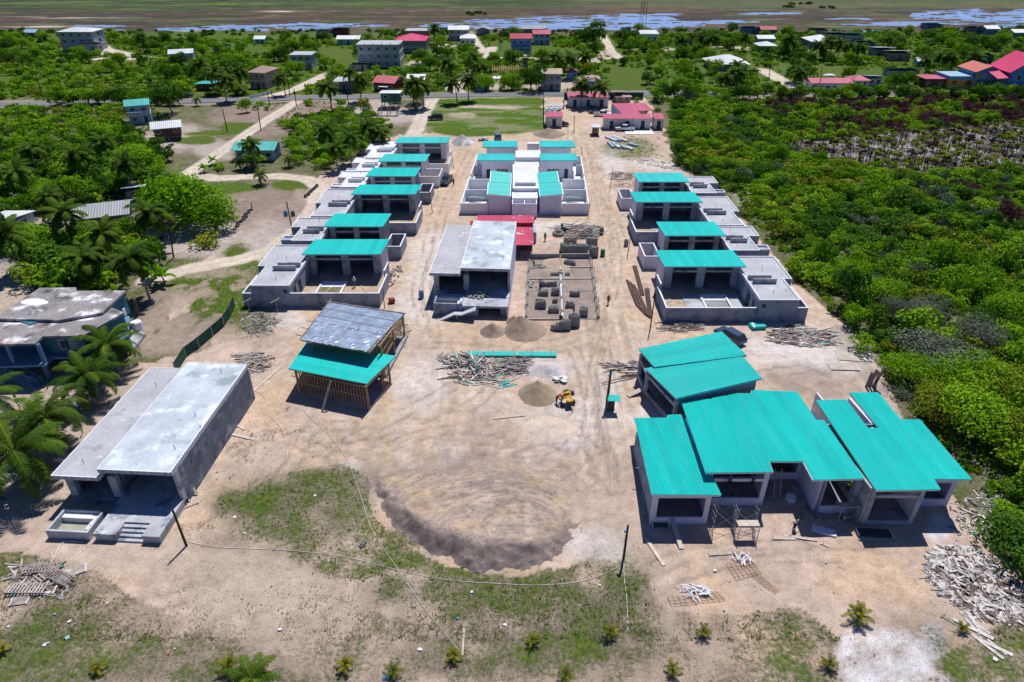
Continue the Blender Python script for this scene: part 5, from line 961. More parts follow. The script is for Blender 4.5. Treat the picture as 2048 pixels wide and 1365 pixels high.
# ---------------- foliage ----------------
def leafmat(name,cols,tr=.3,rnd=.25):
    m=bpy.data.materials.new(name); m.use_nodes=True; t=m.node_tree;L=t.links;b=t.nodes['Principled BSDF']; b.inputs['Roughness'].default_value=.85; b.inputs['Specular IOR Level'].default_value=.08
    at=t.nodes.new('ShaderNodeAttribute'); at.attribute_name='leafv'; oi=t.nodes.new('ShaderNodeObjectInfo')
    cr=t.nodes.new('ShaderNodeValToRGB'); e=cr.color_ramp.elements; e[0].color=(*cols[0],1); e[1].color=(*cols[-1],1)
    for i,c in enumerate(cols[1:-1]): z=e.new((i+1)/(len(cols)-1)); z.color=(*c,1)
    ma=t.nodes.new('ShaderNodeMath'); ma.operation='MULTIPLY_ADD'; L.new(oi.outputs['Random'],ma.inputs[0]); ma.inputs[1].default_value=rnd*2; 
    mb_=t.nodes.new('ShaderNodeMath'); mb_.operation='MULTIPLY_ADD'; L.new(at.outputs['Fac'],mb_.inputs[0]); mb_.inputs[1].default_value=.6; mb_.inputs[2].default_value=.2-rnd; L.new(mb_.outputs[0],ma.inputs[2]); L.new(ma.outputs[0],cr.inputs[0])
    L.new(cr.outputs[0],b.inputs['Base Color']); tl=t.nodes.new('ShaderNodeBsdfTranslucent'); L.new(cr.outputs[0],tl.inputs[0]); ms=t.nodes.new('ShaderNodeMixShader'); ms.inputs[0].default_value=tr
    L.new(b.outputs[0],ms.inputs[1]); L.new(tl.outputs[0],ms.inputs[2]); L.new(ms.outputs[0],t.nodes['Material Output'].inputs[0]); return m
LM={'green':leafmat('leaf_green',[(.025,.075,.003),(.09,.22,.006),(.19,.36,.010),(.32,.44,.02)]),
 'dark':leafmat('leaf_dark',[(.012,.045,.005),(.04,.11,.010),(.08,.18,.014),(.15,.26,.02)]),
 'lime':leafmat('leaf_lime',[(.04,.12,.003),(.12,.29,.006),(.21,.42,.010),(.32,.50,.02)],.35,.15),
 'olive':leafmat('leaf_olive',[(.04,.075,.006),(.13,.19,.012),(.23,.28,.018),(.34,.35,.04)]),
 'grey':leafmat('leaf_grey_green',[(.03,.045,.03),(.07,.10,.07),(.14,.17,.12),(.22,.25,.19)]),
 'maroon':leafmat('leaf_maroon',[(.018,.007,.011),(.05,.015,.024),(.08,.03,.042),(.12,.07,.07)]),
 'palm':leafmat('palm_leaf',[(.010,.030,.004),(.035,.080,.008),(.10,.17,.015),(.36,.36,.04)],.2,.06),
 'palmy':leafmat('young_palm_leaf',[(.02,.045,.008),(.07,.12,.015),(.25,.24,.02),(.50,.40,.03)],.3,.1),
 'weed':leafmat('weed_leaf',[(.016,.030,.005),(.05,.085,.010),(.11,.14,.02),(.23,.21,.05)],.2,.2)}
bark=mk('bark',(.13,.10,.08),.95,(2,.3),(8,.2)); barkg=mk('pale_bark',(.30,.27,.25),.95,(2,.3),(8,.2))
def leafmesh(name,P,N,S,val,mat,asp=.55):
    """P centres, N normals, S sizes -> one folded quad per leaf clump"""
    n=len(P); rr=np.random.RandomState(len(P)+int(abs(P[0,0])*100)); t=rr.randn(n,3); t-=N*(t*N).sum(1,keepdims=True); t/=np.linalg.norm(t,axis=1,keepdims=True)+1e-9; b=np.cross(N,t)
    S=S[:,None]; V=np.stack([P-t*S,P-b*S*asp,P+t*S,P+b*S*asp],1).reshape(-1,3)
    me=bpy.data.meshes.new(name); me.vertices.add(4*n); me.vertices.foreach_set('co',V.astype(np.float32).ravel()); me.loops.add(4*n); me.loops.foreach_set('vertex_index',np.arange(4*n,dtype=np.int32))
    me.polygons.add(n); me.polygons.foreach_set('loop_start',(np.arange(n)*4).astype(np.int32)); me.update(calc_edges=True)
    a=me.attributes.new('leafv','FLOAT','POINT'); a.data.foreach_set('value',np.repeat(val,4).astype(np.float32)); me.materials.append(mat); return me
def crownpts(rr,n,R0,Hh,z0,lobes,shell=.75):
    """points over uneven lobes, light and dark clumps come from lobe values"""
    L=[]
    for i in range(lobes):
        a=rr.rand()*2*pi; d=R0*.62*math.sqrt(rr.rand()); h=z0+Hh*(.18+.62*rr.rand())*(1-.4*(d/R0)**2); L.append((d*math.cos(a),d*math.sin(a),h,R0*(.27+.24*rr.rand()),rr.rand()))
    w_=np.array([l[3]**2 for l in L]); w_/=w_.sum(); k=rr.choice(lobes,n,p=w_); L=np.array(L)[k]
    d=rr.randn(n,3); d[:,2]=np.abs(d[:,2])*1.0-.35; d/=np.linalg.norm(d,axis=1,keepdims=True); q=(shell+(1-shell)*rr.rand(n))**1.0; q*=1+.30*np.abs(rr.randn(n))*(rr.rand(n)<.4)
    P=np.stack([L[:,0],L[:,1],L[:,2]],1)+d*(L[:,3]*q)[:,None]*np.array([1,1,.8]); N=d+rr.randn(n,3)*.5; N[:,2]+=.25; N/=np.linalg.norm(N,axis=1,keepdims=True)
    val=np.clip(L[:,4]*.6+.25*rr.rand(n)+.12,0,1); P[:,2]=np.maximum(P[:,2],.1); return P,N,val
def trunkmb(rr,Hh,z0,r=.14,R0=1.5,n=4):
    mb=MB(); top=z0+Hh*.5; pts=[(0,0,-.1),(rr.randn()*.05,rr.randn()*.05,z0*.5),(rr.randn()*.12,rr.randn()*.12,top)]; mb.tube(pts,r,6,r*.45)
    for i in range(n):
        a=rr.rand()*2*pi; b=(math.cos(a)*R0*.55,math.sin(a)*R0*.55,z0+Hh*.55); mb.tube([(0,0,max(z0*.7,.2)),(b[0]*.5,b[1]*.5,z0+Hh*.2),b],r*.5,5,r*.15)
    return mb
PROT={}
def proto(kind):
    """library meshes: list of (crown mesh, trunk mesh)"""
    if kind in PROT:return PROT[kind]
    spec={'green_bush':('green',620,1.0,1.25,.15,9,.085),'dark_bush':('dark',620,1.0,1.3,.15,8,.09),'lime_bush':('lime',600,1.0,1.1,.15,9,.085),'olive_bush':('olive',560,1.0,1.1,.1,9,.085),'grey_bush':('grey',700,1.0,1.1,.15,8,.06),'maroon_bush':('maroon',620,1.0,1.0,.1,9,.06),
      'green_tree':('green',1300,1.0,1.3,.25,13,.07),'dark_tree':('dark',1300,1.0,1.4,.22,12,.075),'lime_tree':('lime',4600,1.0,1.35,.12,22,.048),'fine_tree':('green',4600,1.0,1.3,.22,18,.036),'fine_olive':('olive',4200,1.0,1.2,.25,17,.036),'fine_grey':('grey',5200,1.0,1.1,.2,15,.03),'fine_dark':('dark',4600,1.0,1.3,.1,18,.038)}[kind]
    out=[]
    for s in range(3):
        rr=np.random.RandomState(hash(kind)%1 + sum(map(ord,kind))*3+s); mt,n,R0,hh,z0,lb,ls=spec
        P,N,v=crownpts(rr,n,R0,hh,z0,lb); cm=leafmesh(kind+'_crown',P,N,ls*(.7+.8*rr.rand(n)),v,LM[mt])
        tb=trunkmb(rr,hh,z0,.06,R0); o=tb.build('trunk',bark); tm=o.data; bpy.data.objects.remove(o); out.append((cm,tm))
    PROT[kind]=out; return out
def tree(kind,name,label,cat,x,y,r,h=None,group=None,rnd=random):
    cm,tm=rnd.choice(proto(kind)); hs=(h or r*1.3)/1.6
    o=root(name,label,cat,(x,y,0),group,rnd.random()*6.28); o.scale=(r,r*rnd.uniform(.8,1.15),hs)
    for nm,me in (('crown',cm),('trunk',tm)):
        c=bpy.data.objects.new(nm,me); C.objects.link(c); c.parent=o
    return o
# palms ------------------------------------------------
def frond(mb_v,mb_f,vals,base,az,L,el0,droop,nl,lw,ll,v0,rr):
    pts=[];p=np.array(base,float);e=el0;n=9
    for i in range(n+1):
        pts.append(p.copy()); d=np.array((math.cos(az)*math.cos(e),math.sin(az)*math.cos(e),math.sin(e))); p=p+d*L/n; e-=droop/n*(.5+i/n)
    pts=np.array(pts); side=np.array((-math.sin(az),math.cos(az),0))
    # rachis
    for i in range(n):
        a,b=pts[i],pts[i+1];w_=.05*(1-i/n)+.012
        k=len(mb_v); mb_v+= [a-side*w_,a+side*w_,b+side*w_,b-side*w_]; mb_f.append((k,k+1,k+2,k+3)); vals+= [min(1,v0+.35)]*4
    for s in (-1,1):
        for j in range(nl):
            t=.12+.88*(j+rr.rand()*.4)/nl; i=min(int(t*n),n-1);f=t*n-i; c=pts[i]*(1-f)+pts[i+1]*f; d=pts[i+1]-pts[i]; d/=np.linalg.norm(d)
            l=ll*math.sin(pi*min(.12+t*.88,.97))**.6*(.85+.3*rr.rand()); tip=c+side*s*l*.85+d*l*.45+np.array((0,0,-l*(.35+.25*rr.rand()))); mid=c*.5+tip*.5+np.array((0,0,l*.07)); w_=d*lw
            k=len(mb_v); mb_v+= [c-w_,c+w_,mid+w_,mid-w_,tip]; mb_f.append((k,k+1,k+2,k+3)); mb_f.append((k+3,k+2,k+4)); vals+= [v0+.15*rr.rand()]*5
def palmmesh(seed,nf,L,nl,lw,ll,z0,mat,up=1.1,spread=1.2,name='palm_crown'):
    rr=np.random.RandomState(seed); V=[];Fc=[];va=[]
    for i in range(nf):
        t=i/nf; az=i*2.39996+rr.rand()*.3; el0=up-spread*t+rr.randn()*.1; frond(V,Fc,va,(rr.randn()*.04,rr.randn()*.04,z0),az,L*(.8+.3*rr.rand()),el0,1.5+.8*t+.5*rr.rand(),nl,lw,ll,.15+.5*rr.rand()+.15*(t>.8),rr)
    me=bpy.data.meshes.new(name); me.from_pydata([tuple(v) for v in V],[],Fc); a=me.attributes.new('leafv','FLOAT','POINT'); a.data.foreach_set('value',np.clip(np.array(va),0,1)); me.materials.append(mat); return me
def palmset(mat,nf,L,nl,lw,ll,h,tr,name,n=3,**k):
    out=[]
    for s in range(n):
        rr=random.Random(s+int(L*10)); lean=(rr.uniform(-.14,.14)*h,rr.uniform(-.14,.14)*h); me=palmmesh(s*7+3,nf,L,nl,lw,ll,0,mat,**k); me.transform(__import__('mathutils').Matrix.Translation((lean[0],lean[1],h)))
        mb=MB(); mb.tube([(0,0,-.1),(lean[0]*.15,lean[1]*.15,h*.4),(lean[0]*.5,lean[1]*.5,h*.75),(lean[0],lean[1],h)],tr,7,tr*.6)
        if h>2.5:
            for i in range(7): a=i*.9; mb.ell((lean[0]+.28*math.cos(a),lean[1]+.28*math.sin(a),h-.28),(.14,.14,.17),6,4)
        o=mb.build('trunk',barkg); tm=o.data; bpy.data.objects.remove(o); out.append((me,tm,lean))
    return out
PALM=palmset(LM['palm'],22,4.3,22,.10,1.0,6.0,.2,'palm',up=1.25,spread=1.5); PALMN=palmset(LM['palm'],25,4.5,40,.045,.85,3.6,.22,'palmn',up=1.2,spread=1.45); SHORT=palmset(LM['palm'],20,2.7,20,.045,.7,2.4,.2,'short')
YP=palmset(LM['palmy'],10,1.15,15,.022,.30,.3,.08,'young',3,up=1.5,spread=.75)
BAN=palmset(LM['lime'],9,2.0,9,.16,.5,1.2,.12,'banana',2,up=1.3,spread=.8)
def palm(lib,name,label,cat,x,y,s,group=None,i=None,rz=None,crown_px=None):
    i=random.randrange(len(lib)) if i is None else i%len(lib); me,tm,ln=lib[i]
    o=root(name,label,cat,(x,y,0),group,random.random()*6.28 if rz is None else rz); o.scale=(s,s,s)
    for nm,q in (('crown',me),('trunk',tm)): c=bpy.data.objects.new(nm,q); C.objects.link(c); c.parent=o
    return o
def palm_at(lib,name,label,px,py,s,hc,group=None,i=0,rz=0.0):
    """crown centre seen at photo pixel (px,py), crown height hc"""
    x,y,_=G(px,py,hc*s); i%=len(lib); ln=lib[i][2]; c,s_=math.cos(rz),math.sin(rz); x-=(ln[0]*c-ln[1]*s_)*s; y-=(ln[0]*s_+ln[1]*c)*s
    return palm(lib,name,label,'palm tree' if lib is not YP else 'palm seedling',x,y,s,group,i,rz)
random.seed(11)
# big near palms, left edge
NP_=[(212,690,1.15,0,0,'coconut palm leaning over the grey concrete roof edge, in front of the blue stilt house'),(172,752,1.1,1,2.2,'coconut palm between the blue stilt house and the long concrete roof'),(88,835,1.25,2,4,'broad coconut palm left of the long concrete roof, stairs behind it'),(28,905,1.4,0,1.2,'biggest coconut palm at the left picture edge, dark fronds over its shadow'),(-40,800,1.2,1,3,'coconut palm half cut by the left edge, beside the blue stairs')]
for px,py,s,i,rz,lb in NP_: palm_at(PALMN,'coconut_palm',lb,px,py,s,3.6,'coconut palms by the concrete villa',i,rz)
EXC.append((*G(150,830)[:2],9)); EXC.append((*G(60,940)[:2],9))
GP1='tall coconut palms of the left grove'
for k,(px,py,s,lb) in enumerate(((262,520,1.15,'coconut palm with yellowing fronds, nearest the blue stilt house roof'),(205,468,1.1,'coconut palm right of the grey gabled shack roof, in front of it'),(128,428,1.15,'coconut palm with long arching fronds just left of the grey gabled shack'),(300,428,1.1,'yellow green coconut palm between the grey shack and the big lime tree'),(250,330,1.1,'coconut palm behind the grey shack, fronds hanging over dark bushes'),(150,312,1.15,'tall dark coconut palm in the back of the left grove'),(30,345,1.1,'coconut palm near the left edge behind the bright lime bush'),(12,470,1.2,'tall coconut palm at the left edge beside the bare yard'),(62,300,1.0,'coconut palm far back in the left grove above the bushes'),(-30,420,1.1,'coconut palm cut by the left edge of the picture'),(205,285,.95,'small crowned coconut palm behind the left grove'),(95,395,.95,'slender coconut palm between two lime green bushes'),(165,520,1.0,'dark coconut palm in front of the banana clump'))):
    palm_at(PALM,'coconut_palm',lb,px,py,s,6,GP1,k,k*1.3)
for k,(px,py,s,lb) in enumerate(((520,350,.95,'short coconut palm standing alone on the grass beside the looping track'),(578,318,.85,'short yellow green palm behind the looping track'),(478,325,.75,'short palm under the teal roofed cottage'),(393,200,.8,'short palm beside the asphalt road junction'))):
    palm_at(SHORT,'short_palm',lb,px,py,s,2.4,'short palms left of the houses',k,k*1.7)
for k,(px,py,s,lb) in enumerate(((648,262,1.05,'coconut palm behind the fifth house of the left row'),(735,258,1.05,'coconut palm beside the farthest house of the left row'),(700,280,1.0,'coconut palm between two others behind the left row'),(760,270,.9,'small coconut palm nearest the farthest white house'),(672,300,.85,'dark coconut palm right behind the white roof terrace'),(500,205*1.42,.9,'coconut palm beside the teal roofed cottage'))):
    palm_at(PALM,'coconut_palm',lb,px,py,s,6,'coconut palms behind the left row',k,k*1.1)
for k,(px,py) in enumerate(((905,170),(895,132),(945,120),(960,140),(938,165),(720,165),(700,150),(1170,115),(1110,118),(1140,122),(1480,148),(1475,135),(1490,78),(1425,82),(1360,82),(1245,70),(830,175),(430,148),(455,165),(480,150),(400,130),(560,160),(1680,92),(1700,96),(1640,95),(1720,100),(1450,160),(1470,150),(280,78),(655,180),(1200,180),(1165,175),(1600,150),(870,60),(845,178),(1385,75),(1405,78),(1580,85),(1660,85),(1950,120),(1900,120),(1880,118),(1850,122),(1780,85))):
    o=palm_at(PALM,'coconut_palm','dark green village coconut palm beyond the asphalt road',px,py,.95+.3*random.random(),5.5,'village coconut palms beyond the asphalt road',k,k*.9)
YL={(1066,1288):'young palm with yellow tips in the middle of the foreground grass',(908,1318):'young palm beside the small upright white post',(1218,1272):'young palm in front of the leaning black pole, dark shadow in its base',(1405,1272):'small young palm on sand below the white plastic rags',(1714,1240):'largest young palm on the sand right of centre, above the white lime patch',(1922,1262):'young palm growing at the edge of the scrap plank heap',(1655,1335):'young palm beside the white lime patch at the bottom edge',(692,1338):'young palm in the bottom grass, left of centre',(198,1342):'small dark young palm at the bottom left',(786,1350):'thin young palm just right of the blue scrap at the bottom',(8,1305):'young palm at the left edge bottom corner',(1345,1345):'low young palm at the bottom edge, right of centre',(1130,1358):'tiny young palm at the very bottom, centre'}
for k,((px,py),lb) in enumerate(YL.items()): palm(YP,'young_palm',lb,'palm seedling',*G(px,py)[:2],.85+.25*((k*37)%5)/5 + (.55 if px==1714 else 0),'young palms planted in the foreground',k,k*1.9)
palm_at(SHORT,'short_palm','bushy bright young coconut palm cut by the bottom edge of the picture',505,1365,.95,2.0,'short palms left of the houses',1,2.0); palm_at(YP,'young_palm','yellow shoot of young palm above the bushy palm at the bottom edge',456,1335,1.2,.4,'young palms planted in the foreground',0,1)
for k,(px,py,s) in enumerate(((100,590,1.3),(140,575,1.3),(175,590,1.4),(205,575,1.2),(330,570,1.3),(305,560,1.2),(425,330,.9),(410,345,.9),(125,610,1.1),(240,600,1.1))):
    palm(BAN,'banana_plant',None,'banana plant',*G(px,py)[:2],s,'banana plants in the left grove',k,k*2.1)['label']='banana plant with broad ragged bright leaves in the left grove'
# fan palms in the burned clearing are built with the thicket below
# named trees
tree('lime_tree','mango_tree','huge bright lime green round tree beside the looping sand track','tree',*G(365,450)[:2],8.2,11.5); tree('lime_tree','broadleaf_tree','bright lime crown joined to the huge round tree on its right side','tree',*G(425,462)[:2],5.4,8.0)
tree('lime_tree','broadleaf_tree','bright yellow green tree behind the grove, next to the brown cabin','tree',*G(275,345)[:2],6.4,7.4); tree('lime_tree','broadleaf_tree','bright lime tree at the left edge, left of the dark tree','tree',*G(55,500)[:2],4.3,5.6)
tree('dark_tree','broadleaf_tree','dark dense tree in front of the grey shack, beside the bare yard','tree',*G(118,545)[:2],5.2,5.8); tree('dark_tree','broadleaf_tree','dark glossy tree above the huge lime tree','tree',*G(320,375)[:2],4.6,5.0)
tree('olive_bush','broadleaf_tree','low wide olive tree casting shade on bare ground beside a pole','tree',*G(418,490)[:2],3.8,2.8); tree('dark_tree','casuarina_tree','tall dark feathery tree beside the asphalt road, behind the teal roofed wooden house','tree',*G(338,228)[:2],6.0,10.5)
tree('green_tree','broadleaf_tree','small round isolated tree with a shadow beside the white track','tree',*G(492,226)[:2],2.7,4.6); tree('green_tree','broadleaf_tree','bushy green tree with deep shade right of the stilt house','tree',*G(832,208)[:2],5.0,6.2)
tree('olive_bush','broadleaf_tree','thin brownish tree just behind the stilt house','tree',*G(795,205)[:2],3.6,6); tree('olive_bush','broadleaf_tree','bare spreading umbrella tree left of the stilt house','tree',*G(728,228)[:2],3.0,6.5)
tree('lime_tree','broadleaf_tree','round bright green roadside tree in front of the timber frames','tree',*G(1020,180)[:2],4.3,6.2); tree('lime_tree','broadleaf_tree','round lime green roadside tree beside the small blue kiosk','tree',*G(968,182)[:2],4.3,6.4)
tree('dark_tree','broadleaf_tree','big dark roadside tree between timber frames and grey two storey house','tree',*G(1065,184)[:2],5.0,10); tree('dark_tree','broadleaf_tree','tallest dark tree on the far edge of the village before the lagoon','tree',*G(1178,92)[:2],7.5,12)
tree('dark_tree','broadleaf_tree','large dark round tree beside the sandy side road, right village','tree',*G(1592,166)[:2],6.5,9); tree('green_bush','broadleaf_bush','round leafy bush beside the timber scrap, at the thicket edge','bush',*G(1722,700)[:2],2.3,2.8); tree('fine_grey','grey_tree','sprawling pale grey green tree at the right, near the thicket edge','tree',*G(1880,730)[:2],6.5,4.5); tree('fine_grey','grey_tree','pale grey green leafy tree higher up the thicket','tree',*G(1860,640)[:2],5,4)
for px,py,r_,h_,k_,lb in ((1812,765,3.6,4.6,'green_tree','leafy tree at the thicket edge left of the big grey green tree'),(1870,835,4.2,5.2,'olive_bush','yellow green spreading tree above the clubhouse right roof corner'),(1930,790,4.6,6.0,'green_tree','green tree behind the yellow green spreading tree, right edge'),(2010,900,4.4,5.5,'olive_bush','olive tree at the right edge beside the clubhouse'),(1800,650,3.8,4.4,'grey_bush','grey twiggy tree left of the pale grey green trees'),(1960,690,4.6,5.0,'grey_bush','wide grey tree at the right, behind other trees'),(1760,600,3.4,4.2,'green_tree','dark green tree at the bend of the thicket edge'),(2000,640,4.4,5.6,'green_tree','tall green tree near the right edge above the grey trees'),(1700,560,3.0,3.8,'lime_bush','light green spreading tree near the nearest right house rear corner')):
    tree({'green_tree':'fine_tree','olive_bush':'fine_olive','grey_bush':'fine_grey'}.get(k_,'fine_tree'),'broadleaf_tree',lb,'tree',*G(px,py)[:2],r_,h_)
tree('fine_tree','broadleaf_tree','large tree with bare trunk leaning beside the clubhouse right side','tree',*G(1955,880)[:2],5.5,6.5); tree('fine_dark','broadleaf_tree','dense green tree at the right edge above the scrap plank heap','tree',*G(2030,1120)[:2],4.5,4.2); tree('fine_olive','broadleaf_tree','rusty brown green tree top at the right edge','tree',*G(1985,800)[:2],5,5)
tree('lime_bush','broadleaf_tree','green bush with a hidden stem right in front of the teal roofed cottage','tree',*G(507,330)[:2],3.2,4.2); tree('olive_bush','broadleaf_tree','yellowish leafy bush below the yellow green palm','tree',*G(268,500)[:2],3.6,3.6)
NAMED=[(o.location[0],o.location[1],o.scale[0]*1.2) for o in C.objects if o.type=='EMPTY' and o.get('category') in('tree','palm tree','bush')]
# ---- massed vegetation ----
def blocked(x,y,r,veg=True):
    for a,b,c in EXC:
        if (x-a)**2+(y-b)**2<(c+r*.8)**2:return True
    return False
def zone(poly,sp,rnd,keep=1.0,clearings=()):
    P=W(poly); xs=[p[0] for p in P];ys=[p[1] for p in P]; out=[]; y=min(ys)
    while y<max(ys):
        x=min(xs)+rnd.random()*sp
        while x<max(xs):
            X_,Y_=x+rnd.uniform(-.4,.4)*sp,y+rnd.uniform(-.4,.4)*sp
            if rnd.random()<keep:
                px,py=PJ(X_,Y_)
                if -130<px<2180 and -5<py<1480 and inpoly(np.array(X_),np.array(Y_),P) and not any(inpoly(np.array(px),np.array(py),c) for c in clearings): out.append((X_,Y_,px,py))
            x+=sp
        y+=sp
    return out
rd=[(p,hw+1.6) for p,hw in ROADS]+[(ASPH,6.2)]
def near_road(x,y,r=0): return any(float(pline(np.array(x),np.array(y),p))<hw+r*.5 for p,hw in rd)
rnd=random.Random(5)
BURN=[(1570,290),(1700,275),(1850,262),(1960,250),(2300,238),(2300,348),(1880,350),(1700,330),(1610,309)]
cand=[]  # (kind,x,y,r,h,zone)
def pick(ws): 
    t=rnd.random()*sum(w for _,w in ws)
    for k,w in ws:
        t-=w
        if t<=0:return k
    return ws[-1][0]
ZR=[(1345,275),(1350,330),(1395,355),(1450,395),(1500,452),(1530,492),(1570,540),(1602,578),(1645,612),(1700,645),(1728,690),(1770,740),(1800,800),(1850,870),(1915,950),(2000,1010),(1995,1080),(1990,1100),(2070,1190),(2300,1300),(2600,1300),(2600,400),(2300,190),(1640,200),(1500,205),(1330,200)]
for x,y,px,py in zone(ZR,3.1,rnd,1,(BURN,)):
    n=float(fbm(np.array(x/13+3),np.array(y/13),3)); n2=float(fbm(np.array(x/20+33),np.array(y/20),3))
    if py<275 and n2>.44 and px>1480: k=pick((('maroon_bush',8),('green_bush',2),('olive_bush',1)))
    elif px>1850 and 380<py<460 and n>.48: k=pick((('maroon_bush',3),('green_bush',1)))
    elif n>.6: k=pick((('olive_bush',3),('green_bush',3),('lime_bush',1)))
    elif n<.38: k=pick((('dark_bush',6),('green_bush',3),('grey_bush',1)))
    else: k=pick((('green_bush',8),('lime_bush',1.2),('olive_bush',1.2),('grey_bush',.8),('dark_bush',2)))
    r=rnd.uniform(1.5,2.6)*(1.35 if rnd.random()<.16 else 1); cand.append((k,x,y,r,r*rnd.uniform(.8,1.6)*(1.5 if px>1640 and py>520 and rnd.random()<.4 else 1),'R'))
for x,y,px,py in zone(BURN,3.0,rnd,.6): cand.append((pick((('maroon_bush',5),('green_bush',1),('olive_bush',2),('grey_bush',1))),x,y,rnd.uniform(.8,1.9),1.3,'R'))
VIL=[(-300,80),(700,80),(800,74),(1100,72),(1500,68),(2048,64),(2400,64),(2400,188),(1310,186),(-300,205)]
FLD=[[(1560,128),(1690,135),(1750,142),(1900,150),(1890,160),(1640,158),(1560,150)],[(1210,128),(1300,140),(1290,182),(1220,182)],[(985,84),(1170,100),(1160,112),(985,112)],[(210,120),(300,124),(290,132),(205,130)],[(615,72),(720,72),(700,84),(600,84)],[(440,88),(560,95),(540,108),(430,105)],[(1620,106),(1700,110),(1660,122),(1580,118)],[(640,95),(700,98),(715,130),(680,132),(630,112)],[(1090,150),(1230,165),(1230,184),(1090,184)]]
for x,y,px,py in zone(VIL,5.3,rnd,.86,FLD):
    n=float(fbm(np.array(x/16),np.array(y/16+9),3)); big=rnd.random()<.42
    if px<560 : k=pick((('green_bush',6),('lime_bush',4),('dark_bush',1.5),('green_tree',2),('dark_tree',1),('olive_bush',1))) 
    else: k=pick((('green_tree',3),('dark_tree',1.6),('green_bush',3),('olive_bush',1),('lime_bush',2),('dark_bush',1)))
    if n>.52 and rnd.random()<(.65 if px>560 else .35): continue
    r=rnd.uniform(2.2,4.2) if 'tree' in k else rnd.uniform(1.6,2.9); cand.append((k,x,y,r,r*(1.5 if 'tree' in k else 1.1),'V'))
ZL=[[(-300,212),(110,215),(290,214),(330,232),(345,262),(240,262),(190,285),(120,305),(-300,305)],[(345,262),(375,255),(380,275),(350,280)]]
for pz in ZL:
    for x,y,px,py in zone(pz,4.2,rnd,.92): 
        if 250<px<320 and 235<py<300: continue
        k=pick((('green_bush',5),('lime_bush',3),('dark_bush',2),('olive_bush',1))); r=rnd.uniform(1.8,3.1); cand.append((k,x,y,r,r,'L'))
for x,y,px,py in zone([(-200,300),(130,300),(240,275),(345,292),(330,345),(300,400),(270,395),(255,420),(270,450),(310,480),(330,540),(300,585),(230,595),(70,590),(60,530),(160,440),(160,400),(100,430),(40,470),(-200,470)],3.3,rnd,.97):
    k=pick((('green_bush',4),('lime_bush',3),('dark_bush',4),('green_tree',2),('dark_tree',1))); r=rnd.uniform(2.0,3.6); cand.append((k,x,y,r,r*rnd.uniform(1.2,1.9),'G'))
for x,y,px,py in zone([(555,250),(600,238),(680,222),(735,225),(790,258),(775,275),(745,290),(700,322),(655,345),(600,330),(560,322),(548,300),(575,280)],3.4,rnd,.95):
    k=pick((('green_bush',5),('lime_bush',3),('dark_bush',2))); r=rnd.uniform(1.6,2.7); cand.append((k,x,y,r,r*1.1,'M'))
for (a,b,c,d,n_) in ((1300,215,35,30,14),(640,205,60,10,10),(560,215,50,8,6),(180,185,200,14,0),(700,200,40,8,5),(460,345,25,12,4)):
    for i in range(n_): x,y,_=G(a+rnd.uniform(-c,c),b+rnd.uniform(-d,d)); cand.append((pick((('green_bush',3),('lime_bush',1))),x,y,rnd.uniform(1.2,2.2),2.0,'M'))
SCR=[]
for (p0,p1,n_) in ((1305,2150,46),(113,366,22),(-60,0,4)):
    for i in range(n_):
        px=p0+(p1-p0)*(i+rnd.random())/n_; x,y,_=G(px,rnd.uniform(196,203)+(9 if px<500 else 0)); SCR.append((pick((('green_tree',3),('dark_tree',2),('green_bush',1))),x,y-1,rnd.uniform(2.4,3.6),rnd.uniform(4.2,6.0),'S'))
ok=[c for c in SCR if not blocked(c[1],c[2],1.5)]
for c in cand:
    if blocked(c[1],c[2],c[3]) or near_road(c[1],c[2],c[3]): continue
    if any((c[1]-a)**2+(c[2]-b)**2<(q*.7)**2 for a,b,q in NAMED): continue
    ok.append(c)
ok.sort(key=lambda c:-(c[3]/math.hypot(c[1],c[2],40)))
LBL={'green_bush':('leafy_bush','mid green leafy bush %s','bush','mid green bushes in the scrub'),'dark_bush':('dark_bush','dark green dense bush %s','bush','dark green bushes in the scrub'),'lime_bush':('lime_bush','bright yellow green bush %s','bush','bright yellow green bushes in the scrub'),'olive_bush':('olive_bush','dry olive yellow bush %s','bush','dry olive bushes in the scrub'),
 'grey_bush':('grey_bush','pale grey green bush %s','bush','pale grey bushes in the scrub'),'maroon_bush':('maroon_bush','dry maroon purple bush %s','bush','dry maroon bushes in the thicket'),'green_tree':('broadleaf_tree','mid green broadleaf tree %s','tree','mid green village trees'),'dark_tree':('dark_tree','dark green dense tree %s','tree','dark green village trees')}
cnt={};rest={}
for c in ok:
    k=c[0];cnt[k]=cnt.get(k,0)+1; lim={'bush':300,'tree':300}
    if cnt[k]<=295: nm,lb,ca,gp_=LBL[k]; zl={'R':'in the thicket right of the site','V':'in the village beyond the asphalt road','S':'lining the asphalt road','G':'in the left grove around the grey shack','L':'in the scrub at the upper left before the road','M':'on the verge behind the row houses'}[c[5]]; lb=lb%zl; gp_=lb; tree(k,nm,lb,ca,c[1],c[2],c[3],c[4],gp_,rnd)
    else: rest.setdefault(k,[]).append(c)
print('VEG',cnt,{k:len(v) for k,v in rest.items()})
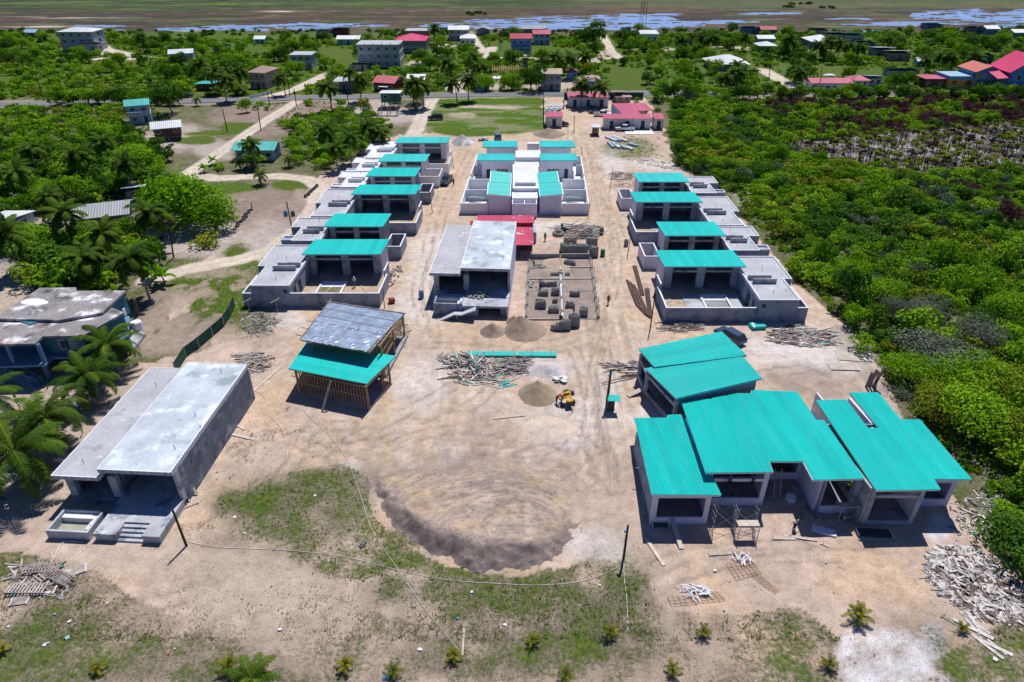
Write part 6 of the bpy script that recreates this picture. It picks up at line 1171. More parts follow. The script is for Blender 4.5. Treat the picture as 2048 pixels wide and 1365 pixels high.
def massmesh(name,label,items,mat,per=150,ls=.17):
    Ps=[];Ns=[];Ss=[];Vs=[]; rr=np.random.RandomState(3)
    for c in items:
        P,N,v=crownpts(rr,per,1.0,1.2,.1,6); P=P*np.array([c[3],c[3],c[4]/1.6]); P[:,0]+=c[1];P[:,1]+=c[2]; Ps.append(P);Ns.append(N);Ss.append(ls*c[3]*(.7+.8*rr.rand(per)));Vs.append(np.clip(v*.6+rr.rand()*.4,0,1))
    me=leafmesh(name,np.concatenate(Ps),np.concatenate(Ns),np.concatenate(Ss),np.concatenate(Vs),mat); o=bpy.data.objects.new(name,me); C.objects.link(o); tag(o,label,None,kind='stuff')
for k,v in rest.items(): massmesh('thicket_growth','mass of %s growth behind the nearer bushes'%k.split('_')[0],v,LM[k.split('_')[0]])
# undergrowth filling the thicket floor
def under(name,label,poly,sp,mat,r=(.5,1.1),per=34,keep=1,ls=.26,clear=()):
    it=[('u',x,y,rnd.uniform(*r),rnd.uniform(*r)*.9,'') for x,y,px,py in zone(poly,sp,rnd,keep,clear) if not blocked(x,y,.6) and not near_road(x,y,-1)]
    if it: massmesh(name,label,it,mat,per,ls)
under('undergrowth','low green undergrowth under the right thicket',ZR,1.55,LM['green'],clear=(BURN,)); under('undergrowth','low dark undergrowth under the right thicket',ZR,2.6,LM['dark'],clear=(BURN,))
under('undergrowth','low scrub under the village trees',VIL,3.3,LM['green'],(.7,1.7),26,.7,.3,clear=FLD); under('undergrowth','low scrub left of the sand track',ZL[0],2.0,LM['green'],(.6,1.3),30,.8)
under('undergrowth','low plants under the left grove',[(-200,300),(345,285),(330,400),(330,560),(230,600),(60,600),(60,520),(-200,470)],2.0,LM['dark'],(.6,1.3),30,.8)
under('edge_shrubs','dry scattered weeds along the verge',[(540,205),(700,200),(700,235),(560,240),(520,235)],1.8,LM['olive'],(.3,.8),16,.6); under('edge_shrubs','scattered weeds along the site edge',[(1345,262),(1400,350),(1500,450),(1600,580),(1690,650),(1640,640),(1560,540),(1450,420),(1350,345),(1230,300),(1240,275)],1.3,LM['olive'],(.2,.6),14,.35)
# marsh bushes
it=[('m',*G(rnd.uniform(-80,2130),rnd.uniform(62,74))[:2],rnd.uniform(1,2.4),rnd.uniform(1,2.4),'') for _ in range(260)]+[('m',*G(a+rnd.uniform(-20,20),b+rnd.uniform(-2,2))[:2],rnd.uniform(1.5,3),2,'') for a,b in ((940,29),(960,30),(1580,16),(1600,10),(1645,17)) for _ in range(3)]
massmesh('marsh_bushes','low dark bushes along the edge of the marsh',it,LM['dark'],60,.3)
# burned stems and fan palms in the clearing
mb=MB(); bs=[]
for i in range(5200):
    px=rnd.uniform(1545,2090);py=rnd.uniform(245,352)
    if not inpoly(np.array(px),np.array(py),BURN): continue
    x,y,_=G(px,py); h=rnd.uniform(.6,1.9); mb.tube([(x,y,0),(x+rnd.uniform(-.3,.3),y+rnd.uniform(-.3,.3),h)],.07,3,.03)
o=mb.build('burned_stems',mk('charred_stem',(.02,.017,.018),.95)); tag(o,'charred bare stems standing in the burned sandy clearing',kind='stuff')
FAN=palmset(LM['olive'],11,.8,6,.06,.4,1.1,.06,'fan',2,up=1.2,spread=1.5)
k=0
for i in range(900):
    if k>=230:break
    px=rnd.uniform(1480,2080);py=rnd.uniform(205,352)
    if (inpoly(np.array(px),np.array(py),BURN) and (rnd.random()<.6)) or (py<262 and float(fbm(np.array(px/60),np.array(py/14)))>.55):
        x,y,_=G(px,py)
        if blocked(x,y,.5) or near_road(x,y,0): continue
        palm(FAN,'fan_palm','small yellow green fan palm on a dark stem in the burned clearing','fan palm',x,y,rnd.uniform(.8,1.4),'fan palms in the burned clearing'); k+=1
# foreground weeds: leaf tufts where the ground is covered
def tufts():
    P=[];S=[];V=[]; rr=np.random.RandomState(9)
    n=52000; xs=rr.uniform(-62,62,n);ys=36+(rr.rand(n)**1.3)*95
    px,py=PJ(xs,ys); ii=np.clip(((ys-12)/.33).astype(int),0,X.shape[0]-1)
    ii=np.searchsorted(Y[:,0],ys); uu=xs/(ys*CP+H*SP); jj=np.clip(((uu+1.02)/2.04*(X.shape[1]-1)).astype(int),0,X.shape[1]-1); g=gr[np.clip(ii,0,X.shape[0]-1),jj]
    nz=fbm(xs/.8,ys/.8,3); k=(g*.9+(nz-.5)*1.1>.40+.25*rr.rand(n))&(px>-40)&(px<2090)
    for a,b,c in EXC: k&=((xs-a)**2+(ys-b)**2>(c*.75)**2)
    xs,ys=xs[k],ys[k]; m=len(xs); q=3
    P=np.stack([np.repeat(xs,q)+rr.randn(m*q)*.07,np.repeat(ys,q)+rr.randn(m*q)*.07,.05+rr.rand(m*q)*.09],1); N=rr.randn(m*q,3)*.6;N[:,2]+=1;N/=np.linalg.norm(N,axis=1,keepdims=True)
    me=leafmesh('ground_weeds',P,N,.05+.09*rr.rand(m*q),np.clip(np.repeat(nz[k],q)*1.3-.2+.3*rr.rand(m*q),0,1),LM['weed'],.4); o=bpy.data.objects.new('ground_weeds',me); C.objects.link(o); tag(o,'low creeping weeds and grass tufts on the sand',kind='stuff')
tufts()
def drytufts():
    rr=np.random.RandomState(19); n=60000; xs=rr.uniform(-62,62,n);ys=36+(rr.rand(n)**1.2)*26; px,py=PJ(xs,ys); g=inpoly(px+(rr.rand(n)-.5)*50,py+(rr.rand(n)-.5)*50,[(-100,1180),(60,1110),(200,1150),(260,1250),(420,1200),(700,1180),(860,1150),(1280,1150),(1300,1230),(1600,1230),(1750,1310),(2100,1270),(2100,1450),(-100,1450)])
    nz=fbm(xs/1.3+4,ys/1.3,4); k=g&(nz+.2*rr.rand(n)>.58); xs,ys=xs[k],ys[k]; m=len(xs); N=rr.randn(m,3)*.7;N[:,2]+=.8;N/=np.linalg.norm(N,axis=1,keepdims=True)
    me=leafmesh('dry_grass',np.stack([xs,ys,.05+rr.rand(m)*.09],1),N,.04+.08*rr.rand(m),rr.rand(m),leafmat('dry_leaf',[(.05,.04,.03),(.13,.10,.075),(.22,.17,.13),(.30,.25,.15)],.1,.1),.35); o=bpy.data.objects.new('dry_grass',me); C.objects.link(o); tag(o,'dry brown grass tufts in the foreground',kind='stuff')
drytufts()

def chips():
    rr=np.random.RandomState(21); n=9000; xs=rr.uniform(-55,60,n); ys=40+rr.rand(n)*95; px,py=PJ(xs,ys)
    k=inpoly(px,py,[(-50,960),(480,700),(560,620),(850,560),(900,420),(1230,420),(1290,680),(1700,660),(1760,800),(1960,980),(2100,1365),(-50,1365)])&((fbm(xs/4,ys/4)>.45)|(rr.rand(n)<.3))
    for a,b,c in EXC: k&=((xs-a)**2+(ys-b)**2>(c*.9)**2)
    xs,ys=xs[k],ys[k]; m=len(xs); N=rr.randn(m,3)*.35; N[:,2]+=1; N/=np.linalg.norm(N,axis=1,keepdims=True); v=rr.rand(m)
    for nm,lb,sel,c in (('stone_chips','pale stone and plaster chips scattered on the sand',v<.4,(.55,.52,.49)),('bark_chips','dark twigs and chips scattered on the sand',v>=.4,(.12,.09,.075))):
        me=leafmesh(nm,np.stack([xs,ys,np.full(m,.07)],1)[sel],N[sel],(.03+.07*rr.rand(m)**2)[sel],v[sel],mk(nm+'_mat',c,.9),.5); o=bpy.data.objects.new(nm,me); C.objects.link(o); tag(o,lb,None,kind='stuff')
chips()
# ---------------- poles and cables ----------------
def pole(name,label,base,top,r0=.12,mat=polem,group=None,cross=False,lamp=False,h=None):
    x,y,_=G(*base); h=h or HZ(base,top[1]); tx,ty=G(top[0],top[1],h)[:2]
    if math.hypot(tx-x,ty-y)>h*.25: tx,ty=x,y
    r=root(name,label,'pole',(x,y,0),group); mb=MB(); mb.tube([(x,y,-.2),(tx,ty,h)],r0,8,r0*.75); mb.build('shaft',mat,r)
    if cross: mb=MB(); mb.beam((tx-1,ty-.13,h-.5),(tx+1,ty-.13,h-.5),.12); mb.build('crossarm',mat,r)
    if lamp:
        mb=MB(); mb.box(tx-.3,tx-.05,ty-.2,ty+.05,h-.75,h-.5); mb.build('floodlight',mk('lamp_housing',(.15,.3,.5),.4),r)
    return r
pole('utility_pole','leaning black pole beside the steps of the foreground concrete villa',(373,1092),(345,1020),.13)
pole('utility_pole','leaning black pole at the end of the white hose, bottom centre right',(1247,1118),(1256,1051),.13,lamp=True)
pole('utility_pole','tall black pole holding the site power box',(1213,812),(1222,742),.17,lamp=True)
pole('utility_pole','leaning pole beside the orange sand track and grey palm grove',(347,516),(336,440),.15,cross=True)
pole('utility_pole','pole with blue and green drums near the top, beside the looping track',(586,468),(573,404),.14)
pole('utility_pole','thin pole near the corner of the second left house',(907,338),(903,305),.07); pole('utility_pole','thin pole by the rubble beside the third left house',(865,426),(858,376),.07)
pole('utility_pole','thin pole right of the white duplex front corner',(1176,435),(1180,405),.07); pole('utility_pole','thin pole behind the white duplex at its right',(1164,310),(1163,293),.07)
pole('utility_pole','thin pole among the sticks on the right side of the drive',(1220,380),(1226,335),.08); pole('utility_pole','thin leaning pole at the second right house corner',(1255,512),(1261,475),.08); pole('utility_pole','leaning pole at the corner of the nearest right house',(1300,660),(1311,585),.1)
pole('utility_pole','thin pole at the nearest left house front corner',(769,617),(766,580),.07); pole('utility_pole','lamp pole in the sand drive near the pink roofed store',(1148,266),(1149,231),.1,lamp=True)
pole('short_post','short post in the stone ring on the bare left yard',(504,417),(504,408),.12,h=1.2)
for b,t,lb in (((455,264),(445,219),'pole in the dry meadow left of the white track'),((522,262),(515,217),'pole between white track and dry meadow'),((540,213),(533,178),'pole beside the isolated round tree by the road'),((593,213),(588,178),'pole where the white track meets the asphalt road'),((580,194),(574,150),'tall pole on the far side of the road junction'),((663,203),(661,186),'pole of a close pair at the roadside, left centre'),((697,213),(694,178),'pole beside the bare umbrella tree'),((87,202),(72,150),'dark roadside pole at the far left'),((876,182),(874,132),'tall pole by the palm at the village road'),((1027,184),(1026,150),'pole beside the round roadside tree'),((1074,184),(1073,130),'pole in front of the big dark roadside tree'),((1134,202),(1135,175),'pole beside the green sheet fence'),((1195,120),(1197,95),'pole in the grass left of the sandy path, village centre'),((1391,182),(1392,118),'pole in the bushes left of the maroon shrubs'),((1538,160),(1540,130),'pole beside the sandy side road, right village'),((1639,182),(1644,135),'pole in front of the long red roof'),((1776,95),(1775,65),'far pole near the marsh on the right'),((1001,102),(1001,62),'far pole in the village centre')):
    pole('utility_pole',lb,b,t,.16,group='village utility poles')
pole('palm_stump','bare dead palm trunk beside the blue stilt house terrace',(275,632),(268,598),.28,bark)
# drums on the pole
x,y,_=G(586,468); 
for dx,c,lb in ((-.75,'blue','blue drum hung left on the pole beside the looping track'),(.65,'green','green drum hung right on the pole beside the looping track')):
    r=root('drum',lb,'drum',(x+dx,y,3.6)); mb=MB(); mb.tube([(x+dx,y,3.6),(x+dx,y,4.6)],.38,10); mb.build('drum_body',vm(c),r); mb=MB(); mb.tube([(x+dx,y,4.6),(x+dx,y,4.64)],.3,10); mb.build('lid',dark,r)
# power box
x,y,_=G(1221,822); r=root('power_box','black site power box under a scrap teal sheet beside the tall pole','power box',(x,y,0)); mb=MB(); mb.box(x-.45,x+.45,y,y+.4,0,1.9); mb.build('cabinet',steel,r)
for z in (.3,.9,1.4): mb=MB(); mb.box(x-.38,x+.38,y-.03,y-.003,z,z+.4); mb.build('panel',dark,r)
mb=MB(); mb.slab([(x-.5,y-.6,1.95),(x+1.0,y-.6,1.95),(x+1.0,y+.5,2.1),(x-.5,y+.5,2.1)],.05); mb.build('rain_cover',ribbed('teal_scrap',TEAL,0,.3),r)
hose=mk('white_hose',(.62,.61,.57),.5,spec=.4)
def pipe(label,pts,rr_=.024,mat=hose,z=.06,cat='hose'):
    P=W(pts); Q=[]
    for i in range(len(P)-1):
        a,b=P[i],P[i+1];n=max(2,int(math.dist(a,b)/.5))
        p0=P[max(i-1,0)];p3=P[min(i+2,len(P)-1)]
        for k in range(n):
            t=k/n; q=[.5*((2*a[j])+(-p0[j]+b[j])*t+(2*p0[j]-5*a[j]+4*b[j]-p3[j])*t*t+(-p0[j]+3*a[j]-3*b[j]+p3[j])*t**3) for j in (0,1)]
            px,py=q; zz=float(gz(px,py)); Q.append((px,py,zz+z))
    Q.append((P[-1][0],P[-1][1],float(gz(*P[-1]))+z)); mb=MB(); mb.tube(Q,rr_,5); return tag(mb.build('hose' if cat=='hose' else cat.replace(' ','_'),mat,smooth=True),label,cat)
_Yr=Y[:,0]
def gz(x,y):
    i=int(np.clip(np.searchsorted(_Yr,y),1,nr-1)); u=x/(y*CP+H*SP); j=int(np.clip((u+1.02)/2.04*(nc-1),0,nc-1)); return max(Z[i,j],Z[i-1,j])
pipe('white hose running from the timber shed down to the bottom small white post',[(603,790),(606,818),(622,838),(655,868),(688,910),(706,948),(722,995),(745,1062),(797,1142),(840,1205),(885,1262),(920,1305)])
pipe('white hose crossing the grass between the two leaning black poles',[(376,1084),(430,1095),(520,1099),(600,1104),(700,1117),(797,1142),(900,1162),(1000,1169),(1080,1172),(1150,1166),(1200,1152),(1238,1134)])
pipe('thin white hose curving from the long dark wall towards the dirt mound',[(508,782),(528,795),(540,832),(562,858),(572,885),(577,940)])
pipe('white cable running down from the power box past the clubhouse',[(1221,836),(1226,880),(1222,930),(1225,990)],.03); pipe('white hose by the leaning pole at the lower right of the mound',[(1243,1050),(1247,1085),(1248,1150),(1254,1205),(1256,1262)],.03)
pipe('short pipe bent around the plunge pool, bottom left',[(165,1086),(128,1085),(112,1110),(98,1135)],.05,cat='pipe')
# ---------------- planks, heaps of scrap ----------------
def plank(label,a,b,w_=.22,mat=pwood,th=.05,z=.05,za=None,zb=None,group=None,name='plank',cat='plank'):
    A=G(*a,za or 0);B_=G(*b,zb or 0); z0=(za if za is not None else float(gz(*A[:2]))+z); z1=(zb if zb is not None else float(gz(*B_[:2]))+z)
    mb=MB(); mb.beam((A[0],A[1],z0+th/2),(B_[0],B_[1],z1+th/2),w_,th); return tag(mb.build(name,mat),label,cat,group)
for a,b,w_,lb in (((503,787),(560,736),.3,'long pale plank on the sand between the dark long wall and the shed'),((455,868),(508,880),.28,'plank lying off the long dark wall, lower one'),((470,850),(490,860),.25,'short plank close to the long dark wall'),((1290,1075),(1328,1132),.35,'pale plank on the sand left of the clubhouse shadow'),((1417,1110),(1462,1107),.35,'short thick plank above the rusty mesh'),((1545,1077),(1590,1078),.4,'left plank of the long pair in front of the alcove'),((1567,1072),(1635,1082),.35,'right overlapping plank in front of the alcove'),((1640,1088),(1658,1095),.15,'small stick below the concrete board'),((986,839),(1050,832),.2,'thin plank alone on sand below the concrete mixer heap'),((1203,767),(1245,755),.15,'thin plank left of the planks pile by the teal hall'),((1204,771),(1268,756),.12,'long thin stick below another by the teal hall'),((1222,1000*0+921),(1226,932),.1,'tiny stick below the power cable'),((1716,1080),(1790,1083),.2,'blue grey pipe length lying in the shade of the right bay'),((300,1052),(372,1008),.28,'plank beside the leaning black pole and the steps'),((331,1032),(398,1005),.25,'thin plank behind the leaning pole'),((1600,670),(1664,655),.3,'white beam propped on the bank right of the nearest right house'),((928,1258),(925,1312),.18,'upright white post lying in the bottom grass')):
    plank(lb,a,b,w_)
plank('plank ramp leaning into the left bay of the clubhouse',(1343,1035),(1363,1098),.45,pwood,za=.95,zb=.08); plank('wide ramp board leaning on the teal hall left side',(1256,792),(1298,772),.7,pwood,za=.08,zb=.95)
for k,(a,b,za) in enumerate((((363,940),(395,990),2.4),((352,975),(380,1003),1.6),((358,960),(372,1010),1.5))): plank(('longest board leaning on the dark side wall of the villa','short board leaning at the villa column','middle board leaning at the villa corner')[k],a,b,.25,gwood,za=za,zb=.05,group='boards leaning on the villa')
for a,b,lb in (((1322,592),(1342,603),'pale board in the sand yard of the nearest right house, upper'),((1342,603),(1326,611),'pale board in the sand yard of the nearest right house, crossing'),((1303,594),(1318,597),'short stick across the yard wall of the nearest right house'),((668,573),(650,588),'plank left of the murky pool, nearest left house'),((703,583),(697,592),'plank below the worker by the murky pool'),((722,573),(733,587),'pale plank lying in the yard right of the murky pool'),((1268,468),(1285,474),'white board in the yard of the third right house')):
    plank(lb,a,b,.22,z=.16)
def board(label,px,py,w_,l_,rz,mat=conc,th=.08,name='board',z=.05,cat='board',slats=False):
    x,y,_=G(px,py); r=root(name,label,cat,(x,y,float(gz(x,y))+z),None,rz); mb=MB()
    if slats:
        for i in range(3): mb.box(-w_/2,w_/2,-l_/2+i*(l_-.1)/2,-l_/2+i*(l_-.1)/2+.1,0,.08)
        m2=MB(); n=int(w_/.28)
        for i in range(n): m2.box(-w_/2+i*w_/n,-w_/2+i*w_/n+.16,-l_/2,l_/2,.083,.12)
        mb.build('rails',mat,r,True); m2.build('slats',mat,r,True)
    else:
        mb.box(-w_/2,w_/2,-l_/2,l_/2,0,th); mb.build('sheet',mat,r,True); m2=MB()
        for sx in (-1,1): m2.box(sx*w_/2-.04,sx*w_/2+.04,-l_/2-.02,l_/2+.02,.003+0,th+.02)
        m2.build('rim',M['coping'],r,True)
    return r
board('pale mortar tray lying on the sand in front of the clubhouse',1647,1064,2.2,.9,R(-20),M['coping'],.15,'mortar_tray',cat='tray'); board('glass fronted tray standing in the clubhouse shade at the left bay',1320,1050,1.6,.7,R(0),glass,.2,'tray',cat='tray')
board('pale formwork sheet on the sand, upper one at the hall yard',1700,712,3.6,2.8,R(-8),pwood,.06,'formwork_sheet'); board('pale formwork sheet on the sand, lower one at the hall yard',1687,735,3.8,1.7,R(-3),pwood,.12,'formwork_sheet')
for px,py,w_,l_,a,lb in ((88,1142,3.4,1.0,6,'slatted pallet on top of the bottom left scrap heap'),(120,1158,3.2,1.1,-24,'slatted pallet tilted across the scrap heap, bottom left'),(75,1168,1.6,1.2,60,'small slatted pallet in the middle of the scrap heap, bottom left'),(58,1182,3.6,1.1,0,'long slatted pallet at the front of the bottom left scrap heap')): board(lb,px,py,w_,l_,R(a),gwood,.08,'pallet',.35,'pallet',True)
board('plain board lying below the bottom left scrap heap',40,1203,1.4,.9,R(10),gwood); board('plain board right of the bottom left scrap heap',153,1143,1.6,1.1,R(30),gwood)
SC=[mk('scrap_grey',(.27,.25,.25),.9,(2,.4),(9,.3)),mk('scrap_brown',(.13,.095,.075),.9,(2,.3),(9,.2)),mk('scrap_white',(.52,.48,.45),.85,(2,.3),(9,.25)),mk('scrap_teal',(.05,.40,.37),.6)]
def scrap(name,label,poly,n,hmax,lr=(.6,2.2),wr=(.05,.22),mix=(5,2,3,.4),ang=None,seed=1,th=.04,cat='scrap heap'):
    rn=random.Random(seed); P=W(poly); xs=[p[0] for p in P];ys=[p[1] for p in P]; cx=sum(xs)/len(xs);cy=sum(ys)/len(ys); mbs=[MB() for _ in SC]; k=0; ex=max(max(xs)-min(xs),max(ys)-min(ys))/2
    while k<n:
        x=rn.uniform(min(xs),max(xs));y=rn.uniform(min(ys),max(ys))
        if not inpoly(np.array(x),np.array(y),P): continue
        k+=1; d=min(1,math.hypot((x-cx)/(max(xs)-min(xs)),(y-cy)/(max(ys)-min(ys)))*2); z=hmax*(1-d)*rn.random()+.04; a=rn.random()*pi if ang is None else ang+rn.gauss(0,.35); l=rn.uniform(*lr)/2; dz=rn.uniform(-.25,.25)*min(1,hmax)*l
        z=max(z,abs(dz)+.03)+float(gz(x,y)); q=rn.choices(range(4),mix)[0]; mbs[q].beam((x-l*math.cos(a),y-l*math.sin(a),z-dz),(x+l*math.cos(a),y+l*math.sin(a),z+dz),rn.uniform(*wr),th)
    r=root(name,label,cat,(cx,cy,0))
    for m_,q in zip(mbs,SC):
        if q is not None and m_.v: o=m_.build('pieces',q,r); o['kind']='stuff'
    return r
scrap('scrap_heap','big heap of broken timber and sheets in the middle of the sand, left part',[(878,712),(905,708),(960,712),(985,735),(972,755),(930,765),(895,745)],170,1.0,(.7,2.6),(.05,.28),seed=1,cat='scrap heap')
scrap('scrap_heap','heap of grey poles and laths right of the big timber heap',[(998,716),(1055,712),(1058,735),(1035,752),(992,748)],120,.8,(1,2.8),(.04,.14),(6,3,2,.2),.15,2)
scrap('scrap_heap','row of long loose boards below the big timber heap',[(895,752),(1050,750),(1045,765),(985,775),(895,768)],26,.12,(1.5,4),(.08,.2),(4,3,3,1),.0,3)
scrap('scrap_heap','huge heap of broken planks at the lower right by the thicket',[(1862,1105),(1900,1090),(1955,1100),(1990,1130),(2048,1190),(2050,1250),(1960,1240),(1890,1195),(1850,1160)],900,.5,(.25,1.5),(.05,.30),(4,2.4,6,.08),None,4)
scrap('scrap_heap','thin trail of long planks below the huge plank heap',[(1875,1240),(1950,1245),(2000,1290),(1985,1320),(1940,1260)],9,.1,(1.5,3.2),(.2,.35),(1,0,4,0),-1.2,5)
scrap('scrap_heap','heap of timber rubble in front of the nearest right house',[(1530,662),(1590,650),(1670,665),(1680,690),(1620,697),(1540,685)],230,.7,(.5,2.4),(.04,.2),(6,3,4,.4),-.1,6)
scrap('scrap_heap','stack of long poles along the nearest right house wall',[(1322,645),(1395,643),(1400,660),(1330,664)],60,.5,(1.5,4),(.06,.14),(5,4,1,0),.0,7)
scrap('scrap_heap','pale rubble and branches behind the shed, upper heap',[(478,640),(520,620),(560,640),(548,665),(500,672)],200,.5,(.3,1.6),(.03,.12),(5,3,3,.7),None,8)
scrap('scrap_heap','splintered timber heap between the long roof and the shed',[(470,712),(520,705),(550,720),(530,742),(490,752)],130,.5,(.4,2.0),(.04,.16),(5,3,3,.2),.3,9)
scrap('scrap_heap','bottom left heap of wood and pale sheets under pallets',[(20,1130),(130,1125),(150,1160),(130,1195),(10,1190)],120,.35,(.4,1.8),(.06,.25),(5,3,4,.3),None,10)
scrap('scrap_heap','grey board pile on the left of the teal hall, upper pile',[(1215,728),(1283,724),(1286,738),(1220,742)],40,.4,(1.5,3.4),(.08,.2),(6,2,2,0),-.1,11); scrap('scrap_heap','dark board pile on the left of the teal hall, lower pile',[(1245,745),(1286,740),(1288,755),(1250,760)],36,.5,(1.0,2.6),(.08,.22),(3,5,2,0),.1,12)
scrap('stick_heap','heap of dark sticks beside the thin pole on the drive',[(1222,345),(1265,345),(1262,362),(1225,362)],80,.5,(1,2.6),(.04,.12),(3,6,2,.2),.1,13); scrap('stick_heap','low heap of thin sticks under the dark stick heap',[(1235,360),(1285,362),(1280,378),(1232,374)],40,.2,(.8,2),(.04,.1),(4,3,3,.3),.1,14)
scrap('timber_pile','long pile of weathered boards behind the block stacks',[(1110,455),(1180,450),(1200,465),(1190,480),(1130,478)],130,1.3,(1.5,4.5),(.06,.2),(4,5,2,.2),.2,15)
scrap('rubble_heap','heap of rubble chunks beside the second left house',[(775,545),(800,530),(805,545),(785,570),(772,580)],70,.4,(.2,.6),(.2,.4),(4,4,1,0),None,16)
scrap('rubble_heap','low rubble strip along the right side of the sand drive',[(1230,315),(1290,318),(1400,335),(1380,348),(1290,330)],110,.2,(.3,1.4),(.08,.3),(5,2,3,.3),None,17)
scrap('scrap_heap','debris at the clubhouse right bay and thicket edge',[(1900,1010),(1985,960),(2000,1040),(1960,1070),(1900,1075)],110,.2,(.2,1.0),(.04,.2),(3,2,5,.3),None,18)
scrap('scrap_heap','litter of chips and scraps beneath the clubhouse scaffold',[(1600,1000),(1700,1005),(1700,1040),(1600,1040)],30,.15,(.2,.9),(.05,.2),(3,3,2,.5),None,19)
scrap('timber_pile','loose timber behind the timber shed, right side',[(795,650),(812,640),(815,665),(800,700),(792,690)],50,.4,(.6,2.2),(.05,.15),(4,4,1,0),None,20)
# teal sheets bundle
r=root('sheet_bundle','long bundle of teal roof sheets lying behind the timber heap','roof sheets',G(1020,712)); a=G(932,713);b=G(1113,716); mb=MB(); wl(mb,(a[0],a[1]+.3),(b[0],b[1]+.6),1.1,.1,.3); mb.build('sheets',ribbed('teal_bundle',TEAL,pi/2,.25),r)
for px in (938,985,1034,1064,1103): x=G(px,715)[0]; y=a[1]+.45; mb=MB(); mb.box(x-.08,x+.08,y-.65,y+.65,.303,.36); mb.build('tie_strap',gwood,r)
r=root('sheet_bundle','small bundle of teal sheets by the rubble near the nearest right house','roof sheets',G(1512,655)); mb=MB(); a=G(1500,657);b=G(1528,655); wl(mb,a,b,1.3,.05,.55); mb.build('sheets',ribbed('teal_bundle',TEAL,pi/2,.25),r); mb=MB(); wl(mb,(a[0]+.3,a[1]),(a[0]+.5,a[1]),1.36,.553,.6); mb.build('tie_strap',white,r)
r=root('sheet_stack','bundles of white and blue metal profiles beside the long site office','metal profiles',G(1230,285))
for i,(px,py,l,a) in enumerate(((1222,280,5,-62),(1230,280,5,-58),(1240,280,6,-58),(1222,292,5,-80),(1232,293,5,-78),(1242,295,5,-60),(1252,297,5,-55),(1266,292,3,-50))): 
    x,y,_=G(px,py);c,s=math.cos(R(a))*l/2,math.sin(R(a))*l/2; mb=MB(); mb.beam((x-c,y-s,.3),(x+c,y+s,.3),.8,.45); mb.build('bundle',rm('pblue') if i%2 else rm('silver'),r)
r=root('sheet_stack','heap of white and teal sheets behind the pink roofed store','metal profiles',G(1105,222))
for i in range(9): x,y,_=G(1094+i*3.4,223-(i%3)*2.5); mb=MB(); mb.beam((x-1.2,y-1.4,.4+.3*(i%3)),(x+1.2,y+1.6,.5+.35*(i%3)),.8,.12); mb.build('sheet',rm('silver') if i%3 else rm('aqua'),r)
for k,(cx_,lb) in enumerate(((952,'teal framed bundle stored in the left front yard of the duplex'),(1146,'teal framed bundle stored in the right front yard of the duplex'))):
    r=root('sheet_bundle',lb,'roof sheets',G(cx_,398,1.0),'bundles in the duplex yards'); 
    for j in range(4): a=G(cx_-15+j*2,392+j*1.3,1.2);b=G(cx_+14+j*1.5,395+j*1.3,1.2); mb=MB(); mb.beam((a[0],a[1],1.0+.1*j),(b[0],b[1],1.0+.12*j),.25,.15); mb.build('profile',mk('profile_green',(.10,.28,.24),.5) if j%2 else white,r)
board('white slab sheet lying at the end of the site office pickup',1278,266,8,3.6,0,white,.1,'concrete_pad',cat='slab')
# heaps of sand and rubble
heap('sand_heap','round brown sand heap beside the concrete mixer',1075,790,41,24,1.5,(.30,.235,.165),seed=1,pk=(.0,.2)); heap('sand_heap','brown sand heap in front of the foundation, larger one',1050,662,45,22,1.9,(.30,.225,.175),seed=2,pk=(-.3,.1)); heap('sand_heap','small brown sand heap left of the larger one by the foundation',985,664,27,14,1.2,(.29,.22,.18),seed=3)
heap('lime_heap','low pale grey heap of lime and gravel above the mixer',1090,740,38,18,.7,(.48,.44,.45),'gravel heap',.5,seed=4,col2=(.30,.28,.29)); heap('sand_heap','low brown dirt heap near the pink roofed store',1098,269,32,9,1.4,(.27,.21,.16),seed=5); heap('rubble_pile','grey heap of broken rubble behind the farthest left house',926,285,26,11,1.6,(.33,.32,.32),'rubble heap',.7,seed=6,col2=(.55,.54,.53))
heap('sand_heap','flat pale sand patch heap below the concrete mixer',1100,858,60,28,.3,(.52,.42,.35),seed=7); heap('sand_heap','dark soil heap beside the central villa wall',1028,645,16,12,.9,(.25,.19,.16),seed=8); heap('sand_heap','low sand heap behind the nearest right house yard',1360,318*1.0,38,8,.8,(.44,.34,.25),seed=9); heap('sand_heap','low sand spread at the block stacks',1115,528,35,20,.5,(.40,.31,.22),seed=10)
# tan debris rocks: ring of stones
rn=random.Random(8)
for i in range(26):
    px=470+rn.uniform(-3,3)+i*1.2;py=458-i*1.4+rn.uniform(-2,2); x,y,_=G(px,py); r_=rn.uniform(.25,.45); mb=MB(); mb.ell((x,y,r_*.5),(r_,r_*.8,r_*.7),6,4); tag(mb.build('rock',mk('dark_rock',(.07,.075,.09),.9)),'dark rock in the curved row beside the bare left yard','rock','dark rocks lining the left yard')
for i in range(12):
    px=612+rn.uniform(-2,2)+i*2.1;py=395-i*2.0; x,y,_=G(px,py); mb=MB(); mb.ell((x,y,.25),(.4,.35,.35),6,4); tag(mb.build('rock',M['dark_rock']),'dark rock on the inner bend of the looping track','rock','dark rocks on the track bend')
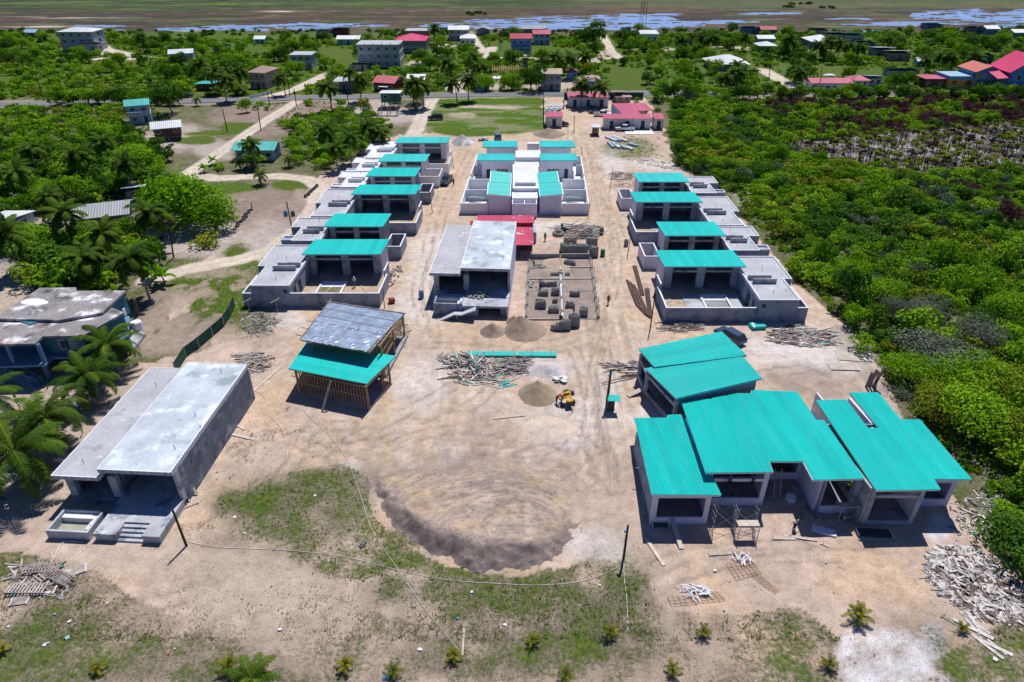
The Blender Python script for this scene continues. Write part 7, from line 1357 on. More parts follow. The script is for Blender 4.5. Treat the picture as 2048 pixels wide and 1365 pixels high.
# ---------------- red workshop container ----------------
r=root('red_container','crimson metal container workshop behind the central concrete villa','building',G(1010,455))
def A_(n,m,pts,z0,z1): mb=MB(); mb.prism([G(x,y,z0 if z0>0 else 0)[:2] for x,y in pts],z0,z1); return mb.build(n,m,r)
x0=G(945,470)[0]; y0=117.0; redm=ribbed('crimson_sheet',(.42,.012,.04),0,.4,.5,.05)
mb=MB(); mb.box(-6.4,4.0,121.5,124,0,3.5); mb.build('container_body',redm,r); mb=MB(); mb.box(-8,-6.42,121.8,124,0,2.8); mb.build('container_body',redm,r)
mb=MB(); mb.slab([(-6.6,120.9,3.65),(4.2,120.9,3.65),(4.2,124.3,3.85),(-6.6,124.3,3.85)],.1); mb.build('roof',rm('mag') if 0 else ribbed('pink_sheet',(.50,.05,.11),0,.5,.5,.03,.4),r)
mb=MB(); mb.slab([(.2,113,2.6),(3.9,113,2.6),(3.9,120.2,3.1),(.2,120.2,3.1)],.08); mb.build('lean_to_roof',M['pink_sheet'],r)
for x,y in ((1.3,113.2),(3.6,113.2),(3.6,119)): mb=MB(); mb.box(x-.07,x+.07,y-.07,y+.07,0,2.42 ); mb.build('post',steel,r)
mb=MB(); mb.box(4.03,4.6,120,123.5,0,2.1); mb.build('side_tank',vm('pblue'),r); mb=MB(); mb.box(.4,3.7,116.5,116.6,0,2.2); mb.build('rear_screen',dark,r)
# ---------------- block foundation ----------------
def foundation():
    FL=G(1052,640);FR=G(1197,640);BL=G(1059,518);BR=G(1180,517)
    r=root('foundation','rectangular concrete block foundation grid with rebar posts','foundation',(FL[0],FL[1],0))
    def q(s,t): return (FL[0]*(1-s)*(1-t)+FR[0]*s*(1-t)+BR[0]*s*t+BL[0]*(1-s)*t, FL[1]*(1-s)*(1-t)+FR[1]*s*(1-t)+BR[1]*s*t+BL[1]*(1-s)*t)
    def w_(a,b,h,t=.25,m=blk,n='block_wall'): mb=MB(); wl(mb,a,b,t,-.05,h); mb.build(n,m,r)
    w_(q(0,1),q(.5,1),.95); w_(q(.52,1),q(1,1),.95)
    for s in (0,.5,1): w_(q(s,.02),q(s,.985),.32,.3,M['coping'] if s==.5 else blk,'ground_beam')
    for t in (0,.62,.82): w_(q(.01,t),q(.49,t),.22,.22,pwood,'ground_beam')
    for t in (.62,.82): w_(q(.51,t),q(.99,t),.22,.22,pwood,'ground_beam')
    w_(q(.51,.42),q(.99,.42),.1,.1,gwood,'string_board'); w_(q(.01,.42),q(.49,.42),.1,.1,gwood,'string_board')
    for s,ts in ((0,(.03,.2,.36,.55,.75,.97)),(.5,(.1,.3,.55,.75,.97)),(1,(.03,.15,.3,.45,.62,.8,.97))):
        for t in ts:
            x,y=q(s,t)
            for dx,dy in ((-.1,-.1),(.1,-.1),(.1,.1),(-.1,.1)): mb=MB(); mb.tube([(x+dx,y+dy,.2),(x+dx*1.3,y+dy,2.3)],.022,4); mb.build('rebar',rust,r)
            mb=MB(); mb.box(x-.2,x+.2,y-.2,y+.2,-.05,.45); mb.build('block_pier',blk,r)
    mb=MB(); mb.prism([q(.01,.01),q(.99,.01),q(.99,.99),q(.01,.99)],-.02,.045); mb.build('floor_fill',mk('fill_soil',(.27,.215,.185),.95,(.5,.2),(4,.2),.4,8),r)
    return r
foundation()
def bstack(label,px,py,nx,ny,nz,rz=0,jit=0,group='cinder block stacks',slant=0):
    x,y,_=G(px,py); r=root('block_stack',label,'block stack',(x,y,.02),group,rz); mb=MB(); rn=random.Random(int(px*py)); L,Wd,Hh=.40,.20,.20
    cell={}
    for i in range(nx):
        for j in range(ny):
            hh=nz-(rn.random()<.35)*(1 if jit else 0)-int(slant*(nx-1-i))
            for k in range(max(1,hh)):
                if 0<i<nx-1 and 0<j<ny-1 and k<hh-1: continue
                jx,jy=rn.uniform(-jit,jit),rn.uniform(-jit,jit); a=i*(L+.015)-nx*L/2+jx;b=j*(Wd+.015)+jy;c=k*(Hh+.008)
                mb.box(a,a+L,b,b+.04,c,c+Hh); mb.box(a,a+L,b+Wd-.04,b+Wd,c,c+Hh)
                for s in (0,.17,.36): mb.box(a+s,a+s+.04,b+.041,b+Wd-.041,c,c+Hh-.002)
    o=mb.build('blocks',blk,r,True); o['kind']='stuff'; return r
for i,(px,py) in enumerate(((1127,506),(1141,507),(1155,507),(1169,508))): bstack(('leftmost','second','third','rightmost')[i]+' low stack in the row of four block stacks behind the foundation',px,py,3,6,7,0,.01,'row of block stacks')
bstack('tall block stack right of the row of four, behind the foundation',1187,515,4,5,9,0,.01,'row of block stacks'); bstack('tall block stack at the back right of the row',1183,497,5,4,9,0,.01,'row of block stacks'); bstack('low block stack at the back left of the row',1140,488,6,3,5,0,.02,'row of block stacks')
for px,py,nx,ny,nz,lb in ((1139,532,5,4,4,'block pile in the top right bay of the foundation'),(1113,552,5,3,2,'low block pile in the upper middle of the foundation'),(1135,552,2,2,2,'tiny block pile right of the upper middle pile'),(1096,574,7,3,4,'wide block stack in the left middle of the foundation'),(1086,593,4,4,4,'block stack below the wide stack in the foundation'),(1111,592,3,5,5,'narrow block stack in the centre of the foundation'),(1110,607,2,3,3,'small block stack under the narrow one'),(1149,594,4,3,4,'block stack in the right middle of the foundation'),(1081,618,4,5,6,'tall neat block stack at lower left in the foundation'),(1107,627,4,5,4,'loose block stack in the lower centre of the foundation'),(1139,617,3,4,4,'block stack near the worker in blue'),(1167,634,3,5,6,'block stack at the lower right corner of the foundation')): bstack(lb,px,py,nx,ny,nz,R(rnd.uniform(-4,4)),.04)
bstack('tallest neat block stack at the foundation front edge',1148,655,4,5,9,0,.005,'front block stacks'); bstack('middle block stack with stepped top at the foundation front edge',1130,661,4,4,7,0,.005,'front block stacks'); bstack('lowest block stack sloping left at the foundation front edge',1112,662,4,4,5,0,.01,'front block stacks',.8)
bstack('pair of loose cinder blocks on the grass left of the hose',728,1092,2,2,1,R(60),.1,'loose blocks')
rn=random.Random(77)
def loose(name,label,cx,cy,rx,ry,n,z,group=None):
    x,y,_=G(cx,cy,z); mb=MB(); r=root(name,label,'block pile',(x,y,z),group)
    for i in range(n):
        a=rn.random()*6.28;d=math.sqrt(rn.random()); px=x+rx*d*math.cos(a);py=y+ry*d*math.sin(a);zz=z+.1+(1-d)*rn.random()*.7; t=rn.random()*3; mb.beam((px-.2*math.cos(t),py-.2*math.sin(t),zz),(px+.2*math.cos(t),py+.2*math.sin(t),zz+rn.uniform(-.1,.1)),.2,.2)
    o=mb.build('blocks',mk('pale_block',(.36,.35,.33),.9,(3,.2),(9,.15)),r); o['kind']='stuff'
loose('block_pile','loose pile of pale blocks on the deck of the central villa',958,592,1.9,1.0,60,2.02); loose('block_pile','scattered blocks on bare soil left of the mixer',1066,572,.6,1.6,9,.05); loose('block_pile','scattered blocks at the top left bay of the foundation',1080,534,1.2,.5,22,.05)
# pipes bundle brown
r=root('pipe_bundle','bundle of long bent brown pipes beside the drive and the nearest right house','pipe bundle',G(1275,590))
bp=mk('brown_pipe',(.11,.065,.055),.6)
for i in range(9):
    o=i*2.0; P=[G(1252+o,560+i*1.5),G(1262+o,588),G(1272+o*1.1,612),G(1290+o*.7,630+i)]; mb=MB(); mb.tube([(p[0],p[1],.1+.06*(i%3)) for p in P],.07,5); mb.build('pipe',bp,r)
for i in range(6): P=[G(1265+i*1.4,533),G(1273+i*1.3,560),G(1281+i*1.5,592)]; mb=MB(); mb.tube([(p[0],p[1],.1+.05*(i%3)) for p in P],.06,5); mb.build('pipe',bp,r)
for i in range(5): P=[G(1290+i*2,578),G(1292+i*2,600),G(1299+i*1.4,635)]; mb=MB(); mb.tube([(p[0],p[1],.1+.06*(i%3)) for p in P],.07,5); mb.build('pipe',bp,r)
# rusty mesh with white rags
def mesh_(label,poly,nu,nv,z=.12):
    P=[G(*p) for p in poly]; mb=MB()
    def q(s,t): return tuple(P[0][k]*(1-s)*(1-t)+P[1][k]*s*(1-t)+P[2][k]*s*t+P[3][k]*(1-s)*t for k in (0,1))
    for i in range(nu+1): a=q(i/nu,0);b=q(i/nu,1); mb.tube([(*a,z),(*b,z)],.022,4)
    for i in range(nv+1): a=q(0,i/nv);b=q(1,i/nv); mb.tube([(*a,z+.03),(*b,z+.03)],.022,4)
    return tag(mb.build('rebar_mesh',mk('mesh_rust',(.42,.26,.15),.8)),label,'rebar mesh')
mesh_('rusty rebar mesh under white plastic rags on the right sand',[(1452,1128),(1502,1122),(1523,1147),(1472,1162)],6,5); mesh_('long narrow rebar ladder trailing down from the rusty mesh',[(1496,1150),(1512,1146),(1558,1182),(1548,1188)],3,9); mesh_('faint flat rebar mesh under the lower white rags',[(1335,1195),(1435,1185),(1450,1202),(1342,1213)],10,3)
def rags(label,cx,cy,rx,ry,n,seed):
    rn=random.Random(seed); x,y,_=G(cx,cy); r=root('plastic_rags',label,'plastic rags',(x,y,.1)); wm2=mk('white_plastic',(.74,.74,.80),.45,spec=.5)
    for i in range(n):
        a=rn.random()*6.28; px=x+rn.uniform(-rx,rx)*.6;py=y+rn.uniform(-ry,ry)*.6; l=rn.uniform(.5,1.1)*rx*.7; pts=[(px-l*math.cos(a),py-l*math.sin(a),.14),(px,py+.1,.2+.2*rn.random()),(px+l*math.cos(a+.5),py+l*math.sin(a+.5),.14)]; mb=MB(); mb.tube(pts,rn.uniform(.04,.11),5,.03); mb.build('strip',wm2,r,smooth=True)
rags('white plastic strips heaped on the rusty rebar mesh',1488,1118,1.2,.7,11,1); rags('lower heap of white plastic strips on the right sand',1390,1187,1.6,.8,15,2)
rags('crumpled white sheet on the sand near the third right house',1250,432,1.2,2.2,6,3)
# litter
rn=random.Random(31)
for i,(px,py,c) in enumerate(((150,1250,'white'),(140,1245,'white'),(215,1208,'white'),(90,1292,'white'),(97,1288,'white'),(134,1277,'aqua'),(18,1255,'white'),(470,1035,'white'),(490,1067,'white'),(337,1308,'orange'),(1200,1172,'white'),(915,1238,'skyb'),(943,1186,'white'),(770,1358,'skyb'),(110,1230,'pblue'),(1652,1127,'white'),(1430,1143,'white'),(1448,1222,'pblue'),(630,992,'white'),(1855,1135,'skyb'),(1885,1165,'yellow'),(1875,1190,'skyb'),(1095,620,'white'),(1990,1320,'white'),(1940,1170,'maroon'),(350,1300,'white'),(560,1260,'white'),(840,1300,'white'),(1010,1250,'white'))):
    x,y,_=G(px,py); mb=MB(); s=rn.uniform(.13,.3); zg=float(gz(x,y)); q=[(x+s*rn.uniform(.5,1)*math.cos(t),y+s*rn.uniform(.4,.9)*math.sin(t)) for t in (0,1.1,2.0,3.3,4.2,5.3)]; mb.prism(q,zg+.02,[zg+.05+rn.random()*.14 for _ in q]); tag(mb.build('litter',vm(c)),'scrap of %s litter on the ground'%{'skyb':'bright blue','pblue':'pale blue','aqua':'aqua'}.get(c,c),'litter','litter scraps')
# barrels, tyres
for px,py,c,lb in ((843,596,'blue','dark blue barrel standing on the pale sand left of the central villa'),(1205,512,'green','dark green barrel beside the block stacks'),(1203,468,'dgrey','black drum at the right end of the timber pile'),(1252,492,'dgrey','dark drum at the foot of the thin leaning pole'),(1129,466,'green','green bin by the timber pile')):
    x,y,_=G(px,py); r=root('barrel',lb,'barrel',(x,y,0)); mb=MB(); mb.tube([(x,y,0),(x,y,1.15)],.42,12); mb.build('barrel_body',vm(c),r); mb=MB(); mb.tube([(x,y,1.15),(x,y,1.19)],.36,12); mb.build('lid',dark,r)
x,y,_=G(1117,470); mb=MB(); 
for i in range(12): t=i*pi/6; mb.ell((x+.9*math.cos(t),y+.9*math.sin(t),.35),(.35,.35,.3),6,4)
tag(mb.build('cable_coil',mk('coil_grey',(.25,.24,.22),.8)),'pale round coil of tubing left of the timber pile','coil')
x,y,_=G(783,607); r=root('rusty_drum','rust red drum at the front corner of the nearest left house','barrel',(x,y,0)); mb=MB(); mb.tube([(x-.4,y,.45),(x+.4,y+.3,.45)],.45,12); mb.build('barrel_body',mk('rust_red',(.25,.06,.02),.8),r); mb=MB(); mb.tube([(x+.4,y+.3,.45),(x+.43,y+.32,.45)],.38,12); mb.build('lid',rust,r)
# concrete mixer
def mixer():
    x,y,_=G(1132,806); r=root('concrete_mixer','yellow concrete mixer beside the brown sand heap','concrete mixer',(x,y,0),None,R(20)); ym=mk('mixer_yellow',(.60,.33,.03),.5)
    def L(n,m,f,p=r): mb=MB(); f(mb); return mb.build(n,m,p,True,True)
    L('drum',ym,lambda mb:mb.tube([(0,.1,1.5),(0,0,1.25),(0,-.25,.85)],.5,12,.62)); L('drum_cap',ym,lambda mb:mb.tube([(0,.1,1.5),(0,.3,1.85)],.5,12,.28))
    for s in (-1,1): L('frame',steel,lambda mb:(mb.beam((s*.65,-.8,.4),(s*.65,.7,.4),.09),mb.beam((s*.65,0,.4),(s*.65,0,1.3),.09)))
    for s in (-1,1): L('wheel',mk('tyre_rubber',(.02,.02,.022),.9),lambda mb:mb.tube([(s*.75,-.55,.32),(s*.9,-.55,.32)],.32,12))
    L('engine',steel,lambda mb:mb.box(-.4,.4,-1.3,-.8,.4,1.0)); L('engine_cover',ym,lambda mb:mb.box(-.42,.42,-1.28,-.82,1.003,1.1)); L('drawbar',steel,lambda mb:mb.beam((0,-1.3,.4),(0,-2.1,.2),.08)); L('handle_ring',steel,lambda mb:mb.tube([(.75,0,1.3),(.95,0,1.3)],.35,10))
mixer()
x,y,_=G(1118,762); r=root('cement_bags','pile of white and green cement bags beside the mixer','cement bags',(x,y,0))
for i in range(9): mb=MB(); mb.ell((x+rn.uniform(-.8,.9),y+rn.uniform(-.6,.5),.2+.1*(i%3)),(.4,.28,.14),8,5); mb.build('bag',white if i%3 else vm('green'),r,smooth=True)
x,y,_=G(1141,780); plank('long plank leaning over the mixer towards the bags',(1117,793),(1142,765),.14,gwood,za=1.2,zb=.9)
scrap('scrap_heap','small teal and blue plastic heap right of the long boards',[(996,765),(1020,760),(1025,772),(1000,776)],26,.3,(.2,.8),(.1,.3),(1,0,1,6),None,40)
# scaffolds & ladders
def scaf(label,px,py,w_,d,h,lv=1,rz=0,z0=0,group='steel scaffolds at the clubhouse'):
    x,y,_=G(px,py); r=root('scaffold',label,'scaffold',(x,y,z0),group,rz); g=mk('scaffold_steel',(.30,.31,.33),.5)
    for sx in (0,w_):
        mb=MB()
        for sy in (0,d): mb.tube([(sx,sy,0),(sx,sy,h)],.035,5)
        for k in range(4): mb.tube([(sx,0,.3+k*h/4),(sx,d,.3+k*h/4)],.025,4)
        mb.build('frame',g,r,True)
    for sy in (0,d): mb=MB(); mb.tube([(0,sy,.4),(w_,sy,h-.4)],.025,4); mb.tube([(w_,sy,.4),(0,sy,h-.4)],.025,4); mb.build('cross_brace',g,r,True)
    
    if lv: mb=MB(); mb.box(-.1,w_+.1,d*.2,d*.8,h-.15,h-.09); mb.build('plank_deck',pwood,r,True)
scaf('free standing scaffold with a pale deck in front of the clubhouse',1474,1084,1.9,1.3,2.0); scaf('scaffold at the middle bay under two workers',1426,1062,2.2,1.2,3.0,0); scaf('scaffold on the right side of the middle bay',1466,1056,2.2,1.0,2.6,0); scaf('scaffold in front of the dark right middle bay',1673,1050,2.1,1.2,2.3,1)
def ladder(label,px,py,h,lean,w_=.55,mat=None,rz=0):
    x,y,_=G(px,py); r=root('ladder',label,'ladder',(x,y,0),None,rz); g=mat or mk('ladder_alu',(.30,.30,.30),.4); 
    for s in (0,w_): mb=MB(); mb.beam((s,0,0),(s,lean,h),.07); mb.build('stile',g,r,True)
    mb=MB()
    for k in range(int(h/.32)): t=(k+.6)*.32/h; mb.beam((0,lean*t,h*t),(w_,lean*t,h*t),.05)
    mb.build('rungs',g,r,True)
ladder('ladder leaning in the alcove of the clubhouse',1546,1003,3.4,1.3,.7); ladder('pale ladder leaning on the outer wall of the nearest right house',1434,643,2.4,.5,.7,M['pale_plank'])
for px,py,lb in ((500,625,'left'),(556,625,'middle')): 
    x,y,_=G(px,py); r=root('batter_board','%s T shaped timber prop against the nearest left house wall'%lb,'prop',(x,y,0),'timber props on the left house wall'); mb=MB(); mb.beam((x,y,0),(x-.1,y+.2,2.0),.09); mb.build('post',gwood,r); mb=MB(); mb.beam((x-.7,y-.3,1.8),(x+.5,y+.4,2.25),.09,.16); mb.build('crosspiece',pwood,r)
# trestle/drum near alcove
x,y,_=G(1580,1000); mb=MB(); mb.tube([(x,y,0),(x,y,.5)],.55,12); tag(mb.build('mortar_tub',M['coping']),'round mortar tub inside the clubhouse alcove','tub')
board('dark steel sheet pile in shade at the right bay',1747,1068,3.2,.9,R(-4),steel,.2,'steel_pile',cat='steel pile')
r=root('prop_stand','bundle of weathered posts standing at the thicket edge behind the clubhouse','posts',G(1745,775))
for i,(px,h,l) in enumerate(((1732,2.4,.2),(1738,2.8,.3),(1744,3.2,.9),(1750,2.6,-.2))): x,y,_=G(px,775); mb=MB(); mb.beam((x,y,0),(x+l,y,h),.25); mb.build('post',gwood,r)
# ---------------- vehicles ----------------
tyre=mk('tyre_rubber',(.02,.02,.022),.9); rimm=mk('wheel_rim',(.45,.46,.48),.35,metal=.8); lampm=mk('lamp_glass',(.75,.75,.7),.2,spec=.6); redl=mk('tail_lamp',(.4,.01,.01),.3)
def car(kind,label,px,py,hd,colr,group=None,sc_=1):
    x,y,_=G(px,py); r=root({'pickup':'pickup_truck','suv':'parked_suv','sedan':'parked_car'}[kind],label,{'pickup':'pickup truck','suv':'car','sedan':'car'}[kind],(x,y,.02),group,hd); r.scale=(sc_,)*3
    pm=mk('car_paint_'+'_'.join('%d'%(c*100) for c in colr),colr,.3,(1,.03),(5,.03),spec=.6); L_={'pickup':5.4,'suv':4.7,'sedan':4.5}[kind]; w_=.93
    prof={'pickup':[(0,.5),(0,.95),(.12,1.05),(1.45,1.12),(5.3,1.12),(5.4,.9),(5.4,.5)],'suv':[(0,.45),(0,.85),(.15,.98),(1.2,1.08),(4.6,1.12),(4.7,.9),(4.7,.45)],'sedan':[(0,.4),(0,.7),(.2,.82),(1.2,.93),(4.3,.96),(4.5,.8),(4.5,.4)]}[kind]
    def ext(n,m,pr,hw,hw2=None,p=r,sm=False):
        mb=MB(); k=len(pr); mx=max(q[1] for q in pr); mn=min(q[1] for q in pr)
        def hwz(z): return hw+( (hw2-hw)*(z-mn)/(mx-mn) if hw2 else 0)
        mb.add([(q[0]-L_/2,-hwz(q[1]),q[1]) for q in pr]+[(q[0]-L_/2,hwz(q[1]),q[1]) for q in pr],[tuple(range(k)),tuple(range(k,2*k))[::-1]]+[(i,k+i,k+(i+1)%k,(i+1)%k) for i in range(k)]); return mb.build(n,m,p,True)
    body=ext('body',pm,prof,w_)
    cab={'pickup':[(1.4,1.12),(1.95,1.72),(3.5,1.74),(3.75,1.12)],'suv':[(1.1,1.09),(1.7,1.68),(4.2,1.70),(4.6,1.12)],'sedan':[(1.15,.93),(1.8,1.38),(3.1,1.40),(3.9,.96)]}[kind]
    ext('windows',glass,cab,.86,.68); tp=[(cab[1][0]+.02,cab[1][1]-.02),(cab[1][0]+.1,cab[1][1]+.04),(cab[2][0]-.1,cab[2][1]+.04),(cab[2][0]-.02,cab[2][1]-.02)]; rf=ext('roof_panel',pm,tp,.72,.64)
    for cx_ in ((cab[1][0]+cab[2][0])/2,):
        for s in (-1,1): mb=MB(); mb.beam((cx_-L_/2,s*.86,cab[0][1]),(cx_-L_/2,s*.69,cab[1][1]-.02),.09); mb.build('pillar',pm,r,True)
    if kind=='pickup': mb=MB(); mb.box(3.9-L_/2,5.25-L_/2,-.78,.78,1.123,1.135); mb.build('cargo_bed',dark,r,True); 
    if kind=='pickup':
        for s in (-1,1): mb=MB(); mb.box(3.85-L_/2,5.38-L_/2,s*.93-.06*(s>0),s*.93+.06*(s<0),1.136,1.3); mb.build('bed_side',pm,r,True)
    for fx in (.9,L_-1.05):
        for s in (-1,1):
            mb=MB(); mb.tube([(fx-L_/2,s*.72,.36),(fx-L_/2,s*.96,.36)],.37,12); t=mb.build('tyre',tyre,r,True); mb=MB(); mb.tube([(fx-L_/2,s*.961,.36),(fx-L_/2,s*.975,.36)],.2,10); mb.build('rim',rimm,t,True)
    for s in (-1,1):
        mb=MB(); mb.box(-L_/2-.02,-L_/2-.002,s*.65-.18,s*.65+.18,.68,.84); mb.build('headlight',lampm,r,True); mb=MB(); mb.box(L_/2+.002,L_/2+.02,s*.75-.12,s*.75+.12,.68,.88); mb.build('tail_light',redl,r,True)
    mb=MB(); mb.box(-L_/2-.03,-L_/2-.003,-.8,.8,.42,.6); mb.build('bumper',steel,r,True)
    EXC.append((x,y,2.6)); return r
car('pickup','dark blue black pickup parked beside the fifth left house',893,366,R(80),(.02,.035,.07)); car('suv','black suv alone on the green field beside the sand driveway',871,240,R(2),(.008,.01,.014)); car('suv','blue grey suv parked on grass behind the white duplex',996,279,R(-88),(.12,.16,.27))
car('pickup','white crew cab pickup in front of the long site office',1249,262,R(0),(.62,.66,.68),None,1.02); car('pickup','white pickup third in the row of parked vehicles',1205,233,R(172),(.66,.68,.70)); car('sedan','silver grey car second in the row of parked vehicles',1193,227,R(180),(.12,.15,.17)); car('sedan','dark green car farthest in the row of parked vehicles',1189,221,R(180),(.03,.07,.08))
car('suv','dark blue suv half hidden behind the teal hall roof',1459,680,R(-58),(.02,.05,.12)); car('pickup','small grey truck in shade under the palms beside the leaning pole',296,502,R(75),(.35,.38,.38)); car('sedan','dark car behind the pink roofed store',1122,253,R(10),(.01,.012,.015)); car('suv','dark vehicle at the left end of the long red roof',1627,184,R(-80),(.02,.03,.05))
car('sedan','small dark car under trees by the roadside at the brown kiosk',1155,181,R(5),(.02,.02,.02)); car('sedan','dark parked car near the teal shelter roof',372,196,R(30),(.02,.03,.05))
x,y,_=G(1657,158); r=root('boat_trailer','white boat hull on the lawn behind the long red roof','boat',(x,y,0)); mb=MB(); mb.ell((x,y,1.0),(2.6,1.1,.8),12,8); mb.build('hull',white,r,smooth=True); mb=MB(); mb.box(x-2,x+2,y-.5,y+.5,0,.3); mb.build('trailer',steel,r)
r=root('utility_trailer','small flat trailer beside the rubble behind the left row','trailer',G(967,281)); x,y,_=G(967,281); mb=MB(); mb.box(x-1.4,x+1.4,y-.8,y+.8,.5,.75); mb.build('bed',gwood,r)
for s in (-1,1): mb=MB(); mb.tube([(x+s*.85*0,y+s*.85,.35),(x,y+s*1.0,.35)],.35,12); mb.build('wheel',tyre,r)
# ---------------- people ----------------
skin=mk('skin_brown',(.16,.085,.05),.6)
def person(label,px,py,rz=0,pose='stand',shirt=(.5,.5,.5),pants=(.05,.06,.1),hat=None,z=0,s=1.0,group=None):
    x,y,_=G(px,py,z); r=root('person',label,'person',(x,y,z),group,rz); r.scale=(s,s,s)
    B=.0 if pose!='bend' else 1
    hip=(0,0,.92); 
    if pose=='bend': ch=(0,-.32,1.22); nk=(0,-.42,1.34); hd=(0,-.52,1.42)
    else: ch=(0,-.02,1.30); nk=(0,-.01,1.47); hd=(0,-.03,1.62)
    st=.12 if pose!='walk' else .26
    kn=[(-.10,-.05 if pose!='walk' else -.18,.50),(.10,-.05 if pose!='walk' else .05,.48)]; ft=[(-.12,.03 if pose!='walk' else -.28,.07),(.12,.03 if pose!='walk' else .28,.09)]
    if pose in('work','reach'): el_=[(-.28,-.22,1.2),(.28,-.22,1.2)]; hnd=[(-.22,-.48,1.25 if pose=='work' else 1.6),(.22,-.48,1.25 if pose=='work' else 1.6)]
    elif pose=='bend': el_=[(-.25,-.42,1.0),(.25,-.42,1.0)]; hnd=[(-.16,-.52,.75),(.16,-.52,.75)]
    elif pose=='arms': el_=[(-.45,-.05,1.30),(.42,.05,1.15)]; hnd=[(-.72,-.1,1.25),(.55,-.15,.95)]
    else: el_=[(-.27,.02,1.14),(.27,.02,1.14)]; hnd=[(-.28,-.08,.88),(.28,-.08,.88)]
    V=[hip,ch,nk,hd];E=[(0,1),(1,2),(2,3)];Rr=[.145,.17,.062,.105]
    for i in (0,1):
        sx=-1 if i==0 else 1; b=len(V); sh=(ch[0]+sx*.19,ch[1],ch[2]+.1)
        V+= [sh,el_[i],hnd[i]];Rr+=[.07,.048,.034];E+=[(1,b),(b,b+1),(b+1,b+2)]
        hv=np.array(hnd[i]);dv=hv-np.array(el_[i]);dv/=np.linalg.norm(dv);sv=np.cross(dv,(0,1,.1));sv/=np.linalg.norm(sv)
        for k,(o_,l_) in enumerate(((-.03,.09),(-.01,.1),(.01,.095),(.03,.075))): p1=hv+sv*o_+dv*.05;p2=p1+dv*l_*.6+np.array((0,-.015,0)); c=len(V);V+=[tuple(p1),tuple(p2)];Rr+=[.011,.008];E+=[(b+2,c),(c,c+1)]
        p1=hv-sv*.045*sx; p2=p1-sv*.02+dv*.05; c=len(V);V+=[tuple(p1),tuple(p2)];Rr+=[.012,.009];E+=[(b+2,c),(c,c+1)]
        b=len(V); V+=[(sx*.09,0,.86),kn[i],ft[i],(ft[i][0],ft[i][1]-.17,.04)];Rr+=[.095,.062,.042,.035];E+=[(0,b),(b,b+1),(b+1,b+2),(b+2,b+3)]
    def sk(name,V,E,Rr,mat,ex=0):
        me=bpy.data.meshes.new(name); me.from_pydata([tuple(v) for v in V],E,[]); o=bpy.data.objects.new(name,me); C.objects.link(o); m1=o.modifiers.new('skin','SKIN'); m1.use_smooth_shade=True
        for i,q in enumerate(Rr): me.skin_vertices[0].data[i].radius=(q+ex,q+ex)
        me.skin_vertices[0].data[0].use_root=True; o.parent=r; me.materials.append(mat); m2=o.modifiers.new('sub','SUBSURF'); m2.levels=1;m2.render_levels=1; return o
    sk('body',V,E,Rr,skin)
    shm=mk('cloth_%d_%d_%d'%tuple(int(c*100) for c in shirt),shirt,.9); pm=mk('cloth_%d_%d_%d'%tuple(int(c*100) for c in pants),pants,.9)
    sv_=[hip,ch,(ch[0]-.19,ch[1],ch[2]+.1),tuple(np.array(el_[0])*.85+np.array(ch)*.15),(ch[0]+.19,ch[1],ch[2]+.1),tuple(np.array(el_[1])*.85+np.array(ch)*.15)]
    sk('shirt',sv_,[(0,1),(1,2),(2,3),(1,4),(4,5)],[.15,.175,.08,.062,.08,.062],shm,.012)
    sk('trousers',[(0,0,.93),(-.09,0,.84),kn[0],tuple(np.array(ft[0])+(0,0,.06)),(.09,0,.84),kn[1],tuple(np.array(ft[1])+(0,0,.06))],[(0,1),(1,2),(2,3),(0,4),(4,5),(5,6)],[.15,.1,.075,.06,.1,.075,.06],pm,.012)
    def L(n,m,f): mb=MB(); f(mb); return mb.build(n,m,r,True,True)
    L('hair' if not hat else 'hat',mk('hair_black',(.01,.008,.007),.9) if not hat else mk('hat_%d_%d_%d'%tuple(int(c*100) for c in hat),hat,.7),lambda mb:(mb.ell((hd[0],hd[1]+.015,hd[2]+.05),(.115,.125,.10),10,6),mb.ell((hd[0],hd[1]-.06,hd[2]+.055),(.13,.14,.02),10,4) if hat else None))
    L('face',skin,lambda mb:(mb.ell((hd[0],hd[1]-.112,hd[2]-.01),(.014,.022,.022),6,4),mb.ell((hd[0]-.1,hd[1],hd[2]),(.015,.025,.032),6,4),mb.ell((hd[0]+.1,hd[1],hd[2]),(.015,.025,.032),6,4)))
    for s2 in (-1,1): L('eye',dark,lambda mb:mb.ell((hd[0]+s2*.035,hd[1]-.1,hd[2]+.015),(.012,.01,.009),6,4))
    return r
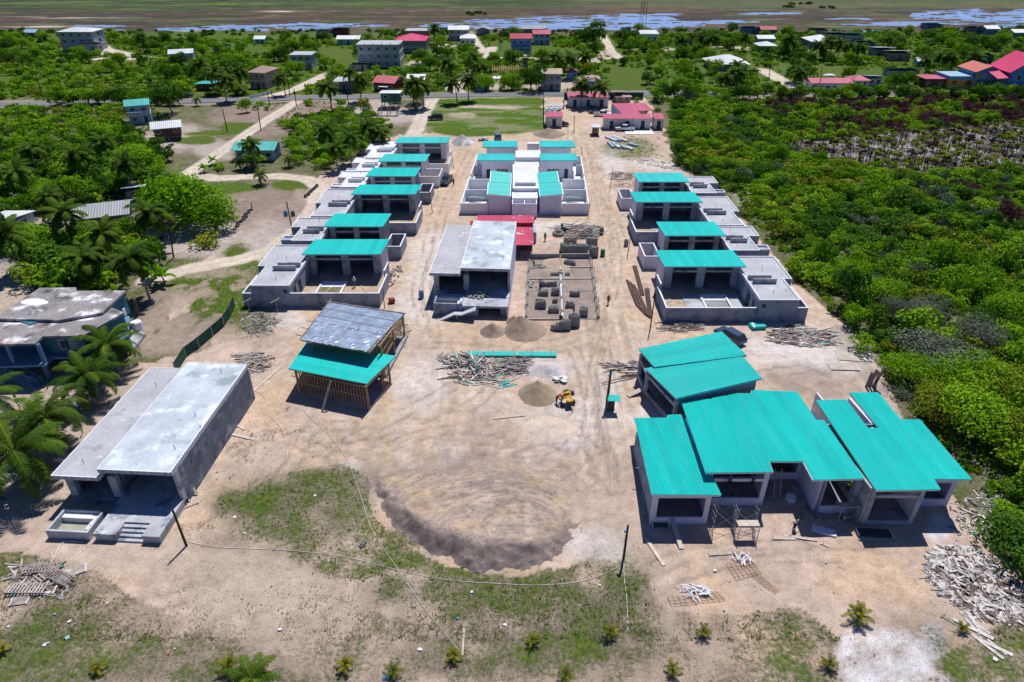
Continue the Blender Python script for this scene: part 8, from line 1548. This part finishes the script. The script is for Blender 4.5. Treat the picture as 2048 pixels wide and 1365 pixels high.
person('worker in white helmet and pale shirt standing by the pool of the nearest left house',710,573,R(20),'work',(.55,.58,.68),(.10,.16,.32),(.8,.8,.8),.15)
person('worker in a red shirt bending at the concrete mixer',1113,806,R(60),'bend',(.65,.02,.03),(.05,.05,.06),(.6,.02,.03)); person('lone walker with a red cap on the sand drive',1216,609,R(10),'walk',(.12,.12,.12),(.13,.12,.10),(.5,.02,.03))
person('worker in green shirt standing near the coil behind the foundation',1090,482,R(30),'stand',(.03,.30,.07),(.05,.06,.08)); person('worker in pale blue shirt beside the wide block stack',1081,577,R(-70),'work',(.30,.36,.50),(.05,.06,.1)); person('worker in bright blue shirt at the foundation front right',1147,629,R(80),'stand',(.04,.15,.55),(.04,.06,.15))
person('worker in dark clothes behind the front block stacks',1121,645,R(0),'bend',(.04,.04,.12),(.03,.03,.05)); person('crouching worker in aqua hat at the top left bay of the foundation',1068,532,R(-40),'bend',(.06,.10,.12),(.05,.05,.05),(.25,.55,.50),0,.85)
person('worker in white shirt with arms out walking in front of the clubhouse alcove',1587,1060,R(25),'arms',(.68,.68,.74),(.03,.03,.04)); person('worker in blue shirt on the scaffold, left one of two',1457,975,R(180),'reach',(.03,.03,.45),(.02,.02,.03),(.05,.08,.6),2.85); person('worker in dark blue on the scaffold, right one of two',1503,975,R(180),'work',(.02,.02,.22),(.02,.02,.03),None,2.5)
person('worker in yellow green vest inside the dark right middle bay',1693,985,R(180),'work',(.45,.75,.02),(.03,.03,.03),None,1.9); person('worker in bright blue standing at the door of the duplex right wing',1145,356,R(0),'stand',(.02,.05,.45),(.03,.04,.3),None,.05); person('small figure in dark clothes beside the dark pickup',907,371,R(40),'stand',(.10,.10,.12),(.04,.04,.05))
person('figure standing in the doorway of the long site office',1230,259,R(0),'stand',(.55,.42,.40),(.30,.30,.35)); person('distant pedestrian in red on the dirt side road',544,192,R(0),'walk',(.5,.10,.06),(.08,.06,.06)); person('worker in red behind the tarp roofed shed post',789,690,R(0),'stand',(.55,.02,.03),(.06,.06,.08))
person('figure in dark clothes beside the white pipe posts of the coil',1124,463,R(-30),'work',(.05,.05,.06),(.04,.04,.05))
